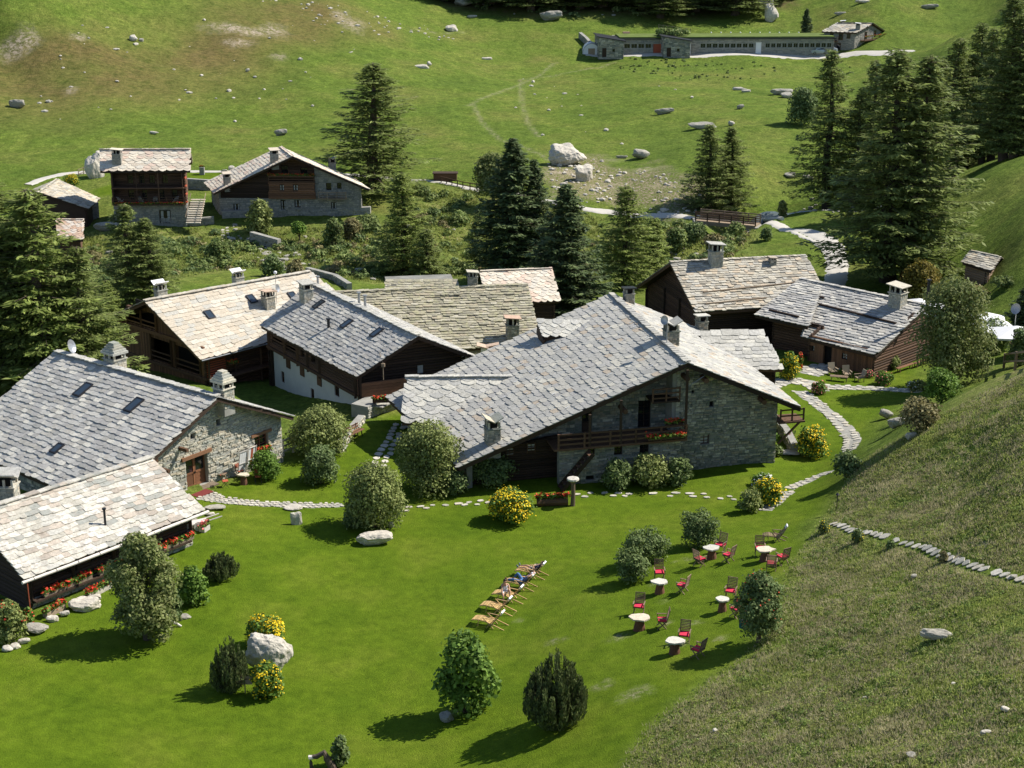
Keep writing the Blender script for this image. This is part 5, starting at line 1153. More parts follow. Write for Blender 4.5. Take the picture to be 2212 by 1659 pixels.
    fl2 = Z(1665,684,.95)-dn*.6; wl_ = wall(G_, fl2, fL-dn*1.4+d*.3, z0-.3, 1.0, [], .25, 'log_dark', 'log', 'log_brown', 30, .3, .24); wall(G_, fL-dn*1.5, fL, z0, [(0, 1.0), (1.5, .4)], [], .2, 'log_dark', 'log', 'log_brown', 10)
    wall(G_, fl2-dn*7, fl2, z0-.3, 1.0, [], .25, 'log_dark', 'log', 'log_dark', 0); wall(G_, fR-dn*9, fl2-dn*7, z0-.3, 1.4, [], .25, 'log_dark', 'log', 'log_dark', 0)
    for a, b in ((qR.B, qR.C), (qR.D, qR.C), (qL.D, qL.C)): fascia(G_, a, b, 'log_dark', .1, .22)
    chimney(G_, qR, 1938, 662, 1.2, 1.95, 1.1, 'slab', 'stone_lit', capmat='slab_tan')
    pipe(G_, qB, 2003, 655, 2.0, .13)
    return H, G_, w
H7, H8, H8wall = house_right()
# ================================================================== FAR BUILDINGS
def strips(parent, P0_, P1_, z0, n, dz, mat, name):
    for i in range(n): MB().bar(Vector((*P0_[:2], z0+i*dz)), Vector((*P1_[:2], z0+i*dz)), .05, .1).obj(name, mat, parent)
def deck_chair(loc, rz, label, group, mat='wood_bleached'):
    t = thing('deck_chair', label, 'chair', loc, rz, group); MB().bar((0,-.5,.15), (0,.1,.35), .55, .05).obj('seat', mat, t, False); MB().bar((0,.1,.35), (0,.55,.95), .55, .05).obj('backrest', mat, t, False)
    for x in (-.28, .28):
        MB().bar((x,-.5,0), (x,.3,.6), .05).obj('leg', mat, t, False); MB().bar((x,.5,0), (x,-.3,.55), .05).obj('leg', mat, t, False)
def far_house_a():
    zr, ze = 2.9, .55; qf, qb = gable((217,324),(410,323.5),(410,369),(217,370), zr, ze, back=1.1)
    H = thing('timber_house', 'square three storey timber and stone house with pale lozenge slab roof, beyond the stream', 'house', (-49, 216, -7)); roof = deck(H, [qf, qb])
    roof_face(roof, qf, 'slab_far', 'loz', 1.15, .52, .07, 200, jit=.12); roof_face(roof, qb, 'slab_far', 'loz', .8, .6, .07, 0); ridge_caps(roof, qf.A, qf.B, 'slab_far', .5, .8)
    fB, fA, bB, bA, rB, rA = inset(qf, qb, .9, 1.4, .9, .8); z0 = base_z([fB, fA], .4); z1, z2 = -4.2, -1.9; L = (fB-fA).xy.length
    # stone ground floor, timber upper floors
    hw = [(L*.62, z0+1.0, L*.78, z0+2.9)]
    g = wall(H, fA, fB, z0, z1, hw, .5, 'mortar_dark', 'stone', 'stone_far', 120, .5, .2, .05); window(H, g, hw[0], 'log_dark', .3, .08, (1,1), curtain=True)
    ups = [(L*a, z1+.3, L*a+.8, z1+1.8) for a in (.2, .38, .62, .8)]+[(L*a, z2+.35, L*a+.8, z2+1.6) for a in (.2, .36, .5, .68)]
    up = wall(H, fA+g['n']*-.9, fB+g['n']*-.9, z1, ze-.2, ups, .25, 'log_dark', 'log', 'log_brown', 40, .3, .24)
    for h in ups: window(H, up, h, 'log_brown', .1, .07, (1,1))
    R = Matrix((g['u'], g['n'], Vector((0,0,1)))).transposed()
    for z in (z1, z2): MB().box(g['W'](L/2, z, -.1), (L, 1.7, .14), R).obj('balcony_floor', 'log_brown', H)
    rail(H, g['W'](0, z1+.06, .6), g['W'](L, z1+.06, .6), .95, 3, 5, 'log_brown', .1, 'balcony_railing'); flowerbed(H, g['W'](.2, z1+.05, .85), g['W'](L-.2, z1+.05, .85), 'flower_red', .3, .2, 'log_brown', n=L*60)
    for s in (.02, .35, .65, .98): MB().bar(g['W'](L*s, z1, .6), g['W'](L*s, ze-.25, .6), .13).obj('post', 'log_brown', H)
    for p0, p1, t in ((fB, bB, gtop(fB, rB, bB)), (bA, fA, gtop(bA, rA, fA))):
        wall(H, p0, p1, z0, z1, [], .4, 'mortar_dark', 'stone', 'stone_far', 40, .5, .2); wall(H, p0, p1, z1, t, [], .25, 'log_dark', 'log', 'log_brown', 20, .3, .24)
    wall(H, bB, bA, z0, bB.z-.2, [], .3, 'log_dark', None)
    for k in range(12): MB().bar(Vector((fB.x+.1, fB.y-.3, z1+.2+k*.38)), Vector((fB.x+.1, fB.y+.6, z1+.2+k*.38)), .22).obj('log_end', 'red_paint' if k % 3 == 0 else 'log_brown', H)
    for a, b in ((qf.B, qf.C), (qf.A, qf.D), (qf.D, qf.C)): fascia(H, a, b)
    chimney(H, qf, 254, 352, 1.2, 1.9, 1.0, 'slab', 'stone_far', capmat='slab_far')
    # outside stair on the right
    for k in range(11): MB().box((fB.x+1.5, fB.y+1.2-k*.42, z1+.3-k*.24), (2.0, .42, .14)).obj('stair_step', 'slab_far', H)
    for x in (.5, 2.6): MB().bar((fB.x+x, fB.y+1.4, z1+1.2), (fB.x+x, fB.y-3.2, z1-1.3), .07, .09).obj('stair_rail', 'wood_pale', H)
    for k, s in enumerate((.1, .38, .58, .86)):
        p = g['W'](L*s, z1+.07, -.1); deck_chair(p, 2.6+k*.4, ['leftmost deck chair on the far house balcony','second deck chair from the left on the far house balcony','third deck chair from the left on the far house balcony','white deck chair at the right end of the far house balcony'][k], 'deck chairs on the far balcony')
far_house_a()
def far_house_b():
    zr, zc = 2.0, -2.9; A, B, C = Z(606,318,zr), Z(632,338,zr), Z(463,417,-3.3); n = Vector((B.x-C.x, B.y-C.y, 0)); no = Vector((n.y, -n.x, 0)).normalized()
    C = PL(463, 417, B, no); qf, qb = Quad(A, B, C, C+(A-B)), None
    D = C+(A-B); E_ = PL(797, 409, B, no); F_ = E_+(A-B); qb = Quad(B, A, F_, E_)
    H = thing('gable_house', 'broad gabled house of stone and timber with red flower balcony, beside the tall dark larch', 'house', (-32, 216, -7)); roof = deck(H, [qf, qb])
    roof_face(roof, qf, 'slab_far', 'scale', .8, .5, .07, 120, jit=.3); roof_face(roof, qb, 'slab_far', 'scale', .8, .5, .07, 120, jit=.3)
    fB, fA, bB, bA, rB, rA = inset(qf, qb, 1.2, .6, .9, .9); z0 = base_z([fB, bB], .4); zm = -4.2
    top = gtop(fB, rB, bB); S = lambda px, py: wpix(fB, bB, px, py); L = (bB-fB).xy.length; xs = S(681, 420)[0]; xl = S(583, 420)[0]
    hz = []
    for a in ((504,440,518,455),(606,432,618,462),(636,432,650,448),(715,437,727,458)):
        p, q = S(a[0], a[1]), S(a[2], a[3]); hz.append((p[0], max(q[1], z0+.5), q[0], p[1]))
    g = wall(H, fB, bB, z0, [(0, min(top[0][1], zm)), (.3, zm), (L-.3, zm), (L, min(top[2][1], zm))], hz, .5, 'mortar_dark', 'stone', 'stone_far', 140, .5, .2, .05)
    for h in hz: window(H, g, h, 'log_dark', .25, .07, (1,1), curtain=True)
    P_ = lambda s, d=0: Vector((fB.x+g['u'].x*s+g['n'].x*d, fB.y+g['u'].y*s+g['n'].y*d, 0))
    tf = lambda s: float(np.interp(s, [a for a, _ in top], [z for _, z in top]))
    w1 = [(1.5, zm+.4, 2.3, zm+1.3)] ; w1 = []
    wall(H, P_(.4), P_(xl), zm, [(0, tf(.4)), (xl-.4, tf(xl))], w1, .3, 'log_dark', 'log', 'log_dark', 30, .3, .24)
    hh = []
    for a in ((605,398,615,411),(634,398,645,411)):
        p, q = S(a[0], a[1]), S(a[2], a[3]); hh.append((p[0]-xl, q[1], q[0]-xl, p[1]))
    f = wall(H, P_(xl, .35), P_(xs, .35), zm, -1.7, hh, .3, 'log_brown', 'log', 'log_warm', 40, .3, .26)
    for h in hh: window(H, f, h, 'log_brown', .1, .06, (1,1), curtain=True)
    u2 = wall(H, P_(xl, -.9), P_(xs, -.9), -1.7, [(0, tf(xl)), (top[1][0]-xl, top[1][1]), (xs-xl, tf(xs))], [(1.6,-1.5,2.6,.3),(4.4,-1.5,5.4,.1)], .3, 'log_dark', 'log', 'log_brown', 30, .3, .24)
    for h in ((1.6,-1.5,2.6,.3),(4.4,-1.5,5.4,.1)): window(H, u2, h, 'log_dark', .1, .07, (1,1))
    a_, b_ = P_(xl, .45)+Vector((0,0,-1.65)), P_(xs, .45)+Vector((0,0,-1.65)); rail(H, a_, b_, .9, 3, 4, 'log_brown', .1, 'balcony_railing'); flowerbed(H, a_+g['n']*.15+Vector((0,0,.75)), b_+g['n']*.15+Vector((0,0,.75)), 'flower_red', .26, .2)
    MB().box((P_((xl+xs)/2, -.3)+Vector((0,0,-1.72))), (xs-xl, 1.6, .12), Matrix((g['u'], g['n'], Vector((0,0,1)))).transposed()).obj('balcony_floor', 'log_brown', H)
    hr = []
    for a in ((704,395,716,411),(728,395,738,408)):
        p, q = S(a[0], a[1]), S(a[2], a[3]); hr.append((p[0]-xs, q[1], q[0]-xs, p[1]))
    r = wall(H, P_(xs), P_(L-.1), zm, [(0, tf(xs)), (L-xs-.1, tf(L-.1))], hr, .4, 'mortar_dark', 'stone', 'stone_far', 100, .5, .2, .05)
    for h in hr: window(H, r, h, 'log_dark', .2, .07, (1,1))
    p, q = S(690, 428), S(750, 428); z = S(715, 427)[1]; MB().bar(P_(p[0], .5)+Vector((0,0,z)), P_(q[0], .5)+Vector((0,0,z)), 1.1, .12).obj('balcony_floor', 'wood_pale', H)
    rail(H, P_(p[0], 1.0)+Vector((0,0,z+.05)), P_(q[0], 1.0)+Vector((0,0,z+.05)), .95, 2, 4, 'wood_pale', .08, 'balcony_railing', 22)
    wall(H, bB, bA, z0, bB.z-.2, [], .3, 'mortar_dark', 'stone', 'stone_far', 20); wall(H, fA, fB, z0, fA.z-.2, [], .3, 'mortar_dark', 'stone', 'stone_far', 20); wall(H, bA, fA, z0, gtop(bA, rA, fA), [], .3, 'mortar_dark', None)
    for a, b in ((B, C), (B, E_), (C, D)): fascia(H, a, b)
    chimney(H, qf, 593, 350, 1.2, 1.8, 1.0, 'slab', 'stone_far', capmat='slab_far'); chimney(H, qf, 491, 398, 1.0, 1.6, .9, 'slab', 'stone_far', capmat='slab_far'); chimney(H, qb, 748, 380, 1.0, 1.6, .9, 'pitch', 'stone_far', v=.7)
    for k, (x, y, l) in enumerate(((603,464,'pale deck chair in front of the curtained far house window'),(646,464,'pale deck chair on the far house terrace, middle one'),(747,460,'reddish deck chair at the right end of the far house terrace'))): deck_chair(G(x, y), 2.4+k, l, 'deck chairs on the far terrace')
far_house_b()
def hut(A, B, C, D, zr, ze, E, name, label, cat, mat, style, log=True, cw=.7, back=None, lim=80, fmat='log_brown', wl=None):
    qf, qb = gable(A, B, C, D, zr, ze, E=E, back=back); c = (qf.C+qf.D+qb.C+qb.D)/4; H = thing(name, label, cat, (c.x, c.y, h1(c.x, c.y))); roof = deck(H, [qf, qb])
    roof_face(roof, qf, mat, style, cw, cw*.68, .07, lim, jit=.3); roof_face(roof, qb, mat, style, cw, cw*.75, .07, 0); fB, fA, bB, bA, rB, rA = inset(qf, qb, .5, .4, .5, .5); z0 = base_z([fB, fA, bB, bA], .4)
    fin, a, b = ('log', 'log_dark', fmat) if log else ('stone', 'mortar_dark', 'stone_far')
    for p0, p1, t in ((fA, fB, fB.z-.16), (fB, bB, gtop(fB, rB, bB)), (bB, bA, bB.z-.16), (bA, fA, gtop(bA, rA, fA))): wall(H, p0, p1, z0, t, [], .25, a, fin, b, 40, .4, .24)
    for a, b in ((qf.B, qf.C), (qf.A, qf.D), (qf.D, qf.C)): fascia(H, a, b)
    return H, qf, qb, (fA, fB, bB, bA, z0)
hut((124,388),(84,416),(190,451),(214,429), -2.6, -5.1, None, 'log_cabin', 'small dark cabin with a light slab roof beside the far left larch', 'cabin', 'slab_tan', 'scale', True, .75, back=.5, lim=120)
hut((122,475),(179,475),(179,518),(125,518), -4.9, -6.6, None, 'log_cabin', 'tiny cabin with reddish slab roof below the small dark cabin', 'cabin', 'slab_red', 'loz', True, .75, back=.6, lim=90)
hut((2098,543),(2160,556),(2140,585),(2080,566), 1.68, .9, (2184,574), 'hay_hut', 'small timber hay hut with slab roof alone on the right hand meadow', 'hut', 'slab_tan', 'scale', True, .6, lim=80, fmat='wood_teak')
def far_chalet():
    H, qf, qb, (fA, fB, bB, bA, z0) = hut((1810,50),(1886,51),(1849,71),(1775,68.5), 6.75, 5.05, (1919,73), 'stone_chalet', 'far stone chalet with slab roof and red flower balcony beside the long barn', 'house', 'slab_tan', 'loz', False, 1.1, lim=80)
    u = (bB-fB); u.z = 0; L = u.length; u.normalize(); n = Vector((u.y, -u.x, 0)); P_ = lambda s, d, z: Vector((fB.x+u.x*s+n.x*d, fB.y+u.y*s+n.y*d, z)); zb = 3.0
    R = Matrix((u, n, Vector((0,0,1)))).transposed(); MB().box(P_(L*.55, .6, zb), (L*.75, 1.3, .15), R).obj('balcony_floor', 'log_brown', H); rail(H, P_(L*.18, 1.2, zb+.05), P_(L*.92, 1.2, zb+.05), 1.0, 3, 4, 'log_brown', .1, 'balcony_railing')
    flowerbed(H, P_(L*.2, 1.35, zb+.8), P_(L*.9, 1.35, zb+.8), 'flower_red', .4, .25, None, 200)
    for s, z, w, h in ((.35, zb+.2, 1.1, 1.8), (.65, zb+.2, 1.1, 1.8), (.3, .8, .9, 1.2), (.6, .3, 1.1, 2.1)):
        f = MB().box(P_(L*s, .03, z+h/2), (w, .1, h), R).obj('window', 'log_brown', H); MB().box(P_(L*s, .09, z+h/2), (w-.25, .03, h-.25), R).obj('pane', 'glass_dark', f)
    v = (fB-fA); v.z = 0; Lf = v.length; v.normalize(); m = Vector((v.y, -v.x, 0)); R = Matrix((v, m, Vector((0,0,1)))).transposed()
    for s, z, w, h in ((.25, 3.6, .9, 1.2), (.55, 3.2, 1.1, 2), (.8, 3.6, .9, 1.2), (.5, .6, 1.0, 1.9)):
        p = fA+v*Lf*s+m*.03; f = MB().box((p.x, p.y, z+h/2), (w, .1, h), R).obj('window', 'log_brown', H); MB().box((p.x+m.x*.07, p.y+m.y*.07, z+h/2), (w-.25, .03, h-.25), R).obj('pane', 'glass_dark', f)
    p = fA+m*.8; MB().bar(Vector((p.x, p.y, 3.0)), Vector((p.x+v.x*3.5, p.y+v.y*3.5, 3.0)), 1.5, .15).obj('balcony_floor', 'log_warm', H); rail(H, Vector((p.x, p.y, 3.05))+m*.6, Vector((p.x, p.y, 3.05))+m*.6+v*3.5, .9, 2, 3, 'wood_pale', .1)
    chimney(H, qf, 1853, 64, 1.0, 1.5, .9, 'slab', 'stone_far', capmat='white'); chimney(H, qb, 1901, 58, 1.0, 1.3, .9, 'slab', 'stone_far', capmat='white', v=.3)
far_chalet()
def long_barn():
    a, b = G0(1340,119.5), G0(1800,116.5); b = b; H = thing('long_barn', 'long low stone barn with a flat grass roof and strip windows along the far road', 'barn', (a+b)/2); u = (b-a); u.z = 0; L = u.length; u.normalize(); n = Vector((u.y, -u.x, 0)); z0 = min(a.z, b.z)-.5; zt = a.z+3.7
    pp = lambda x: wpix(a, b, x, 105)[0]; R = Matrix((u, n, Vector((0,0,1)))).transposed(); hs = []; zw = a.z+1.6
    for x0, x1, k in ((1347,1408,4),(1512,1629,9),(1652,1797,12)):
        s0, s1 = pp(x0), pp(x1)
        for i in range(k): w = (s1-s0)/k; hs.append((s0+i*w+.1, zw, s0+(i+1)*w-.1, zw+1.1))
    dr = [(pp(1411), a.z, pp(1430), a.z+2.6), (pp(1475), a.z, pp(1493), a.z+2.9), (pp(1632), a.z, pp(1645), a.z+2.9)]
    w = wall(H, a, b, z0, zt, hs+dr, .4, 'mortar', 'stone', 'stone_far', 300, .8, .3, .06)
    for h in hs: window(H, w, h, 'metal_grey', .12, .08, (1, 0))
    for h, m in zip(dr, ('red_paint', 'white', 'white')):
        d = MB().box(w['W']((h[0]+h[2])/2, (h[1]+h[3])/2, -.15), (h[2]-h[0]-.1, .1, h[3]-h[1]), R).obj('door', m, H)
        for i in range(3): MB().box(w['W'](h[0]+(h[2]-h[0])*(i+.5)/3, (h[1]+h[3])/2, -.09), ((h[2]-h[0])/3-.12, .03, h[3]-h[1]-.3), R).obj('door_panel', m, d)
    dp = 9; MB().box((a+b)/2-n*dp/2+Vector((0,0,zt-(a.z+b.z)/2+.1)), (L+.8, dp+.8, .2), R).obj('roof_edge', 'metal_dark', H)
    for p0, p1 in ((b, b-n*dp), (b-n*dp, a-n*dp), (a-n*dp, a)): wall(H, p0, p1, z0, zt, [], .4, 'mortar', 'stone', 'stone_far', 20, .8, .3)
    bm = MB(); bm.box((a+b)/2-n*(dp/2+.4)+Vector((0,0,zt-(a.z+b.z)/2+.35)), (L+.4, dp+.2, .3), R); bm.obj('grass_roof', 'grass_roof', H)
    for x0, x1, pr, hh in ((1290,1343,4.0,4.6),(1428,1485,4.0,4.6)):
        s0, s1 = pp(x0), pp(x1); W_ = lambda s, d: Vector((a.x+u.x*s+n.x*d, a.y+u.y*s+n.y*d, 0)); d_ = [(.8, a.z, 1.8, a.z+2.1), (3.2, a.z+1.2, 3.8, a.z+1.9)]
        ww = wall(H, W_(s0, pr), W_(s1, pr), z0, [(0, a.z+hh), (s1-s0, a.z+hh-1.0)], d_, .4, 'mortar_dark', 'stone', 'stone_wall', 60, .6, .25, .06)
        MB().box(ww['W'](1.3, a.z+1.05, -.2), (1.0, .06, 2.1), R).obj('door', 'log_dark', H); MB().box(ww['W'](3.5, a.z+1.55, -.2), (.6, .06, .7), R).obj('pane', 'glass_dark', H)
        wall(H, W_(s1, pr), W_(s1, -6), z0, a.z+hh-1.0, [], .3, 'mortar', 'stone', 'stone_far', 20, .7, .3); wall(H, W_(s0, -6), W_(s0, pr), z0, a.z+hh, [], .3, 'mortar_dark', 'stone', 'stone_wall', 20, .7, .3)
        p0, p1 = W_(s0-.5, pr/2-2.5), W_(s1+.5, pr/2-2.5); MB().bar(p0+Vector((0,0,a.z+hh+.15)), p1+Vector((0,0,a.z+hh-.95)), 9.5, .18).obj('roof', 'metal_dark', H)
    g = thing('roof_garden', 'planted roof garden with a rail on top of the far stone barn', 'garden', W_(pp(1460), -3)+Vector((0,0,zt))); c = [W_(pp(x), -3)+Vector((0,0,zt+1.3)) for x in (1436,1450,1465,1480)]
    V, F = blob_leaves(c, [1.8,1.6,1.8,1.4], 1500, .4, np.random.RandomState(5), squash=.5); npobj('foliage', V, F, 'leaf_brush', g)['kind'] = 'stuff'; rail(g, W_(pp(1430), -7)+Vector((0,0,zt+1.6)), W_(pp(1500), -7)+Vector((0,0,zt+.6)), 1.2, 2, 8, 'wood_pale', .1)
M['grass_roof'] = m_plain('grass_roof', (.11,.15,.03), .95, .6, .6)
long_barn()
# polytunnel and rubble wall at its left end
p = G0(1277, 118); t = thing('polytunnel', 'small white polytunnel greenhouse at the left end of the long stone barn', 'greenhouse', p); b = MB(); k = 9
V = [(p.x+2.2*math.cos(PI*i/(k-1))*(-1), p.y-1.5+j*5, p.z+2.9*math.sin(PI*i/(k-1))-.1) for j in (0, 1) for i in range(k)]; b.add(V, [(i, i+1, k+i+1, k+i) for i in range(k-1)]+[tuple(range(k, 2*k)), tuple(range(k-1, -1, -1))]); b.obj('cover', 'white', t)
b = MB(); b.tube([V[i] for i in range(k)], .08, 5); b.obj('hoop', 'metal_grey', t); MB().box((p.x, p.y-1.5, p.z+.8), (1.6, .1, 1.6)).obj('door', 'wood_pale', t)

# ================================================================== ROCKS
def rock_mesh(seed, n=2, rough=.28, flat=.7):
    import bmesh
    from mathutils import noise as mn
    bm = bmesh.new(); bmesh.ops.create_icosphere(bm, subdivisions=n, radius=1.0); r = np.random.RandomState(seed); A = r.normal(size=(9, 3)); A /= np.linalg.norm(A, axis=1, keepdims=True); c = r.uniform(.5, .88, 9)
    for v in bm.verts:
        p = np.array(v.co)
        for a, k in zip(A, c):
            d = p@a
            if d > k: p = p-a*(d-k)*.9
        q = Vector(p)*1.6+Vector((seed*3.1, 0, 0)); f = mn.noise(q)*.16+(mn.noise(q*2.7)*.08+mn.noise(q*7)*.035 if n > 2 else r.uniform(-.03, .03)); v.co = p*(1+f)
    me = bpy.data.meshes.new('rock'); bm.to_mesh(me); bm.free(); return me
RM = {}
def rock(px, py, w, h, label, mat='rock', d=None, seed=None, name='boulder', rz=None, group=None, tilt=0, sub=2, sink=.35):
    """px, py = foot of the rock in the picture; w, h in picture units"""
    g = G(px, py); dist = (g-CAM).length; sc = dist/F_PX; k = seed if seed is not None else rnd.randrange(6); sb = sub+(w > 16)+(w > 36)+(w > 60)
    if (k, mat, sb) not in RM: me = rock_mesh(k*3+1, sb); me.materials.append(M[mat]); RM[(k, mat, sb)] = me
    o = bpy.data.objects.new(name, RM[(k, mat, sb)]); COL.objects.link(o); W_, H_ = w*sc/2/.85, h*sc/2/.85
    dd = (d*sc/2 if d else W_*.75); o.scale = (W_, dd, H_); o.location = (g.x, g.y+dd*.6, g.z+H_*(1-sink)); o.rotation_euler = (0, tilt, rnd.uniform(-.25, .25) if rz is None else rz); return tag(o, label, 'boulder' if name == 'boulder' else 'rock', group)
R_ = [(976,68,26,16,'bright white boulder alone on the upper meadow','rock_white'),(1222,357,72,46,'huge pale boulder with overhanging edge above the bare earth bank','rock_white'),(1262,392,44,40,'sloping pale rock slab at the foot of the huge boulder','rock_white'),
(608,293,27,16,'grey boulder on the meadow above the broad gabled house','rock'),(332,290,18,7,'flat pale stone on the meadow above the square far house','rock_white'),(35,233,30,22,'pointed grey rock at the left edge of the meadow','rock'),(104,222,12,7,'small grey rock right of the pointed rock','rock'),
(287,89,16,14,'larger of two rocks high on the left slope','rock_white'),(305,90,10,8,'smaller of two rocks high on the left slope','rock'),(1437,246,40,14,'long flat grey rock in the middle of the meadow','rock'),(1385,344,34,24,'dark angular boulder right of the huge boulder','rock'),(1343,342,22,8,'low flat stone left of the dark angular boulder','rock'),
(912,148,30,10,'cluster of low white rocks left of the meadow track','rock_white'),(927,142,10,10,'small upright white rock on the left meadow','rock_white'),(1052,129,24,6,'flat white slab at the start of the meadow track','rock_white'),(2011,19,34,11,'flat grey boulder near the top right meadow','rock'),(1863,7,30,9,'flat pale outcrop near the top edge of the meadow','rock_white'),
(1815,32,22,8,'long low rock above the far chalet','rock'),(1520,278,60,16,'long dark outcrop with grassy top left of the twin larches','rock'),(1597,195,30,7,'pale flat outcrop on the right meadow, upper one','rock_white'),(1612,199,22,6,'pale flat outcrop on the right meadow, lower one','rock_white'),(1600,236,16,12,'small upright rock on the right meadow','rock'),(1580,272,14,12,'small pale rock beside the dark outcrop','rock_white'),
(1690,205,40,16,'dark rock ledge beside the leafless shrub','rock'),(1702,212,26,14,'grey rock below the dark ledge','rock'),(1665,47,30,40,'tall pale cliff slab above the long barn','rock_white'),(1655,20,36,24,'broken grey outcrop above the pale cliff slab','rock'),(1195,45,46,24,'grey boulder at the edge of the dark wood','rock'),(1000,14,34,18,'grey boulder in the shade at the left end of the wood','rock'),(1020,38,18,7,'white stone below the shaded wood','rock_white'),
(1710,384,26,12,'rock on the bank above the stream','rock'),(1745,388,22,10,'second rock on the bank above the stream','rock'),(1495,212,8,5,'little stone beside the meadow centre','rock_white'),(535,155,9,8,'small white stone on the upper left slope','rock_white'),(1555,590,20,10,'stone at the garden edge behind the log barn','rock'),
(232,500,52,24,'low grey boulder by the steps of the far house','rock'),(203,385,38,58,'tall rugged crag leaning on the square far house','rock_white'),(218,345,26,20,'rounded block on top of the rugged crag','rock_white'),(500,372,14,16,'upright pale rock on the terrace between the far houses','rock_white'),(485,374,14,9,'low dark rock beside the upright pale rock','rock'),
(580,1462,88,104,'large pale boulder between two yellow flower bushes','rock_white',66),(808,1180,66,34,'flat topped white block under the olive shrub','rock_white'),(965,1560,30,22,'grey rock at the foot of the ash bush','rock'),(2030,1382,80,20,'long low grey rock on the rough hillside','rock',24),
(2060,1480,10,6,'pale stone on the rough slope, upper','rock_white'),(1870,1510,12,6,'pale stone on the rough slope, middle','rock_white'),(2172,1540,18,14,'pale stone at the right edge of the rough slope','rock_white'),(2130,1590,20,14,'broken pale stone near the lower right corner','rock_white'),(1972,1637,22,10,'flat grey stone near the bottom of the rough slope','rock'),
(1545,1582,12,8,'small white stone on the lower rough slope','rock_white'),(1975,1250,14,10,'dark stone high on the rough slope','rock'),(1940,925,36,26,'grey rock in the shade at the garden end','rock'),(1915,905,26,22,'dark rock in shade left of the grey one','rock'),(1968,950,22,20,'pale slanted rock on the shaded bank','rock_white'),
(400,1337,24,8,'grey stone on the lawn right of the birch','rock'),(845,1140,12,14,'white stone right of the olive shrub foot','rock_white'),(180,1322,60,26,'large white rock along the geranium wall','rock_white'),(205,1300,30,16,'white rock under the second flower trough','rock_white'),(75,1370,44,20,'flat grey slab at the garden corner','rock'),(50,1392,22,14,'white stone at the bed edge, right','rock_white'),(33,1402,20,12,'white stone at the bed edge, middle','rock_white'),(14,1408,20,12,'white stone at the bed edge, left','rock_white'),(112,1345,24,14,'rounded stone by the trough','rock_white'),(140,1332,22,13,'rounded stone right of the trough','rock_white'),
(2190,1250,16,8,'grey stone by the hillside steps','rock'),(1700,985,50,8,'bright flat slab beside the yellow bush','rock_white'),(1650,975,24,14,'pale slab against the corner of the main house','rock_white'),(735,1650,18,10,'white rock at the bottom edge of the lawn','rock_white')]
for i, r in enumerate(R_): rock(r[0], r[1], r[2], r[3], r[4], r[5], d=r[6] if len(r) > 6 else (r[3]*1.1 if r[3] < r[2]*.4 and r[1] < 450 else None), seed=i % 6)
def pebbles(name, polys, n, smin, smax, mat, seed):
    R = np.random.RandomState(seed); me = rock_mesh(seed, 1); V0 = np.array([v.co[:] for v in me.vertices]); F0 = np.array([p.vertices[:] for p in me.polygons]); Vs = []; Fs = []; k = 0
    for poly, nn in polys:
        P = np.array(poly); lo, hi = P.min(0), P.max(0); c = R.uniform(lo, hi, (nn*4, 2)); c = c[pdist(c[:, 0], c[:, 1], poly) < 0][:nn]
        if not len(c): continue
        z = hfull(c[:, 0], c[:, 1]); s = R.uniform(smin, smax, len(c))*R.uniform(.4, 1, len(c))
        for (x, y), zz, ss in zip(c, z, s):
            a = R.uniform(0, 6.28); ca, sa = math.cos(a), math.sin(a); W = V0*[ss*R.uniform(.8, 1.5), ss, ss*R.uniform(.4, .8)]
            W = np.stack([W[:, 0]*ca-W[:, 1]*sa+x, W[:, 0]*sa+W[:, 1]*ca+y, W[:, 2]+zz+ss*.12], 1); Vs.append(W); Fs.append(F0+k); k += len(V0)
    o = npobj(name, np.concatenate(Vs), np.concatenate(Fs), mat); o['kind'] = 'stuff'
pebbles('scattered_stones', [(DIRT, 190), (world_poly([(560,0),(760,20),(960,60),(1000,100),(700,60)]), 60), (world_poly([(-100,60),(900,60),(700,250),(-100,260)]), 60), (world_poly([(1100,150),(1500,200),(1500,300),(1100,300)]), 20)], 0, .2, .7, 'rock_white', 3)
pebbles('stream_stones', [([(x-4, y-4) for x, y in STREAM]+[(x+4, y+4) for x, y in STREAM[::-1]], 260), (world_poly([(500,480),(700,560),(640,590),(480,520)]), 90), (GULLY, 120), (FORESTFLOOR, 90)], 0, .25, .8, 'rock', 5)
pebbles('hillside_stones', [(ROUGH, 170)], 0, .04, .14, 'rock_white', 7)

# dry stone walls and terraces round the far houses
def dry_wall(line, h, label, th=.5, mat='stone_far', lim=90, sw=.5, sh=.22, name='dry_stone_wall'):
    P = [G0(a, b) for a, b in line]; t = thing(name, label, 'wall', P[0])
    for a, b in zip(P[:-1], P[1:]): wall(t, a, b, min(a.z, b.z)-.5, [(0, a.z+h), ((b-a).xy.length, b.z+h)], [], th, 'mortar', 'stone', mat, lim, sw, sh, .08)
dry_wall([(480,470),(560,467),(680,466),(800,461)], .9, 'terrace wall below the broad gabled house', .8)
dry_wall([(240,486),(330,484),(420,486),(462,482)], .9, 'low terrace wall below the square far house', .6)
dry_wall([(175,482),(215,470)], 2.2, 'rough stone wall right of the small dark cabin', .8)
dry_wall([(395,408),(455,412)], 1.6, 'retaining wall beside the outside stairs of the far house', .6)
dry_wall([(540,515),(575,525),(600,532)], .9, 'tumbled dry stone wall on the slope below the far houses', .7)
dry_wall([(660,590),(720,606),(750,625)], .7, 'rough wall along the stepped track behind the grey roof', .6)
dry_wall([(1655,905),(1690,945),(1708,980)], .75, 'curved dry stone wall right of the main house', .5, 'stone_wall', 120, .35, .16)
dry_wall([(738,978),(760,945),(788,912)], .55, 'sunlit low garden wall behind the plank bench', .5, 'stone_lit', 80, .35, .15)
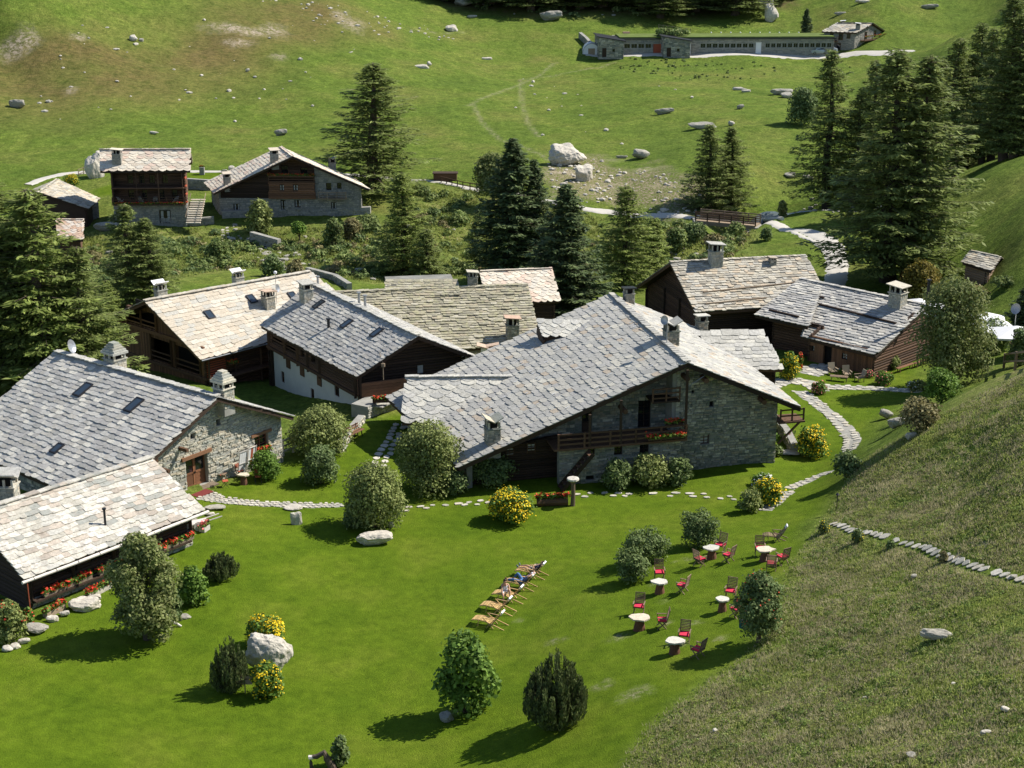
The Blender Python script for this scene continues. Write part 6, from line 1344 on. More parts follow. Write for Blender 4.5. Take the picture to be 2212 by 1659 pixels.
dry_wall([(1250,88),(1262,98),(1282,120)], 2.0, 'curved rubble wall beside the polytunnel', .8, 'stone_far', 60, .7, .3)
paving('track_steps', [(560,540),(590,560),(620,580),(660,600),(720,622)], 1.0, .5, .1, .4, base=False)
paving('terrace_steps', [(485,490),(487,505),(489,520)], 1.3, .7, .1, .1, base=False)
def timber_fence(line, label, h=.95, n=4, bars=2, mat='wood_pale', w=.08):
    P = [G(a, b) for a, b in line]; t = thing('wooden_fence', label, 'fence', P[0])
    for a, b in zip(P[:-1], P[1:]):
        for i in range(n+1): q = a.lerp(b, i/n); MB().bar(q-Vector((0,0,.2)), q+Vector((0,0,h)), w*1.2).obj('post', mat, t)
        for k in range(bars): z = Vector((0,0,h*(k+1)/bars-.08)); MB().bar(a+z, b+z, w*.6, w).obj('rail', mat, t)
timber_fence([(953,395),(1000,406),(1062,416)], 'wooden post and rail fence beside the valley footpath', 1.0, 4, 2, 'log_brown', .12)
timber_fence([(170,380),(192,372)], 'short rail fence by the crag', 1.1, 2, 3)
timber_fence([(190,577),(203,577)], 'small fence beside the lowest far cabin', 1.2, 2, 2)
timber_fence([(612,985),(655,968)], 'weathered three rail fence between the stone gable and the shrub', 1.2, 2, 3, 'wood_bleached', .12)
timber_fence([(2168,795),(2225,797)], 'dark rail fence on top of the shaded bank', 1.3, 2, 2, 'wood_teak', .14)
# bridge
a, b = Z(1508,474,-5.0), Z(1637,486,-5.0); t = thing('footbridge', 'flat wooden footbridge with plank sides over the stream', 'bridge', (a+b)/2); MB().bar(a, b, 2.4, .22).obj('deck', 'wood_pale', t)
u = (b-a).normalized(); nn = Vector((u.y, -u.x, 0))
for sd in (1.15, -1.15):
    rail(t, a+nn*sd+Vector((0,0,.1)), b+nn*sd+Vector((0,0,.1)), 1.15, 4, 6, 'log_brown' if sd > 0 else 'wood_pale', .14, 'parapet'); MB().bar(a+nn*sd-Vector((0,0,.25)), b+nn*sd-Vector((0,0,.25)), .3, .35).obj('girder', 'wood_pale', t)
for q, l in ((a, 'left'), (b, 'right')): rk = MB().box(q-Vector((0,0,1.3)), (1.2, 3, 2.4)).obj('abutment', 'stone_far', t)
t = thing('fallen_log', 'pale log lying by the right end of the footbridge', 'log', G(1660,478)); MB().tube([G(1650,479,.25), G(1690,476,.25)], .28, 8).obj('trunk', 'wood_bleached', t)
# cars
def car(px, py, label, mat, rz):
    g = G0(px, py); t = thing('parked_car', label, 'car', g+Vector((0,0,.1)), rz, 'cars parked by the far chalet'); prof = [(-2.0,.35),(-2.05,.75),(-1.85,.98),(-1.2,1.05),(-.75,1.45),(.7,1.5),(1.5,1.12),(1.98,.98),(2.05,.45),(1.95,.3),(-1.9,.3)]
    b = MB(); V = [(x, s*.82*(1 if z < 1.1 else .8), z) for s in (-1, 1) for x, z in prof]; n = len(prof); b.add(V, [tuple(range(n)), tuple(range(2*n-1, n-1, -1))]+[(i, n+i, n+(i+1) % n, (i+1) % n) for i in range(n)]); b.obj('body', mat, t, False)
    for s in (-1, 1): MB().add([(-1.1,s*.80,1.08),(-.72,s*.68,1.4),(.68,s*.68,1.44),(1.35,s*.80,1.12)], [(0,1,2,3)]).obj('side_window', 'glass_dark', t, False)
    MB().add([(-1.22,-.74,1.07),(-.78,-.62,1.44),(-.78,.62,1.44),(-1.22,.74,1.07)], [(0,1,2,3)]).obj('windscreen', 'glass_dark', t, False)
    for x in (-1.3, 1.3):
        for s in (-1, 1):
            wv = MB().tube([(x, s*.66, .33), (x, s*.86, .33)], .33, 12).obj('wheel', 'tyre', t, False); MB().tube([(x, s*.85, .33), (x, s*.875, .33)], .2, 10).obj('rim', 'metal_grey', wv, False)
    for s in (-1, 1): MB().box((-2.03, s*.6, .72), (.08, .3, .14)).obj('headlight', 'white', t, False)
car(1768, 117.5, 'grey green hatchback, left of two cars at the far chalet', 'car_grey', .2); car(1790, 114.5, 'white car, right of two by the far chalet', 'car_white', -.1)
rock(1735, 117.8, 20, 9, 'ochre boulder in front of the long barn', 'slab_old')

# ================================================================== TREES
def conifer_mesh(H, R, kind, seed):
    r = np.random.RandomState(seed); C = []; D = []; Nn = []; S_ = []; br = MB(); z = H*(.06 if kind == 'spruce' else .10); lean = r.normal(size=2)*.01
    cx = lambda zz: np.array([lean[0]*zz+.12*math.sin(zz*.5+seed), lean[1]*zz+.12*math.cos(zz*.4+seed), zz])
    while z < H*.985:
        t = z/H; base = R*((1-t)**(.80 if kind == 'spruce' else .66))*(1 if t > .16 else .72+.28*t/.16)+.12
        nb = int(r.randint(4, 7) if kind != 'spruce' else r.randint(5, 8)); a0 = r.rand()*6.28
        for k in range(nb):
            if kind != 'spruce' and r.rand() < .12 and t < .9: continue
            L = base*r.uniform(.55, 1.15); a = a0+6.28*k/nb+r.normal()*.25; d = np.array([math.cos(a), math.sin(a), 0]); lat = np.array([-d[1], d[0], 0])
            dr = (.38 if kind == 'spruce' else .20)*(1-t)+.02; up = .20 if kind == 'spruce' else .12; p0 = cx(z+r.normal()*.08)
            f = lambda q: p0+d*L*q+np.array([0, 0, L*(-dr*q**1.2*1.15+up*q**3+(.30*t*q))])
            br.tube([f(0), f(.5), f(.95)], [.035+.012*L, .02, .008], 3, False)
            n = max(8, int(L*(34 if kind == 'spruce' else 32))); q = r.rand(n)**.75*.92+.10; w = (.32 if kind == 'spruce' else .34)*L*(1.10-q)**.7+.14; lo = r.uniform(-1, 1, n)*w
            P = np.array([f(x) for x in q])+lat*lo[:, None]+np.array([0, 0, 1])*(-np.abs(lo)*.22-r.rand(n)*(.30 if kind != 'spruce' else .22))[:, None]
            dd = d*.75+lat*np.sign(lo)[:, None]*.7+np.array([0, 0, -.42 if kind != 'spruce' else -.25])+r.normal(size=(n, 3))*.28
            nn = np.array([0, 0, 1.0])+r.normal(size=(n, 3))*.55+d*.2; C.append(P); D.append(dd/np.linalg.norm(dd, axis=1, keepdims=True)); Nn.append(nn/np.linalg.norm(nn, axis=1, keepdims=True)); S_.append(np.full(n, .105 if kind != 'spruce' else .125)*r.uniform(.7, 1.35, n))
        z += (.30 if kind == 'spruce' else .36)*r.uniform(.7, 1.3)*(1 if t < .8 else .7)*(H/20)**.5
    C = np.concatenate(C); D = np.concatenate(D); Nn = np.concatenate(Nn); S_ = np.concatenate(S_); V, F = quads_at(C, Nn, S_, r, 3.3 if kind != 'spruce' else 3.0, D)
    tr = MB(); zs = np.linspace(0, H*.97, 9); tr.tube([cx(x)*[1,1,1] for x in zs], [max(.02, .018*H*(1-x/H)**.9+.01) for x in zs], 8); k = len(br.v)
    return npmesh('crown', V, F), tr.mesh('trunk', 'bark'), br.mesh('branches', 'bark')
CM = {}
def conifer(px, py, top, w, kind, label, group, H0=20, mat=None, z=None, zoff=0):
    g = G(px, py) if z is None else Z(px, py, z); H = PL(px, top, g, (0, -1, 0)).z-g.z; Wm = w*(g-CAM).length/F_PX/2
    variants = {'larch': [(20,3.4,'larch',1),(20,3.4,'larch',2),(20,3.4,'larch',3)], 'spruce': [(16,3.0,'spruce',4),(16,3.0,'spruce',5)], 'smalllarch': [(8,2.0,'larch',6),(8,2.0,'larch',7)], 'smallspruce': [(7,1.8,'spruce',8)]}[kind]
    v = variants[rnd.randrange(len(variants))]; m = mat or ('leaf_spruce' if 'spruce' in kind else 'leaf_larch')
    if v not in CM: CM[v] = conifer_mesh(*v)
    if (v, m) not in CM: me = CM[v][0].copy(); me.materials.append(M[m]); CM[(v, m)] = me
    t = thing('spruce_tree' if 'spruce' in kind else 'larch_tree', label, 'tree', (g.x, g.y, g.z-.2+zoff), rnd.uniform(0, 6.28), group)
    s = H/v[0]; sw = Wm/v[1]*1.45
    for nm, me in (('trunk', CM[v][1]), ('branches', CM[v][2]), ('crown', CM[(v, m)])):
        o = bpy.data.objects.new(nm, me); link(o, t, False); o.scale = (sw, sw, s)
        if nm != 'trunk': o['kind'] = 'stuff'
    return t
gA, gB, gC = 'conifers behind the hamlet', 'larches along the stream on the right', 'trees of the wood on the upper slope'
for a in [(808,415,130,205,'larch','tallest dark larch rising behind the broad gabled far house',gA),(875,600,365,120,'larch','slim yellowish larch below the tallest dark larch',gA,20,'leaf_larch_bright'),(925,605,490,70,'smalllarch','low larch right of the slim yellowish larch',gA),
 (1026,575,480,36,'smalllarch','thin young larch standing alone left of the twin spruces',gA),(1105,600,292,150,'spruce','taller of the twin spruces in the middle of the valley',gA),(1152,600,335,95,'spruce','shorter of the twin spruces in the middle of the valley',gA),
 (1350,618,392,130,'larch','open bright larch with bare trunk foot behind the main roof',gA,20,'leaf_larch_bright'),(1412,612,465,80,'smalllarch','bushy larch right of the open bright larch',gA,20,'leaf_larch_bright'),
 (1530,462,262,105,'larch','left one of the twin larches beside the footbridge',gA),(1577,455,268,90,'larch','right one of the twin larches beside the footbridge',gA),
 (1782,450,97,130,'larch','tall slender larch leftmost on the far bank',gB),(1878,430,122,110,'larch','larch behind the two great ones',gB),(1912,608,92,240,'larch','great dark larch, left of the pair at the road bend',gB),(1958,604,110,240,'larch','great dark larch, right of the pair at the road bend',gB),
 (1990,430,110,110,'larch','larch right behind the great pair',gB),(2045,375,75,125,'larch','larch at the left end of the right hand row',gB),(2092,350,40,115,'larch','second larch of the right hand row',gB),(2122,352,52,100,'larch','third larch of the right hand row',gB),(2166,345,-25,135,'larch','highest larch reaching the top right edge',gB),(2205,335,60,100,'larch','larch cut by the right edge, upper',gB),(2225,310,130,110,'larch','dark larch cut by the right edge, lower',gB),
 (30,850,362,270,'larch','biggest larch at the left edge of the picture',gA),(118,860,392,250,'larch','second big larch at the left edge',gA,20,'leaf_larch_bright'),(182,850,520,190,'larch','shorter larch in front of the big left ones',gA),(-40,860,420,250,'larch','larch cut by the left edge',gA),
 (2018,400,120,110,'larch','larch between the great pair and the right hand row',gB),(2070,362,110,110,'larch','shorter larch within the right hand row',gB),(2140,348,90,110,'larch','shorter larch in front of the highest one',gB),(2190,340,20,120,'larch','larch right behind the highest one',gB),(1840,440,180,100,'larch','shorter larch between the slender one and the great pair',gB),(70,850,470,200,'larch','larch filling the gap between the big left ones',gA,20,'leaf_larch_bright'),
 (283,668,431,130,'larch','left of two larches behind the blond roof',gA),(330,668,463,105,'larch','right of two larches behind the blond roof',gA),(238,700,600,60,'smalllarch','small bright larch beside the blond roofed house',gA,20,'leaf_larch_bright'),
 (1741,80,16,24,'smallspruce','lone narrow conifer left of the far chalet',gC),
 (2225,700,590,70,'smallspruce','small fir at the right edge by the parasols',gA)]: conifer(*a)
conifer(1218, 690, 390, 160, 'spruce', 'big spruce standing right behind the main roof', gA, z=-3.4)
wd = [(960,2,120),(1010,-8,150),(1060,8,130),(1110,12,160),(1150,22,120),(1205,5,150),(1255,18,130),(1300,14,150),(1350,5,140),(1385,20,120),(1427,38,110),(1470,10,130),(1503,24,120),(1545,6,130),(1590,32,120),(1628,4,120),(1665,-6,110),(1090,-20,150),(1240,-20,150),(1400,-18,150),(1560,-20,140)]
wl_ = ['first','second','third','fourth','fifth','sixth','seventh','eighth','ninth','tenth','eleventh','twelfth','thirteenth','fourteenth','fifteenth','sixteenth','seventeenth']
for i, (x, y, w) in enumerate(wd):
    conifer(x, y, y-150, w, 'larch', ('%s larch from the left along the lower edge of the wood' % wl_[i]) if i < 17 else '%s larch from the left in the second row of the upper wood' % wl_[i-17], gC)

# leafy shrubs and small trees
def leafy(px, py, top, w, mat, label, cat='shrub', name='shrub', leaf=.13, shape='ball', flowers=None, fdens=.5, n=None, trunk=False, seed=None, group=None, z=None, base=0):
    g = G(px, py) if z is None else Z(px, py, z); k = (g-CAM).length/F_PX; H = PL(px, top, g, (0, -1, 0)).z-g.z; Wm = w*k/2*(1.16 if mat == 'leaf_shrub' else 1.08); r = np.random.RandomState(seed if seed else rnd.randrange(9999)); t = thing(name, label, cat, (g.x, g.y+Wm*.25, g.z-.05), 0, group)
    cs = []; rs = []; K = 26 if shape != 'tree' else 44; z0 = H*base
    for i in range(K):
        a = i*2.4+r.normal()*.4; zz = ((i*7) % K+.5)/K; q = r.rand()**.35
        if shape == 'hedge': pf, rr = 1.0, Wm*.40
        elif shape == 'tree': pf, rr = math.sqrt(max(.05, 1-((zz-.42)/.64)**2)), Wm*r.uniform(.26, .42)
        else: pf, rr = math.sqrt(max(.1, 1-((zz-.42)/.72)**2)), Wm*r.uniform(.32, .46)
        rr = min(rr, (H-z0)*.34); R_o = max(0, Wm*pf-rr)*q; cs.append([math.cos(a)*R_o, math.sin(a)*R_o, z0+rr*.55+(H-z0-rr*1.45)*zz]); rs.append(rr*r.uniform(.85, 1.1))
    A = Wm*H*6; n = n or int(min(20000, max(600, A/(leaf*leaf)*2.6)))
    V, F = blob_leaves(cs, rs, n, leaf, r, .5); o = npobj('foliage', V, F, mat, t, False); o['kind'] = 'stuff'
    b = MB()
    if trunk:
        b.tube([(0,0,-.2), (.05,.02,H*.3), (-.03,.05,H*.75)], [.035*H, .028*H, .01*H], 7)
    for i in range(9 if not trunk else 12):
        c = cs[i % K]; b.tube([(r.normal()*.08, r.normal()*.08, -.1 if not trunk else H*r.uniform(.15, .4)), (c[0]*.5, c[1]*.5, c[2]*.6), c], [.03, .02, .008], 4, False)
    b.obj('stems' if not trunk else 'trunk', 'bark', t, False)
    if flowers:
        sel = sorted(range(K), key=lambda i: r.rand()-.02*cs[i][2])[:max(4, int(K*.62))]; V, F = blob_leaves([cs[i] for i in sel], [rs[i]*r.uniform(1.0, 1.09) for i in sel], int(n*fdens*.8), leaf*.85, r, .10, .7, 1.1); npobj('flowers', V, F, flowers, t, False)['kind'] = 'stuff'
    return t
def pine(px, py, top, w, label, n=46, mat='leaf_pine'):
    g = G(px, py); k = (g-CAM).length/F_PX; H = PL(px, top, g, (0, -1, 0)).z-g.z; Wm = w*k/2; r = np.random.RandomState(int(px)); t = thing('dwarf_pine', label, 'shrub', (g.x, g.y+Wm*.3, g.z-.05)); Cs = []; Ds = []; b = MB()
    for i in range(n*2):
        a = r.rand()*6.28; q = r.rand()**.55; out = np.array([math.cos(a), math.sin(a), 0])*Wm*.86*q; h = H*(1-.50*q**2)*r.uniform(.72, 1.03)*(.85 if i % 2 else 1); root = out*.28; tip = out+np.array([0, 0, h]); m = 80
        s = r.rand(m)**.6; mid = root*(1-s[:, None])**1.5+tip*s[:, None]+(out*.35*np.sin(s*PI)[:, None]); mid[:, 2] = h*s**1.1; w_ = (.05+.11*(1-s))*max(1, Wm/1.4)
        th = r.rand(m)*6.28; off = np.stack([np.cos(th), np.sin(th), np.zeros(m)], 1)*w_[:, None]; Cs.append(mid+off); Ds.append(off/w_[:, None]*.5+np.array([0, 0, 1.2])+r.normal(size=(m, 3))*.2); b.tube([root, (root+tip)/2+out*.2, tip*.97], [.03, .02, .008], 3, False)
    C = np.concatenate(Cs); D = np.concatenate(Ds); D /= np.linalg.norm(D, axis=1, keepdims=True); Nn = np.cross(D, unit(len(C), r)); Nn /= np.linalg.norm(Nn, axis=1, keepdims=True); V, F = quads_at(C, Nn, .06*max(1, Wm/1.3), r, 3.0, D)
    npobj('foliage', V, F, mat, t, False)['kind'] = 'stuff'; b.obj('stems', 'bark', t, False)
L = leafy
L(690,985,882,138,'leaf_shrub','large olive green shrub beside the plank bench',leaf=.12); L(692,1048,966,96,'leaf_dark','dark round shrub in front of the large olive one',leaf=.12); L(574,1038,975,78,'leaf_green','rounded green bush right of the leaning deck beds',leaf=.12)
L(932,1068,916,150,'leaf_shrub','tallest olive shrub at the left corner of the main house',leaf=.11,seed=5); L(1062,1052,982,120,'leaf_dark','loose dark shrub under the low main eave',leaf=.12); L(985,1070,1015,70,'leaf_dark','low shrub between the olive shrub and the dark one',leaf=.12)
L(810,1148,1006,142,'leaf_shrub','olive shrub growing over the flat white block',leaf=.11,seed=9); L(765,1140,1088,60,'leaf_dark','dark low shrub left of the white block',leaf=.12)
L(1103,1128,1060,108,'leaf_green','round bush full of yellow flowers on the lawn left of the trough',name='flower_bush',leaf=.12,flowers='flower_yellow',fdens=.55)
L(1332,1058,994,76,'leaf_hedge','light green bush, left of three before the main house'); L(1403,1054,982,88,'leaf_shrub','olive bush, middle of three before the main house'); L(1466,1050,990,62,'leaf_hedge','light green bush, right of three before the main house')
L(1757,988,926,82,'leaf_green','yellow flower bush by the dry stone wall',name='flower_bush',flowers='flower_yellow',fdens=.5); L(1662,1092,1038,76,'leaf_green','yellow flower bush at the lower end of the path',name='flower_bush',flowers='flower_yellow',fdens=.5)
L(1648,1050,1022,50,'leaf_green','small bush with white flowers behind the yellow one',name='flower_bush',flowers='flower_white',fdens=.35); L(1622,1106,1056,52,'leaf_shrub','silvery round bush left of the path end')
L(1830,1030,976,66,'leaf_dark','dark bush on the edge of the rough bank'); L(1512,1182,1110,88,'leaf_hedge','clipped bush, upper right of the three by the chairs','hedge','hedge',shape='hedge',leaf=.10); L(1397,1218,1150,104,'leaf_hedge','long clipped bush, middle of the three by the chairs','hedge','hedge',shape='hedge',leaf=.10); L(1368,1258,1190,76,'leaf_hedge','clipped bush, lower left of the three by the chairs','hedge','hedge',shape='hedge',leaf=.10)
L(1005,1548,1380,146,'leaf_green','glossy green ash bush on the lower lawn',leaf=.17,seed=21,name='ash_bush'); pine(1200,1575,1404,152,'largest dwarf pine at the lower lawn edge',60); pine(495,1498,1380,98,'dwarf pine left of the pale boulder',40); pine(478,1252,1196,88,'low spreading dwarf pine right of the birch',34)
L(572,1405,1336,96,'leaf_green','yellow flower bush behind the pale boulder',name='flower_bush',flowers='flower_yellow',fdens=.7,leaf=.10); L(580,1508,1432,76,'leaf_green','yellow flower bush in front of the pale boulder',name='flower_bush',flowers='flower_yellow',fdens=.45,leaf=.10)
L(312,1392,1160,160,'leaf_birch','bushy birch casting a long shadow on the lawn','tree','birch_tree',.12,'tree',n=17000,trunk=True,seed=33,base=.02); L(415,1308,1226,76,'leaf_green','green currant bush between birch and dwarf pine'); L(376,1342,1262,38,'leaf_dark','narrow dark shrub behind the birch trunk')
L(1640,1392,1240,118,'leaf_dark','old rose bush on a trunk with scattered red blooms beside the chairs','tree','rose_tree',.10,'tree',n=9000,trunk=True,flowers='flower_red',fdens=.018,base=.10,seed=41)
L(1706,820,762,50,'leaf_green','tall yellow flower bush beside the wing roof',name='flower_bush',flowers='flower_yellow',fdens=.5); L(1728,800,760,16,'leaf_green','red flowers at the corner of the planked front',name='flower_bush',flowers='flower_red',fdens=.6)
L(1770,852,824,38,'leaf_green','small bush with pink flowers at the path fork',name='flower_bush',flowers='flower_pink',fdens=.3); L(1909,832,802,46,'leaf_green','pink and green flower bush below the log corner',name='flower_bush',flowers='flower_pink',fdens=.2); L(1875,815,798,30,'leaf_dark','low rose bush between armchair and log corner',name='flower_bush',flowers='flower_pink',fdens=.3); L(1930,798,770,34,'leaf_shrub','leafy plant growing up the log corner')
L(1990,930,862,100,'leaf_brushbrown','brown green shrub in the shade at the garden end'); L(2035,870,800,90,'leaf_green','green shrub under the big alder'); L(1985,845,822,50,'leaf_shrub','pale flowering shrub at the end of the terrace path',flowers='flower_white',fdens=.12)
L(1660,958,925,40,'leaf_green','leafy plant in the corner under the side balcony'); L(1675,985,960,36,'leaf_hedge','fern like plant below the side balcony'); L(735,1655,1592,46,'leaf_dark','small ragged bush at the bottom edge of the lawn',leaf=.10)
L(1780,1152,1124,28,'leaf_hedge','little bush with yellow flowers where the hillside steps begin',flowers='flower_yellow',fdens=.12,leaf=.08); L(1853,1174,1142,30,'leaf_hedge','second little yellow flowered bush along the hillside steps',flowers='flower_yellow',fdens=.12,leaf=.08); L(1925,1188,1166,22,'leaf_hedge','third little bush along the hillside steps',leaf=.08); L(2038,1215,1190,22,'leaf_brushbrown','fourth little bush along the hillside steps',leaf=.08)
L(18,1388,1302,76,'leaf_shrub','grey green rose bush at the left edge with red blooms',flowers='flower_red',fdens=.02); L(62,1352,1312,26,'leaf_green','climbing roses at the corner of the pale roofed house',flowers='flower_red',fdens=.25)
L(155,402,376,36,'leaf_green','yellow flower bush by the far upper footpath',name='flower_bush',flowers='flower_yellow',fdens=.6); L(522,374,360,24,'leaf_green','small yellow green bush between the far houses',flowers='flower_yellow',fdens=.2)
L(1065,448,330,100,'leaf_birch','bright round leaved tree left of the twin spruces','tree','leafy_tree',.26,'tree',trunk=True,base=.15,seed=51); L(1992,650,562,96,'leaf_autumn','yellowish autumn tree behind the grey roof chimney','tree','leafy_tree',.2,'tree',trunk=True,seed=52)
L(2062,835,600,190,'leaf_birch','big alder at the right end of the log house','tree','leafy_tree',.17,'tree',n=15000,trunk=True,seed=53); L(2035,700,610,110,'leaf_birch','upper crown of a second alder behind the big one','tree','leafy_tree',.18,'tree',trunk=True,seed=54); L(2150,760,690,80,'leaf_dark','dark shrub below the white parasols'); L(2205,790,710,60,'leaf_dark','dark shrub at the right edge below the parasols')
L(561,508,430,62,'leaf_shrub','round bushy tree in front of the broad gabled house','tree','leafy_tree',.25,'tree',trunk=True,seed=55); L(646,522,478,40,'leaf_green','young tree with pale thin trunk below the far terrace','tree','leafy_tree',.22,'tree',trunk=True,base=.35,seed=56)
L(1735,272,188,80,'leaf_dark','dark leafless looking shrub on the right meadow',leaf=.25); L(1690,470,432,24,'leaf_birch','small bright bush at the stream bank',leaf=.2); L(228,668,636,50,'leaf_green','bright bush left of the larches behind the blond roof',leaf=.2); L(770,340,325,60,'leaf_dark','dark hedge behind the broad gabled house',leaf=.3)
L(2110,650,618,60,'leaf_brushbrown','brownish shrub above the parasols',leaf=.18); L(2175,620,598,60,'leaf_brush','low shrub beside the hay hut',leaf=.18)
for i, (x, y, tp, w) in enumerate([(1590,510,480,46),(1545,540,505,60),(1500,520,480,60),(1460,545,490,50),(640,610,560,50),(590,600,550,60),(720,530,470,50),(760,520,470,46),(1655,520,492,30),(470,560,515,56)]):
    L(x, y, tp, w, ['leaf_brush','leaf_brushbrown','leaf_dark'][i % 3], ['grey green bush under the footbridge','willow bush left of the footbridge','bush on the stream bank before the footbridge','brown bush behind the log barn chimney','bush behind the blond roof aerial','round bush behind the blond roof','bush on the slope right of the round tree','second bush on the slope right of the round tree','small bush right of the footbridge','dark bush between the far steps and larches'][i], leaf=.22)

# undergrowth, rough grass
def undergrowth(name, poly, nblob, mat, rmin, rmax, leaf, per, seed, avoid=()):
    R = np.random.RandomState(seed); P = np.array(poly); c = R.uniform(P.min(0), P.max(0), (nblob*5, 2)); ok = pdist(c[:, 0], c[:, 1], poly) < -1; nz = fbm(c[:, 0], c[:, 1], 11, seed) ; ok &= nz > -.06
    for a, d in avoid: ok &= ldist(c[:, 0], c[:, 1], a) > d
    for hx, hy, hr in HOUSES: ok &= np.hypot(c[:, 0]-hx, c[:, 1]-hy) > hr
    c = c[ok][:nblob]; z = hfull(c[:, 0], c[:, 1]); rr = R.uniform(rmin, rmax, len(c))*R.uniform(.5, 1, len(c)); C = np.column_stack([c, z+rr*.25])
    V, F = blob_leaves(C, rr, len(c)*per, leaf, R, .4, squash=.75); npobj(name, V, F, mat)['kind'] = 'stuff'
FP = [tuple(G0(a, b)[:2]) for a, b in [(930,391),(985,400),(1060,413),(1130,425),(1245,447),(1330,460),(1420,466),(1500,472)]]; VR = [tuple(G0(a, b)[:2]) for a, b in [(1635,484),(1690,492),(1785,520),(1808,585),(1790,660)]]
TS = [tuple(G0(a, b)[:2]) for a, b in [(560,540),(590,560),(620,580),(660,600),(720,622)]]
HOUSES = [(-49,217,11),(-32,218,12),(-60,209,6),(-23,118,9),(-14,114,8),(-3,125,13),(20,138,10),(31,128,12),(4,100,14),(-26,92,12),(-38,122,5),(-26,128,10),(6,140,8)]
av = ((FP, 2.0), (VR, 3.5), (STREAM, 2.0), (TS, 1.2))
undergrowth('undergrowth', GULLY, 560, 'leaf_brush', .4, 1.6, .26, 90, 1, av); undergrowth('dry_undergrowth', GULLY, 420, 'leaf_brushbrown', .3, 1.1, .22, 70, 2, av); undergrowth('low_scrub', GULLY, 190, 'leaf_dark', .4, 1.5, .26, 80, 3, av)
undergrowth('bank_scrub', world_poly([(480,475),(820,468),(830,500),(700,520),(480,510)]), 170, 'leaf_brush', .5, 1.3, .24, 90, 4, ()); undergrowth('road_bank_weeds', world_poly([(1300,128),(1860,125),(1850,165),(1700,185),(1500,180),(1300,165)]), 130, 'leaf_brush', .15, .5, .25, 20, 6, ())
undergrowth('wood_scrub', FORESTFLOOR, 200, 'leaf_dark', .5, 1.8, .4, 40, 8, ())
HS = [tuple(G0(a, b)[:2]) for a, b in [(1797,1134),(1850,1148),(1920,1162),(1990,1180),(2050,1206),(2120,1232),(2230,1262)]]
def tufts(name, poly, n, h, mat, seed, maxd=150, dense=None, w=.03):
    R = np.random.RandomState(seed); P = np.array(poly); c = R.uniform(P.min(0), P.max(0), (n*3, 2)); u = c[:, 0]/np.maximum(c[:, 1], 1); ok = (pdist(c[:, 0], c[:, 1], poly) < .5-np.abs(R.normal(size=len(c)))*1.6) & (np.abs(u) < .40) & (c[:, 1] > 40); ok &= (fbm(c[:, 0], c[:, 1], 1.6, seed)+R.normal(size=len(c))*.12 > -.05) & (ldist(c[:, 0], c[:, 1], HS) > .42)
    c = c[ok][:n]; z = hfull(c[:, 0], c[:, 1]); m = len(c); V = []; hh = h*R.uniform(.5, 1.4, m)*(1+1.2*np.clip(fbm(c[:, 0], c[:, 1], 3.0, seed+9), -.4, .6)); 
    for k in range(3):
        a = R.uniform(0, 6.28, m); d = np.stack([np.cos(a), np.sin(a)], 1); p = c+R.normal(size=(m, 2))*.07; ln = R.normal(size=(m, 2))*.45; ww = w*R.uniform(.8, 2.0, m)
        V.append(np.stack([np.column_stack([p-d*ww[:, None], z-.03]), np.column_stack([p+d*ww[:, None], z-.03]), np.column_stack([p+ln*hh[:, None], z+hh])], 1))
    V = np.concatenate(V).reshape(-1, 3); npobj(name, V, np.arange(len(V)).reshape(-1, 3), mat)['kind'] = 'stuff'
M['grass_rough'] = m_leaf('grass_rough', (.21,.27,.055), (.38,.40,.13), .5, .5, .35); M['grass_dry'] = m_leaf('grass_dry', (.32,.29,.15), (.50,.45,.27), .45, .6, .3); M['weed'] = m_leaf('weed', (.12,.18,.04), (.26,.33,.09), .3, .7, .35)

VIS = world_poly([(1740,1190),(1800,1110),(1850,1010),(1950,945),(2050,885),(2212,803),(2280,800),(2290,1200),(2290,1700),(1330,1700),(1420,1560),(1600,1430),(1690,1330),(1700,1230)])
tufts('rough_grass', VIS, 90000, .09, 'grass_rough', 1, w=.02); tufts('dry_grass', VIS, 80000, .11, 'grass_dry', 2, w=.016); tufts('hillside_weeds', VIS, 25000, .06, 'weed', 3, w=.05)
def clumps(name, poly, nb, mat, rmin, rmax, leaf, per, seed, cut):
    R = np.random.RandomState(seed); P = np.array(poly); c = R.uniform(P.min(0), P.max(0), (nb*4, 2)); ok = (pdist(c[:, 0], c[:, 1], poly) < .3-np.abs(R.normal(size=len(c)))*1.8) & (fbm(c[:, 0], c[:, 1], 5, seed)+R.normal(size=len(c))*.1 > cut) & (ldist(c[:, 0], c[:, 1], HS) > .6); c = c[ok][:nb]
    rr = R.uniform(rmin, rmax, len(c)); C = np.column_stack([c, hfull(c[:, 0], c[:, 1])+rr*.1]); V, F = blob_leaves(C, rr, len(c)*per, leaf, R, .5, squash=.6); npobj(name, V, F, mat)['kind'] = 'stuff'
clumps('weed_clumps', VIS, 1700, 'weed', .08, .28, .055, 26, 61, -.02); clumps('dry_clumps', VIS, 1500, 'grass_dry', .08, .24, .045, 22, 62, -.05); clumps('green_clumps', VIS, 1500, 'grass_rough', .08, .26, .055, 24, 63, -.1)

tufts('valley_grass', GULLY, 60000, .32, 'grass_rough', 5, w=.06)

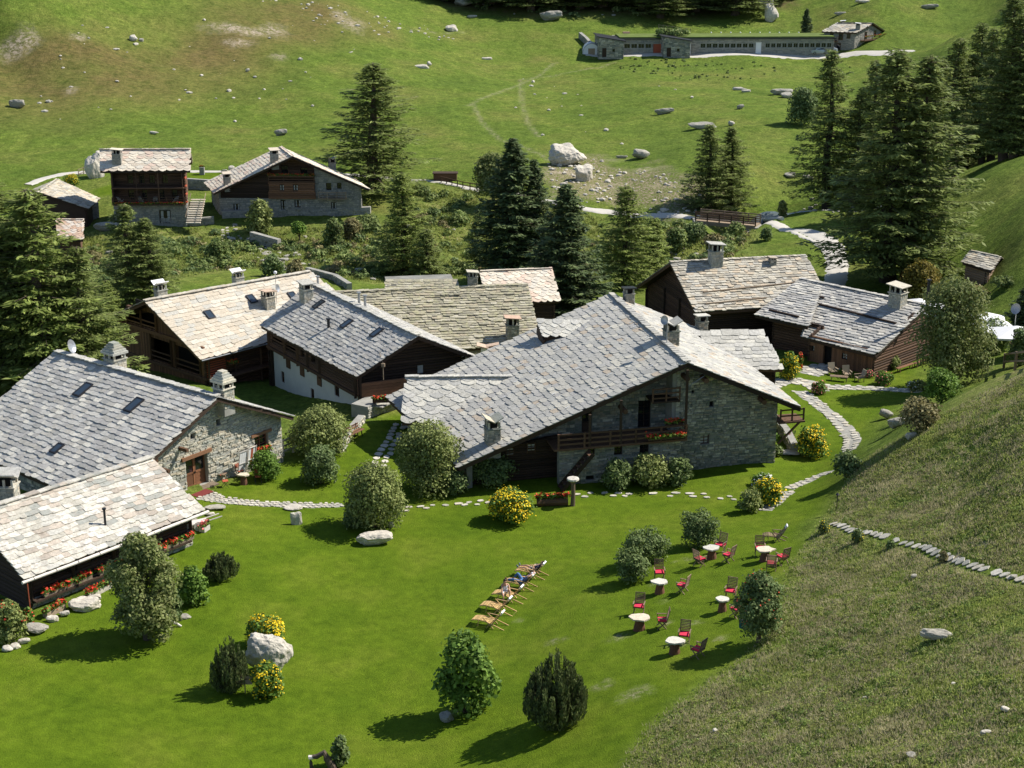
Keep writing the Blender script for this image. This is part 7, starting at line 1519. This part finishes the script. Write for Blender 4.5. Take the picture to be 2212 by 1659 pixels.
# ================================================================== GARDEN FURNITURE AND PEOPLE
def teak_chair_proto():
    t = thing('garden_chair', 'proto', 'chair', group='red cushioned teak chairs on the lawn'); m = 'wood_teak'
    MB().box((0,0,.44), (.50,.46,.03)).obj('seat', m, t, False); MB().box((0,-.01,.485), (.47,.44,.06)).obj('cushion', 'cushion_red', t, False)
    b = MB(); R = Matrix.Rotation(-.22, 3, 'X')
    for x in (-.24, .24): b.box(R@Vector((x, 0, .33))+Vector((0,.22,.42)), (.04, .035, .70), R)
    for z in (.02, .66): b.box(R@Vector((0, 0, z))+Vector((0,.22,.42)), (.50, .035, .05), R)
    f = b.obj('backrest', m, t, False)
    for i in range(7): MB().box(R@Vector((0, 0, .10+i*.08))+Vector((0,.22,.42)), (.44, .02, .045), R).obj('slat', m, f, False)
    for x in (-.28, .28):
        MB().box((x, -.02, .66), (.055, .50, .03)).obj('armrest', m, t, False); MB().bar((x,-.24,.66), (x,-.22,.42), .04).obj('arm_support', m, t, False)
        MB().bar((x*.93,-.26,0), (x*.93,.20,.46), .035, .05).obj('leg', m, t, False); MB().bar((x*.86,.26,0), (x*.86,-.20,.46), .035, .05).obj('leg', m, t, False)
    MB().box((0,.10,.30), (.5,.03,.03)).obj('crossbar', m, t, False); return t
cp = teak_chair_proto()
def stump_table(px, py, r, seed, label, group='stone topped stump tables on the lawn', h=.70, tilt=0):
    g = G(px, py); t = thing('stump_table', label, 'table', g, 0, group); q = random.Random(seed)
    MB().tube([(0,0,-.1),(0,0,.25),(0,0,h-.06)], [.30*r/.6, .25*r/.6, .17*r/.6], 12).obj('stump', 'bark_red', t, False)
    n = 11; r *= .66; pl = [(r*1.25*math.cos(2*PI*i/n)*q.uniform(.72, 1.12), r*math.sin(2*PI*i/n)*q.uniform(.75, 1.1)) for i in range(n)]
    b = MB().prism(pl, h-.06, h+.02); b.obj('tabletop', 'stone_top', t, False); return t, g
tabs = [(1537,1207,.62,1,'stone slab table nearest the clipped hedge, three chairs around it'),(1652,1211,.66,2,'stone slab table below the folded recliner, three chairs around it'),(1425,1281,.58,3,'rounded stone table right of the lower left hedge'),(1560,1320,.50,4,'squarish stone table touching the rose tree chairs'),(1381,1360,.66,5,'broad pointed stone table at the lower left of the group'),(1457,1411,.60,6,'ochre tinted stone table nearest the camera')]
TB = [stump_table(*a)[1] for a in tabs]
chs = [(1556,1192,0,'chair behind the hedge side table, back seen upright'),(1573,1214,0,'chair at the right of the hedge side table'),(1511,1223,0,'chair left of the hedge side table, seen from behind'),
(1641,1200,1,'chair behind the table under the folded recliner'),(1690,1218,1,'chair at the right of the table under the folded recliner'),(1666,1233,1,'chair in front of the table under the folded recliner'),
(1424,1252,2,'pale backed chair behind the rounded table'),(1474,1280,2,'chair right of the rounded table'),(1578,1293,3,'chair behind the squarish table, arms catching sun'),(1591,1332,3,'chair half hidden by the rose tree basket'),
(1380,1326,4,'chair behind the broad pointed table'),(1430,1356,4,'chair right of the broad pointed table'),(1478,1388,5,'chair behind the ochre tinted table'),(1507,1420,5,'chair in the rose tree shadow, nearest the camera')]
for i, (x, y, k, l) in enumerate(chs):
    g = G(x, y); c = cp if i == 0 else copy_tree(cp); d = TB[k]-g; c.location = g; c.rotation_euler = (0, 0, math.atan2(d.y, d.x)+PI/2+rnd.uniform(-.25, .25)); c['label'] = 'teak '+l
def lounger_proto():
    t = thing('sun_lounger', 'proto', 'sun lounger', group='wooden deck loungers in a row on the lawn'); m = 'wood_yellow'
    def slats(name, pts, n, w=.56):
        b = MB(); P = [Vector(p) for p in pts]
        for s in (-1, 1):
            for a, c in zip(P[:-1], P[1:]): b.bar(a+Vector((0,s*w/2,0)), c+Vector((0,s*w/2,0)), .03, .05)
        o = b.obj(name, m, t, False); T = sum((c-a).length for a, c in zip(P[:-1], P[1:]))
        for i in range(n):
            s = T*(i+.5)/n; k = 0
            while k < len(P)-2 and s > (P[k+1]-P[k]).length: s -= (P[k+1]-P[k]).length; k += 1
            d = (P[k+1]-P[k]).normalized(); p = P[k]+d*s+Vector((0,0,.028)); MB().bar(p-Vector((0,w/2-.01,0)), p+Vector((0,w/2-.01,0)), T/n*.68, .018, up=d.cross(Vector((0,1,0)))).obj('slat', m, o, False)
        return o
    slats('leg_rest', [(-1.0,0,.27),(-.85,0,.34),(-.6,0,.38),(-.32,0,.36)], 10); slats('seat', [(-.30,0,.37),(.22,0,.27)], 8); slats('backrest', [(.22,0,.30),(.50,0,.62),(.72,0,.95)], 10)
    MB().box((.71,0,.93), (.10,.40,.22), Matrix.Rotation(.55, 3, 'Y')).obj('pillow', 'white', t, False)
    b = MB()
    for s in (-.32, .32): b.bar((-.05,s,.36), (1.0,s,.04), .035, .05)
    b.bar((1.0,-.34,.04), (1.0,.34,.04), .05); b.obj('base_frame', m, t, False)
    for s in (-.31, .31):
        MB().bar((-.20,s,.58), (.42,s,.56), .055, .03).obj('armrest', m, t, False); MB().bar((-.62,s,.0), (-.55,s,.37), .035).obj('leg', m, t, False); MB().bar((-.30,s,.57), (.30,s,.03), .035, .05).obj('leg', m, t, False); MB().bar((.36,s,.56), (-.12,s,.0), .035, .05).obj('leg', m, t, False)
    return t
lp = lounger_proto(); LR = math.radians(-23)
lg = [(1059,1352,'empty yellow wooden lounger at the near end of the row'),(1076,1321,'empty yellow wooden lounger, second from the near end'),(1101,1296,'wooden lounger with the woman sitting on it'),(1126,1270,'wooden lounger under the person in jeans'),(1150,1245,'farthest wooden lounger, under the person in shorts')]
LG = []
for i, (x, y, l) in enumerate(lg):
    g = G(x, y); c = lp if i == 0 else copy_tree(lp); c.location = g; c.rotation_euler = (0, 0, LR); c['label'] = l; LG.append(g)
g = G(1676, 1168); c = copy_tree(lp); c.location = g; c.rotation_euler = (0, 0, math.radians(-8)); c.scale = (.78, .9, 1.0); c['label'] = 'folded brown wooden recliner standing alone above the chair groups'; del c['group']
def retint(o, m):
    for ch in list(o.children):
        if ch.type == 'MESH' and ch.name.split('.')[0] != 'pillow':
            ch.data = ch.data.copy(); ch.data.materials[0] = M[m]
        retint(ch, m)
bpy.context.view_layer.update(); retint(c, 'wood_teak')

def skin(name, V, E_, R_, mat, parent, sub=1):
    me = bpy.data.meshes.new(name); me.from_pydata([tuple(v) for v in V], E_, []); o = bpy.data.objects.new(name, me); COL.objects.link(o)
    md = o.modifiers.new('s', 'SKIN'); sv = me.skin_vertices[0].data if me.skin_vertices else None
    if sv is None: return o
    for i, r in enumerate(R_): sv[i].radius = (r, r); sv[i].use_root = (i == 0)
    o.modifiers.new('d', 'SUBSURF').levels = sub; dg = bpy.context.evaluated_depsgraph_get(); dg.update()
    nm = bpy.data.meshes.new_from_object(o.evaluated_get(dg)); bpy.data.objects.remove(o); nm.materials.clear(); nm.materials.append(M[mat]); nm.polygons.foreach_set('use_smooth', [True]*len(nm.polygons)); p = bpy.data.objects.new(name, nm); link(p, parent, False); return p
def person(loc, rz, J, label, clothes, hair, hairlong=False):
    """J: joint positions; clothes: list of (name, material, joint chains, extra radius)"""
    t = thing('person', label, 'person', loc, rz); names = ['pelvis','chest','neck','head','crown','shL','elL','haL','shR','elR','haR','hiL','knL','anL','toL','hiR','knR','anR','toR']
    rad = dict(pelvis=.125, chest=.135, neck=.055, head=.095, crown=.07, sh=.06, el=.042, ha=.032, hi=.085, kn=.058, an=.038, to=.032); P = {}
    for k, v in J.items(): P[k] = Vector(v)
    ix = {k: i for i, k in enumerate(names)}; V = [P[k] for k in names]; R_ = [rad.get(k, rad.get(k[:2])) for k in names]
    E_ = [('pelvis','chest'),('chest','neck'),('neck','head'),('head','crown'),('chest','shL'),('shL','elL'),('elL','haL'),('chest','shR'),('shR','elR'),('elR','haR'),('pelvis','hiL'),('hiL','knL'),('knL','anL'),('anL','toL'),('pelvis','hiR'),('hiR','knR'),('knR','anR'),('anR','toR')]
    E_ = [(ix[a], ix[b]) for a, b in E_]
    for s in ('L', 'R'):
        h = P['ha'+s]; d = (h-P['el'+s]).normalized(); x = d.cross(Vector((.1,.2,1))).normalized(); k = len(V); V.append(h+d*.07); R_.append(.03); E_.append((ix['ha'+s], k))
        for q in range(5):
            f = (q-2)*.017 if q < 4 else -.05; ln = [.075,.085,.08,.065,.04][q]; V.append(V[k]+d*.02+x*f); R_.append(.010); V.append(V[k]+d*ln+x*f*1.2+Vector((0,0,-.01))); R_.append(.008); n = len(V); E_ += [(k, n-2), (n-2, n-1)]
    skin('body', V, E_, R_, 'skin', t, 1)
    for nm, mat, ch, ex in clothes:
        vv = []; rr = []; ee = []; im = {}
        for a, b, f in ch:
            pb = P[a].lerp(P[b], f)
            for kx in (a, b if f == 1 else a+b):
                if kx not in im: im[kx] = len(vv); vv.append(P[kx] if kx in P else pb); rr.append((rad.get(kx, rad.get(kx[:2], .05)) if kx in P else rad.get(a, rad.get(a[:2]))*(1-f)+rad.get(b, rad.get(b[:2]))*f)+ex)
            ee.append((im[a], im[b if f == 1 else a+b]))
        skin(nm, vv, ee, rr, mat, t, 1)
    hd = P['head']; cr = P['crown']; up = (cr-hd).normalized(); fw = P['face']; b = MB(); c0 = hd+up*.03-fw*.03
    for a in range(5):
        z = -1+a*.5; 
    b.tube([c0-up*.07-fw*.03, c0-fw*.025, c0+up*.07, c0+up*.115], [.07, .105, .09, .03], 10)
    if hairlong: b.tube([c0-fw*.05, c0-up*.12-fw*.08, c0-up*.30-fw*.10], [.09, .07, .03], 8)
    b.obj('hair', hair, t, False, True); sd = fw.cross(up).normalized()
    MB().tube([hd+fw*.085-up*.0, hd+fw*.125-up*.02], [.02, .012], 6).obj('nose', 'skin', t, False)
    for s in (-1, 1): MB().tube([hd+fw*.088+sd*s*.035+up*.02, hd+fw*.098+sd*s*.035+up*.02], .012, 6).obj('eye', 'hair', t, False); MB().tube([hd+sd*s*.09, hd+sd*s*.115], .028, 6).obj('ear', 'skin', t, False)
    MB().box(hd+fw*.092-up*.05, (.012, .04, .012)).obj('mouth', 'cushion_red', t, False); return t
legs = [('pelvis','hiL',1),('hiL','knL',1),('knL','anL',.85),('pelvis','hiR',1),('hiR','knR',1),('knR','anR',.85)]
shrt = [('pelvis','hiL',1),('hiL','knL',.7),('pelvis','hiR',1),('hiR','knR',.7)]; top_ = [('pelvis','chest',1),('chest','shL',1),('shL','elL',.5),('chest','shR',1),('shR','elR',.5)]; feet = [('anL','toL',1),('anR','toR',1)]
base = dict(pelvis=(.12,0,.43), chest=(.40,0,.72), neck=(.54,0,.88), head=(.62,0,.98), crown=(.68,0,1.06), face=Vector((-.72,0,.69)).normalized(), shL=(.46,.19,.78), shR=(.46,-.19,.78))
J1 = dict(base, elL=(.26,.30,.62), haL=(.10,.12,.66), elR=(.28,-.30,.60), haR=(.10,-.08,.64), hiL=(.05,.10,.42), knL=(-.38,.15,.56), anL=(-.84,.14,.46), toL=(-.92,.20,.62), hiR=(.05,-.10,.42), knR=(-.38,-.10,.52), anR=(-.86,-.06,.44), toR=(-.96,-.08,.60))
person(LG[4], LR, J1, 'person in khaki shorts and dark top lying back on the farthest lounger', [('shirt','shirt_navy',top_,.022),('shorts','shorts',shrt,.028),('shoe','shoe',[feet[0]],.02),('shoe','shoe',[feet[1]],.02)], 'hair')
J2 = dict(base, elL=(.62,.40,1.0), haL=(.74,.12,1.04), elR=(.60,-.40,.98), haR=(.74,-.10,1.04), hiL=(.05,.10,.42), knL=(-.28,.16,.82), anL=(-.52,.14,.46), toL=(-.66,.15,.44), hiR=(.05,-.10,.42), knR=(-.40,-.12,.50), anR=(-.86,-.12,.43), toR=(-.94,-.12,.56))
person(LG[3], LR, J2, 'person in blue jeans lying with arms folded behind the head', [('shirt','shirt_blue',top_,.022),('jeans','denim',legs,.026),('shoe','bark_red',[feet[0]],.02),('shoe','bark_red',[feet[1]],.02)], 'shirt_white')
f3 = Vector((.45,-.75,-.45)).normalized()
J3 = dict(pelvis=(-.28,-.02,.50), chest=(-.27,-.06,.86), neck=(-.25,-.10,1.04), head=(-.22,-.15,1.15), crown=(-.21,-.15,1.26), face=f3, shL=(-.12,.06,.94), elL=(.05,-.12,.72), haL=(.12,-.28,.62), shR=(-.40,-.16,.94), elR=(-.34,-.34,.70), haR=(-.22,-.48,.56), hiL=(-.18,-.06,.48), knL=(.12,-.30,.80), anL=(.20,-.42,.40), toL=(.28,-.50,.34), hiR=(-.30,-.14,.48), knR=(-.16,-.56,.52), anR=(-.08,-.62,.10), toR=(0,-.74,.04))
person(LG[2], LR, J3, 'woman in white top and pale shorts sitting sideways on a lounger', [('top','shirt_white',[('pelvis','chest',1),('chest','shL',.8),('chest','shR',.8)],.022),('shorts','shirt_white',shrt,.024)], 'hair', True)
b_ = thing('backpack', 'tan backpack on the grass behind the farthest lounger', 'bag', G(1160,1236)); MB().add(*(lambda v: (v, [(0,1,2,3),(7,6,5,4),(0,4,5,1),(1,5,6,2),(2,6,7,3),(3,7,4,0)]))([(-.22,-.14,0),(.22,-.14,0),(.20,.14,0),(-.20,.14,0),(-.16,-.10,.5),(.17,-.10,.46),(.15,.08,.48),(-.14,.08,.5)])).obj('bag', 'shorts', b_, False); MB().tube([(-.08,0,.46),(0,0,.56),(.08,0,.46)], .02, 5).obj('handle', 'shirt_navy', b_, False)
b_ = thing('backpack', 'small dark backpack between the two lying people', 'bag', G(1132,1256)); MB().tube([(0,0,0),(0,0,.18),(0,0,.34)], [.19,.20,.10], 9).obj('bag', 'shirt_navy', b_, False); MB().tube([(-.08,0,.32),(0,0,.40),(.08,0,.32)], .02, 5).obj('handle', 'shirt_navy', b_, False)

def bench(a, b, label, mat='log_warm', w=.42, h=.45, back=0, name='bench'):
    a, b = Vector(a), Vector(b); t = thing(name, label, 'bench', (a+b)/2); u = (b-a).normalized(); n = Vector((-u.y, u.x, 0)).normalized()
    for k in range(3): MB().bar(a+n*(k-1)*w/3+Vector((0,0,h)), b+n*(k-1)*w/3+Vector((0,0,h)), w/3-.02, .05).obj('seat_plank', mat, t)
    for q in (.12, .88):
        p = a.lerp(b, q)
        for s in (-1, 1): MB().bar(p+n*s*w*.4-Vector((0,0,.05)), p+n*s*w*.3+Vector((0,0,h)), .06).obj('leg', 'metal_dark' if back else mat, t)
        if back: MB().bar(p+n*w*.55+Vector((0,0,.3)), p+n*w*.75+Vector((0,0,.9)), .05).obj('back_post', 'metal_dark', t)
    if back:
        for k in range(2): MB().bar(a+n*w*(.66+k*.06)+Vector((0,0,.62+k*.17)), b+n*w*(.66+k*.06)+Vector((0,0,.62+k*.17)), .03, .13).obj('back_plank', mat, t)
    return t
bench(G(743,958), G(782,938), 'brown plank bench with backrest against the low sunlit wall', 'log_warm', .5, .45, 1)
bench(G(478,1040), G(515,1014), 'rough hewn wooden bench along the sunlit gable wall', 'wood_teak', .4, .45); bench(G(1937,806), G(1972,794), 'narrow orange plank bench right of the log corner', 'log_warm', .35, .42); bench(G(1975,795), G(2000,786), 'second plank bench partly behind the big alder', 'log_warm', .35, .42)
stump_table(527, 1046, .52, 9, 'white stone slab table on a stump before the gable', 'x'); bpy.data.objects['stump_table.006'].pop('group', None) if 'stump_table.006' in bpy.data.objects else None
def folding_chair(px, py, rz, label):
    t = thing('folding_chair', label, 'chair', G(px, py), rz, 'red slatted folding chairs by the gable'); s = MB().box((0,0,.44), (.40,.38,.02)).obj('seat', 'red_paint', t, False); f = MB()
    for x in (-.2, .2): f.bar((x,.18,.40), (x,.27,.88), .025)
    f = f.obj('backrest', 'metal_dark', t, False)
    for i in range(4): MB().box((0,.22+i*.015,.62+i*.075), (.40,.02,.05)).obj('slat', 'red_paint', f, False)
    for x in (-.2, .2): MB().bar((x,-.2,0), (x,.18,.44), .022).obj('leg', 'metal_dark', t, False); MB().bar((x,.24,0), (x,-.16,.44), .022).obj('leg', 'metal_dark', t, False)
    return t
t = folding_chair(558, 1042, .3, 'red folding chair with armrests in front of the round green bush')
for x in (-.22, .22): MB().tube([(x,-.15,.44),(x,-.14,.62),(x,.2,.64)], .015, 5).obj('armrest', 'metal_dark', t, False)
folding_chair(487, 1052, 1.9, 'red folding chair nearest the double door'); folding_chair(519, 1030, .9, 'red folding chair behind the white stone table')
t = thing('doormat', 'dark red doormat in front of the double wooden door', 'mat', G(437,1067)); g = G(437,1067); dv = (Vector(H1wall['u'])); MB().box((0,0,.05), (1.3,.75,.03), Matrix.Rotation(math.atan2(dv.y, dv.x), 3, 'Z')).obj('mat', 'mat_red', t, False)
# deck beds leaning folded on the gable wall
for k, (px, py) in enumerate(((521,1028),(540,1018))):
    g = G(px, py); t = thing('leaning_deck_bed', ['white deck bed folded and leaning on the gable wall, left one','striped deck bed folded and leaning on the gable wall, right one'][k], 'deck chair', g, math.atan2(dv.y, dv.x)); R = Matrix.Rotation(.18, 3, 'X')
    for x in (-.35, .35): MB().box(R@Vector((x,0,.95))+Vector((0,-.05,0)), (.05,.04,1.9), R).obj('rail', 'wood_bleached', t, False)
    for z in (.1, .95, 1.85): MB().box(R@Vector((0,0,z))+Vector((0,-.05,0)), (.7,.04,.05), R).obj('crossbar', 'wood_bleached', t, False)
    for i in range(3): MB().box(R@Vector((-.2+i*.2,0,.98))+Vector((0,-.03,0)), (.18,.015,1.6), R).obj('canvas', ['white','white','white','white','red_paint','white'][k*3+i], t, False)
# lounge set on the right terrace
def armchair(px, py, rz, label):
    t = thing('lounge_chair', label, 'chair', G(px, py), rz, 'low lounge chairs on the right terrace'); MB().box((0,0,.36), (.58,.58,.06)).obj('seat', 'wood_pale', t, False); R = Matrix.Rotation(-.28, 3, 'X'); MB().box(R@Vector((0,0,.36))+Vector((0,.28,.34)), (.62,.05,.66), R).obj('backrest', 'shorts', t, False)
    for x in (-.33, .33):
        MB().box((x,0,.58), (.08,.66,.035)).obj('armrest', 'wood_pale', t, False)
        for y in (-.27, .25): MB().bar((x,y,0), (x,y,.57), .05).obj('leg', 'wood_teak', t, False)
    return t
armchair(1799,810,.25,'lounge chair at the left of the terrace set'); armchair(1829,816,.1,'lounge chair in the middle of the terrace set'); armchair(1856,824,-1.3,'lounge chair at the right of the terrace set, seen sideways')
g = G(1812,823); t = thing('coffee_table', 'low slatted wooden table in front of the lounge chairs', 'table', g, -.25)
for i in range(5): MB().box((0,-.24+i*.12,.42), (1.5,.10,.035)).obj('slat', 'wood_teak', t, False)
for x in (-.65, .65):
    for y in (-.22, .22): MB().bar((x,y,0), (x*.9,y,.41), .05).obj('leg', 'wood_teak', t, False)
# carved post with round stone, trough fountain
g = G(1237,1092); t = thing('stone_topped_post', 'rough wooden post carrying a round flat stone beside the log trough', 'post', g); MB().tube([(0,0,-.1),(.03,0,.8),(0,0,1.72)], [.16,.14,.13], 9).obj('post', 'wood_teak', t, False); MB().tube([(0,0,1.72),(0,0,1.80),(0,0,1.90),(0,0,1.94)], [.30,.40,.38,.2], 12).obj('cap_stone', 'slab_pale', t, False)
a, b = G(1160,1092), G(1226,1090); t = thing('log_trough', 'long hollow log trough full of red geraniums on the lawn', 'trough', (a+b)/2); MB().tube([a+Vector((0,0,.25)), b+Vector((0,0,.25))], .3, 9).obj('trough', 'log_brown', t); flowerbed(t, a+Vector((0,0,.5)), b+Vector((0,0,.5)), 'flower_red', .2, .1, None, dens=1.8)
rock(1208,1092,9,6,'small white stone under the log trough','rock_white')
# slabs of stone on the lawn
rock(632,1104,38,9,'dark edged stone slab lying on the lawn edge','rock_white',name='stone_slab'); rock(640,1134,26,34,'pointed white slab standing tilted on the lawn','rock_white',name='stone_slab',d=10)
rock(462,1103,40,9,'flat grey slab at the end of the door path','rock',name='stone_slab'); rock(455,1115,20,8,'small white slab at the corner of the pale roof','rock_white',name='stone_slab')
# sign
g = G(530,1497); t = thing('sign', 'small wooden notice on a post between dwarf pine and yellow bush', 'sign', g, -.05); MB().bar((0,0,-.1), (0,0,.55), .05).obj('post', 'wood_teak', t, False); MB().box((0,-.02,.72), (.78,.04,.42), Matrix.Rotation(-.12, 3, 'X')).obj('board', 'wood_pale', t, False)
for k, s in enumerate(('AREA RISERVATA', 'CLIENTI HOTEL')):
    cu = bpy.data.curves.new('lettering', 'FONT'); cu.body = s; cu.size = .105; cu.align_x = 'CENTER'; cu.extrude = .002; o = bpy.data.objects.new('lettering', cu); COL.objects.link(o); dg = bpy.context.evaluated_depsgraph_get(); me = bpy.data.meshes.new_from_object(o.evaluated_get(dg)); bpy.data.objects.remove(o); me.materials.clear(); me.materials.append(M['log_dark'])
    p = bpy.data.objects.new('lettering', me); link(p, t, False); p.location = (0, -.048+(.015 if k else -.005), .755-k*.17); p.rotation_euler = (PI/2-.12, 0, 0)
# driftwood, stump, basket, light, planters
g = G(700,1662); t = thing('driftwood', 'gnarled weathered driftwood arch beside the bottom bush', 'driftwood', g); MB().tube([(-.55,0,-.1),(-.58,0,.35),(-.62,.02,.62),(-.30,.0,.66),(.02,.03,.85),(.16,0,.55),(.34,0,.2),(.45,0,-.1)], [.09,.08,.11,.12,.14,.17,.19,.16], 8).obj('wood', 'bark', t, False); MB().tube([(-.66,0,.60),(-.42,0,.64)], [.12,.10], 8).obj('bleached_end', 'wood_bleached', t, False)
g = G(362,1352); t = thing('tree_stump', 'twisted silvery root beside the birch trunk', 'stump', g); MB().tube([(-.5,0,-.1),(-.35,0,.35),(0,.05,.55),(.3,0,.25),(.75,-.05,0)], [.14,.17,.12,.10,.05], 8).obj('root', 'wood_bleached', t, False); MB().tube([(0,.0,.4),(-.05,-.35,.15),(.1,-.7,0)], [.1,.07,.04], 6).obj('root', 'wood_bleached', t, False)
g = G(1612,1372); t = thing('teal_bin', 'dark teal bin hung on the rose tree trunk', 'bin', g+Vector((-.25,-.25,.55))); MB().tube([(0,0,0),(0,0,.42)], [.17,.2], 10).obj('bin', 'basket_teal', t, False); MB().tube([(0,0,.42),(0,0,.46)], .21, 10).obj('lid', 'metal_dark', t, False)
g = G(1807,1102); t = thing('garden_light', 'thin dark garden light post at the edge of the rough bank', 'lamp', g); MB().tube([(0,0,-.1),(0,0,.95)], .03, 6).obj('post', 'metal_dark', t, False); MB().tube([(0,0,.95),(0,0,1.0),(0,0,1.12)], [.06,.13,.03], 8).obj('lamp_head', 'metal_dark', t, False)
def planter(a, b, mf, label, box='wood_pale', h=.3, w=.35): 
    a, b = G(*a), G(*b); t = thing('flower_planter', label, 'planter', (a+b)/2); flowerbed(t, a+Vector((0,0,h/2)), b+Vector((0,0,h/2)), mf, w, h, box, dens=1.6)
planter((98,1334),(138,1314), 'flower_red', 'wooden trough of red flowers at the foot of the geranium wall, left'); planter((190,1293),(238,1268), 'flower_red', 'stone trough of red flowers at the foot of the geranium wall, right', 'rock_white'); planter((375,1184),(398,1170), 'flower_white', 'brown planter of white flowers at the corner of the pale roof', 'bark_red', .4, .5); planter((436,1150),(448,1142), 'flower_pink', 'pink flowers by the little cart at the corner', 'wood_bleached', .3, .4)
planter((432,377),(442,377), 'flower_red', 'stone block planter of red flowers on the far terrace', 'stone_far', 1.2, 1.0); planter((425,404),(450,404), 'flower_red', 'row of red flowers on the terrace between the far houses', 'log_brown', .5, .6); planter((1700,962),(1712,950), 'flower_pink', 'red flowers on top of the curved dry stone wall', None, .5, .5)
g = G(428,1142); t = thing('hand_cart', 'old grey wooden hand cart at the end of the pale roofed house', 'cart', g, .6); MB().box((0,0,.45), (1.2,.6,.06)).obj('bed', 'wood_bleached', t, False)
for s in (-.34, .34): MB().tube([(-.1,s-.03,.3),(-.1,s+.03,.3)], .3, 12).obj('wheel', 'wood_bleached', t, False); MB().bar((.5,s*.7,.46), (1.5,s*.7,.55), .05).obj('shaft', 'wood_bleached', t, False)
# parasols
def parasol(px, py, s, label):
    g = G(px, py+52); p = Z(px, py, g.z+2.6); t = thing('parasol', label, 'parasol', (p.x, p.y, g.z), rnd.uniform(-.3, .3), 'big white parasols on the terrace'); z = p.z-g.z; MB().tube([(0,0,-.2),(0,0,z+.3)], .04, 7).obj('pole', 'metal_grey', t, False)
    c = [(-s,-s,z-.35),(s,-s,z-.35),(s,s,z-.35),(-s,s,z-.35),(0,0,z+.35)]; b = MB(); b.add(c+[(x, y, q-.16) for x, y, q in c[:4]], [(0,1,4),(1,2,4),(2,3,4),(3,0,4),(0,5,6,1),(1,6,7,2),(2,7,8,3),(3,8,5,0)]); b.obj('canopy', 'white', t, False)
    for x, y, q in c[:4]: MB().bar((0,0,z+.30), (x,y,q-.03), .025).obj('rib', 'metal_grey', t, False)
parasol(1985,652,1.7,'white parasol, leftmost, just above the grey roof ridge'); parasol(2025,662,1.7,'white parasol behind the alder crown, second from left'); parasol(2130,682,1.7,'white parasol right of the alder, upper one'); parasol(2150,698,1.7,'white parasol right of the alder, lower one'); parasol(2195,712,1.8,'white parasol at the right edge of the picture')
g = G(2188,745); t = thing('satellite_dish', 'grey satellite dish on a post behind the right parasols', 'dish', g); MB().tube([(0,0,-.1),(0,0,3.2)], .04, 6).obj('pole', 'metal_grey', t, False); dsh(t, g+Vector((-.1,-.1,3.4)), .5, (-.7,-.5,.3))
for i, (x, y) in enumerate(((2135,738),(2165,748))): g = G(x, y); t = thing('picnic_table', ['orange brown picnic table left under the parasols','orange brown picnic table right under the parasols'][i], 'table', g, .4); MB().box((0,0,.75), (1.8,.8,.06)).obj('tabletop', 'log_warm', t, False); [MB().box((0,y_,.45), (1.8,.28,.05)).obj('bench_seat', 'log_warm', t, False) for y_ in (-.7,.7)]; [MB().bar((x_,-.6,0), (x_,.1,.75), .07).obj('leg', 'log_brown', t, False) for x_ in (-.7,.7)]; [MB().bar((x_,.6,0), (x_,-.1,.75), .07).obj('leg', 'log_brown', t, False) for x_ in (-.7,.7)]
nm_ = ['first','second','third','fourth','fifth','sixth','seventh','eighth','ninth','tenth']
for i in range(10):
    g = G(1536+i*21, 76); t = thing('marker_post', '%s little white marker from the left above the barn roof' % nm_[i], 'marker', g, 0, 'white markers on the slope above the barn'); MB().tube([(0,0,-.2),(0,0,.5)], .05, 5).obj('post', 'wood_pale', t, False); MB().tube([(0,0,.5),(0,0,.62),(0,0,.8)], [.12,.22,.1], 8).obj('cap', 'white', t, False)
t = thing('plank_stack', 'long pale planks with firewood on the slope above the barn', 'planks', G(1352,80)); MB().bar(G(1322,81,.3), G(1382,80,.3), .5, .4).obj('planks', 'wood_bleached', t); MB().tube([G(1345,79,.7), G(1360,79,.7)], .5, 7).obj('firewood', 'wood_teak', t)
t = thing('timber_box', 'low dark timber shelter at the start of the valley path fence', 'shed', G(962,391)); MB().box(G(962,389,.5), (3.6,1.6,1.2)).obj('wall', 'log_brown', t); MB().box(G(962,389,1.15), (3.9,1.9,.12)).obj('roof', 'log_dark', t)
bpy.context.view_layer.update()
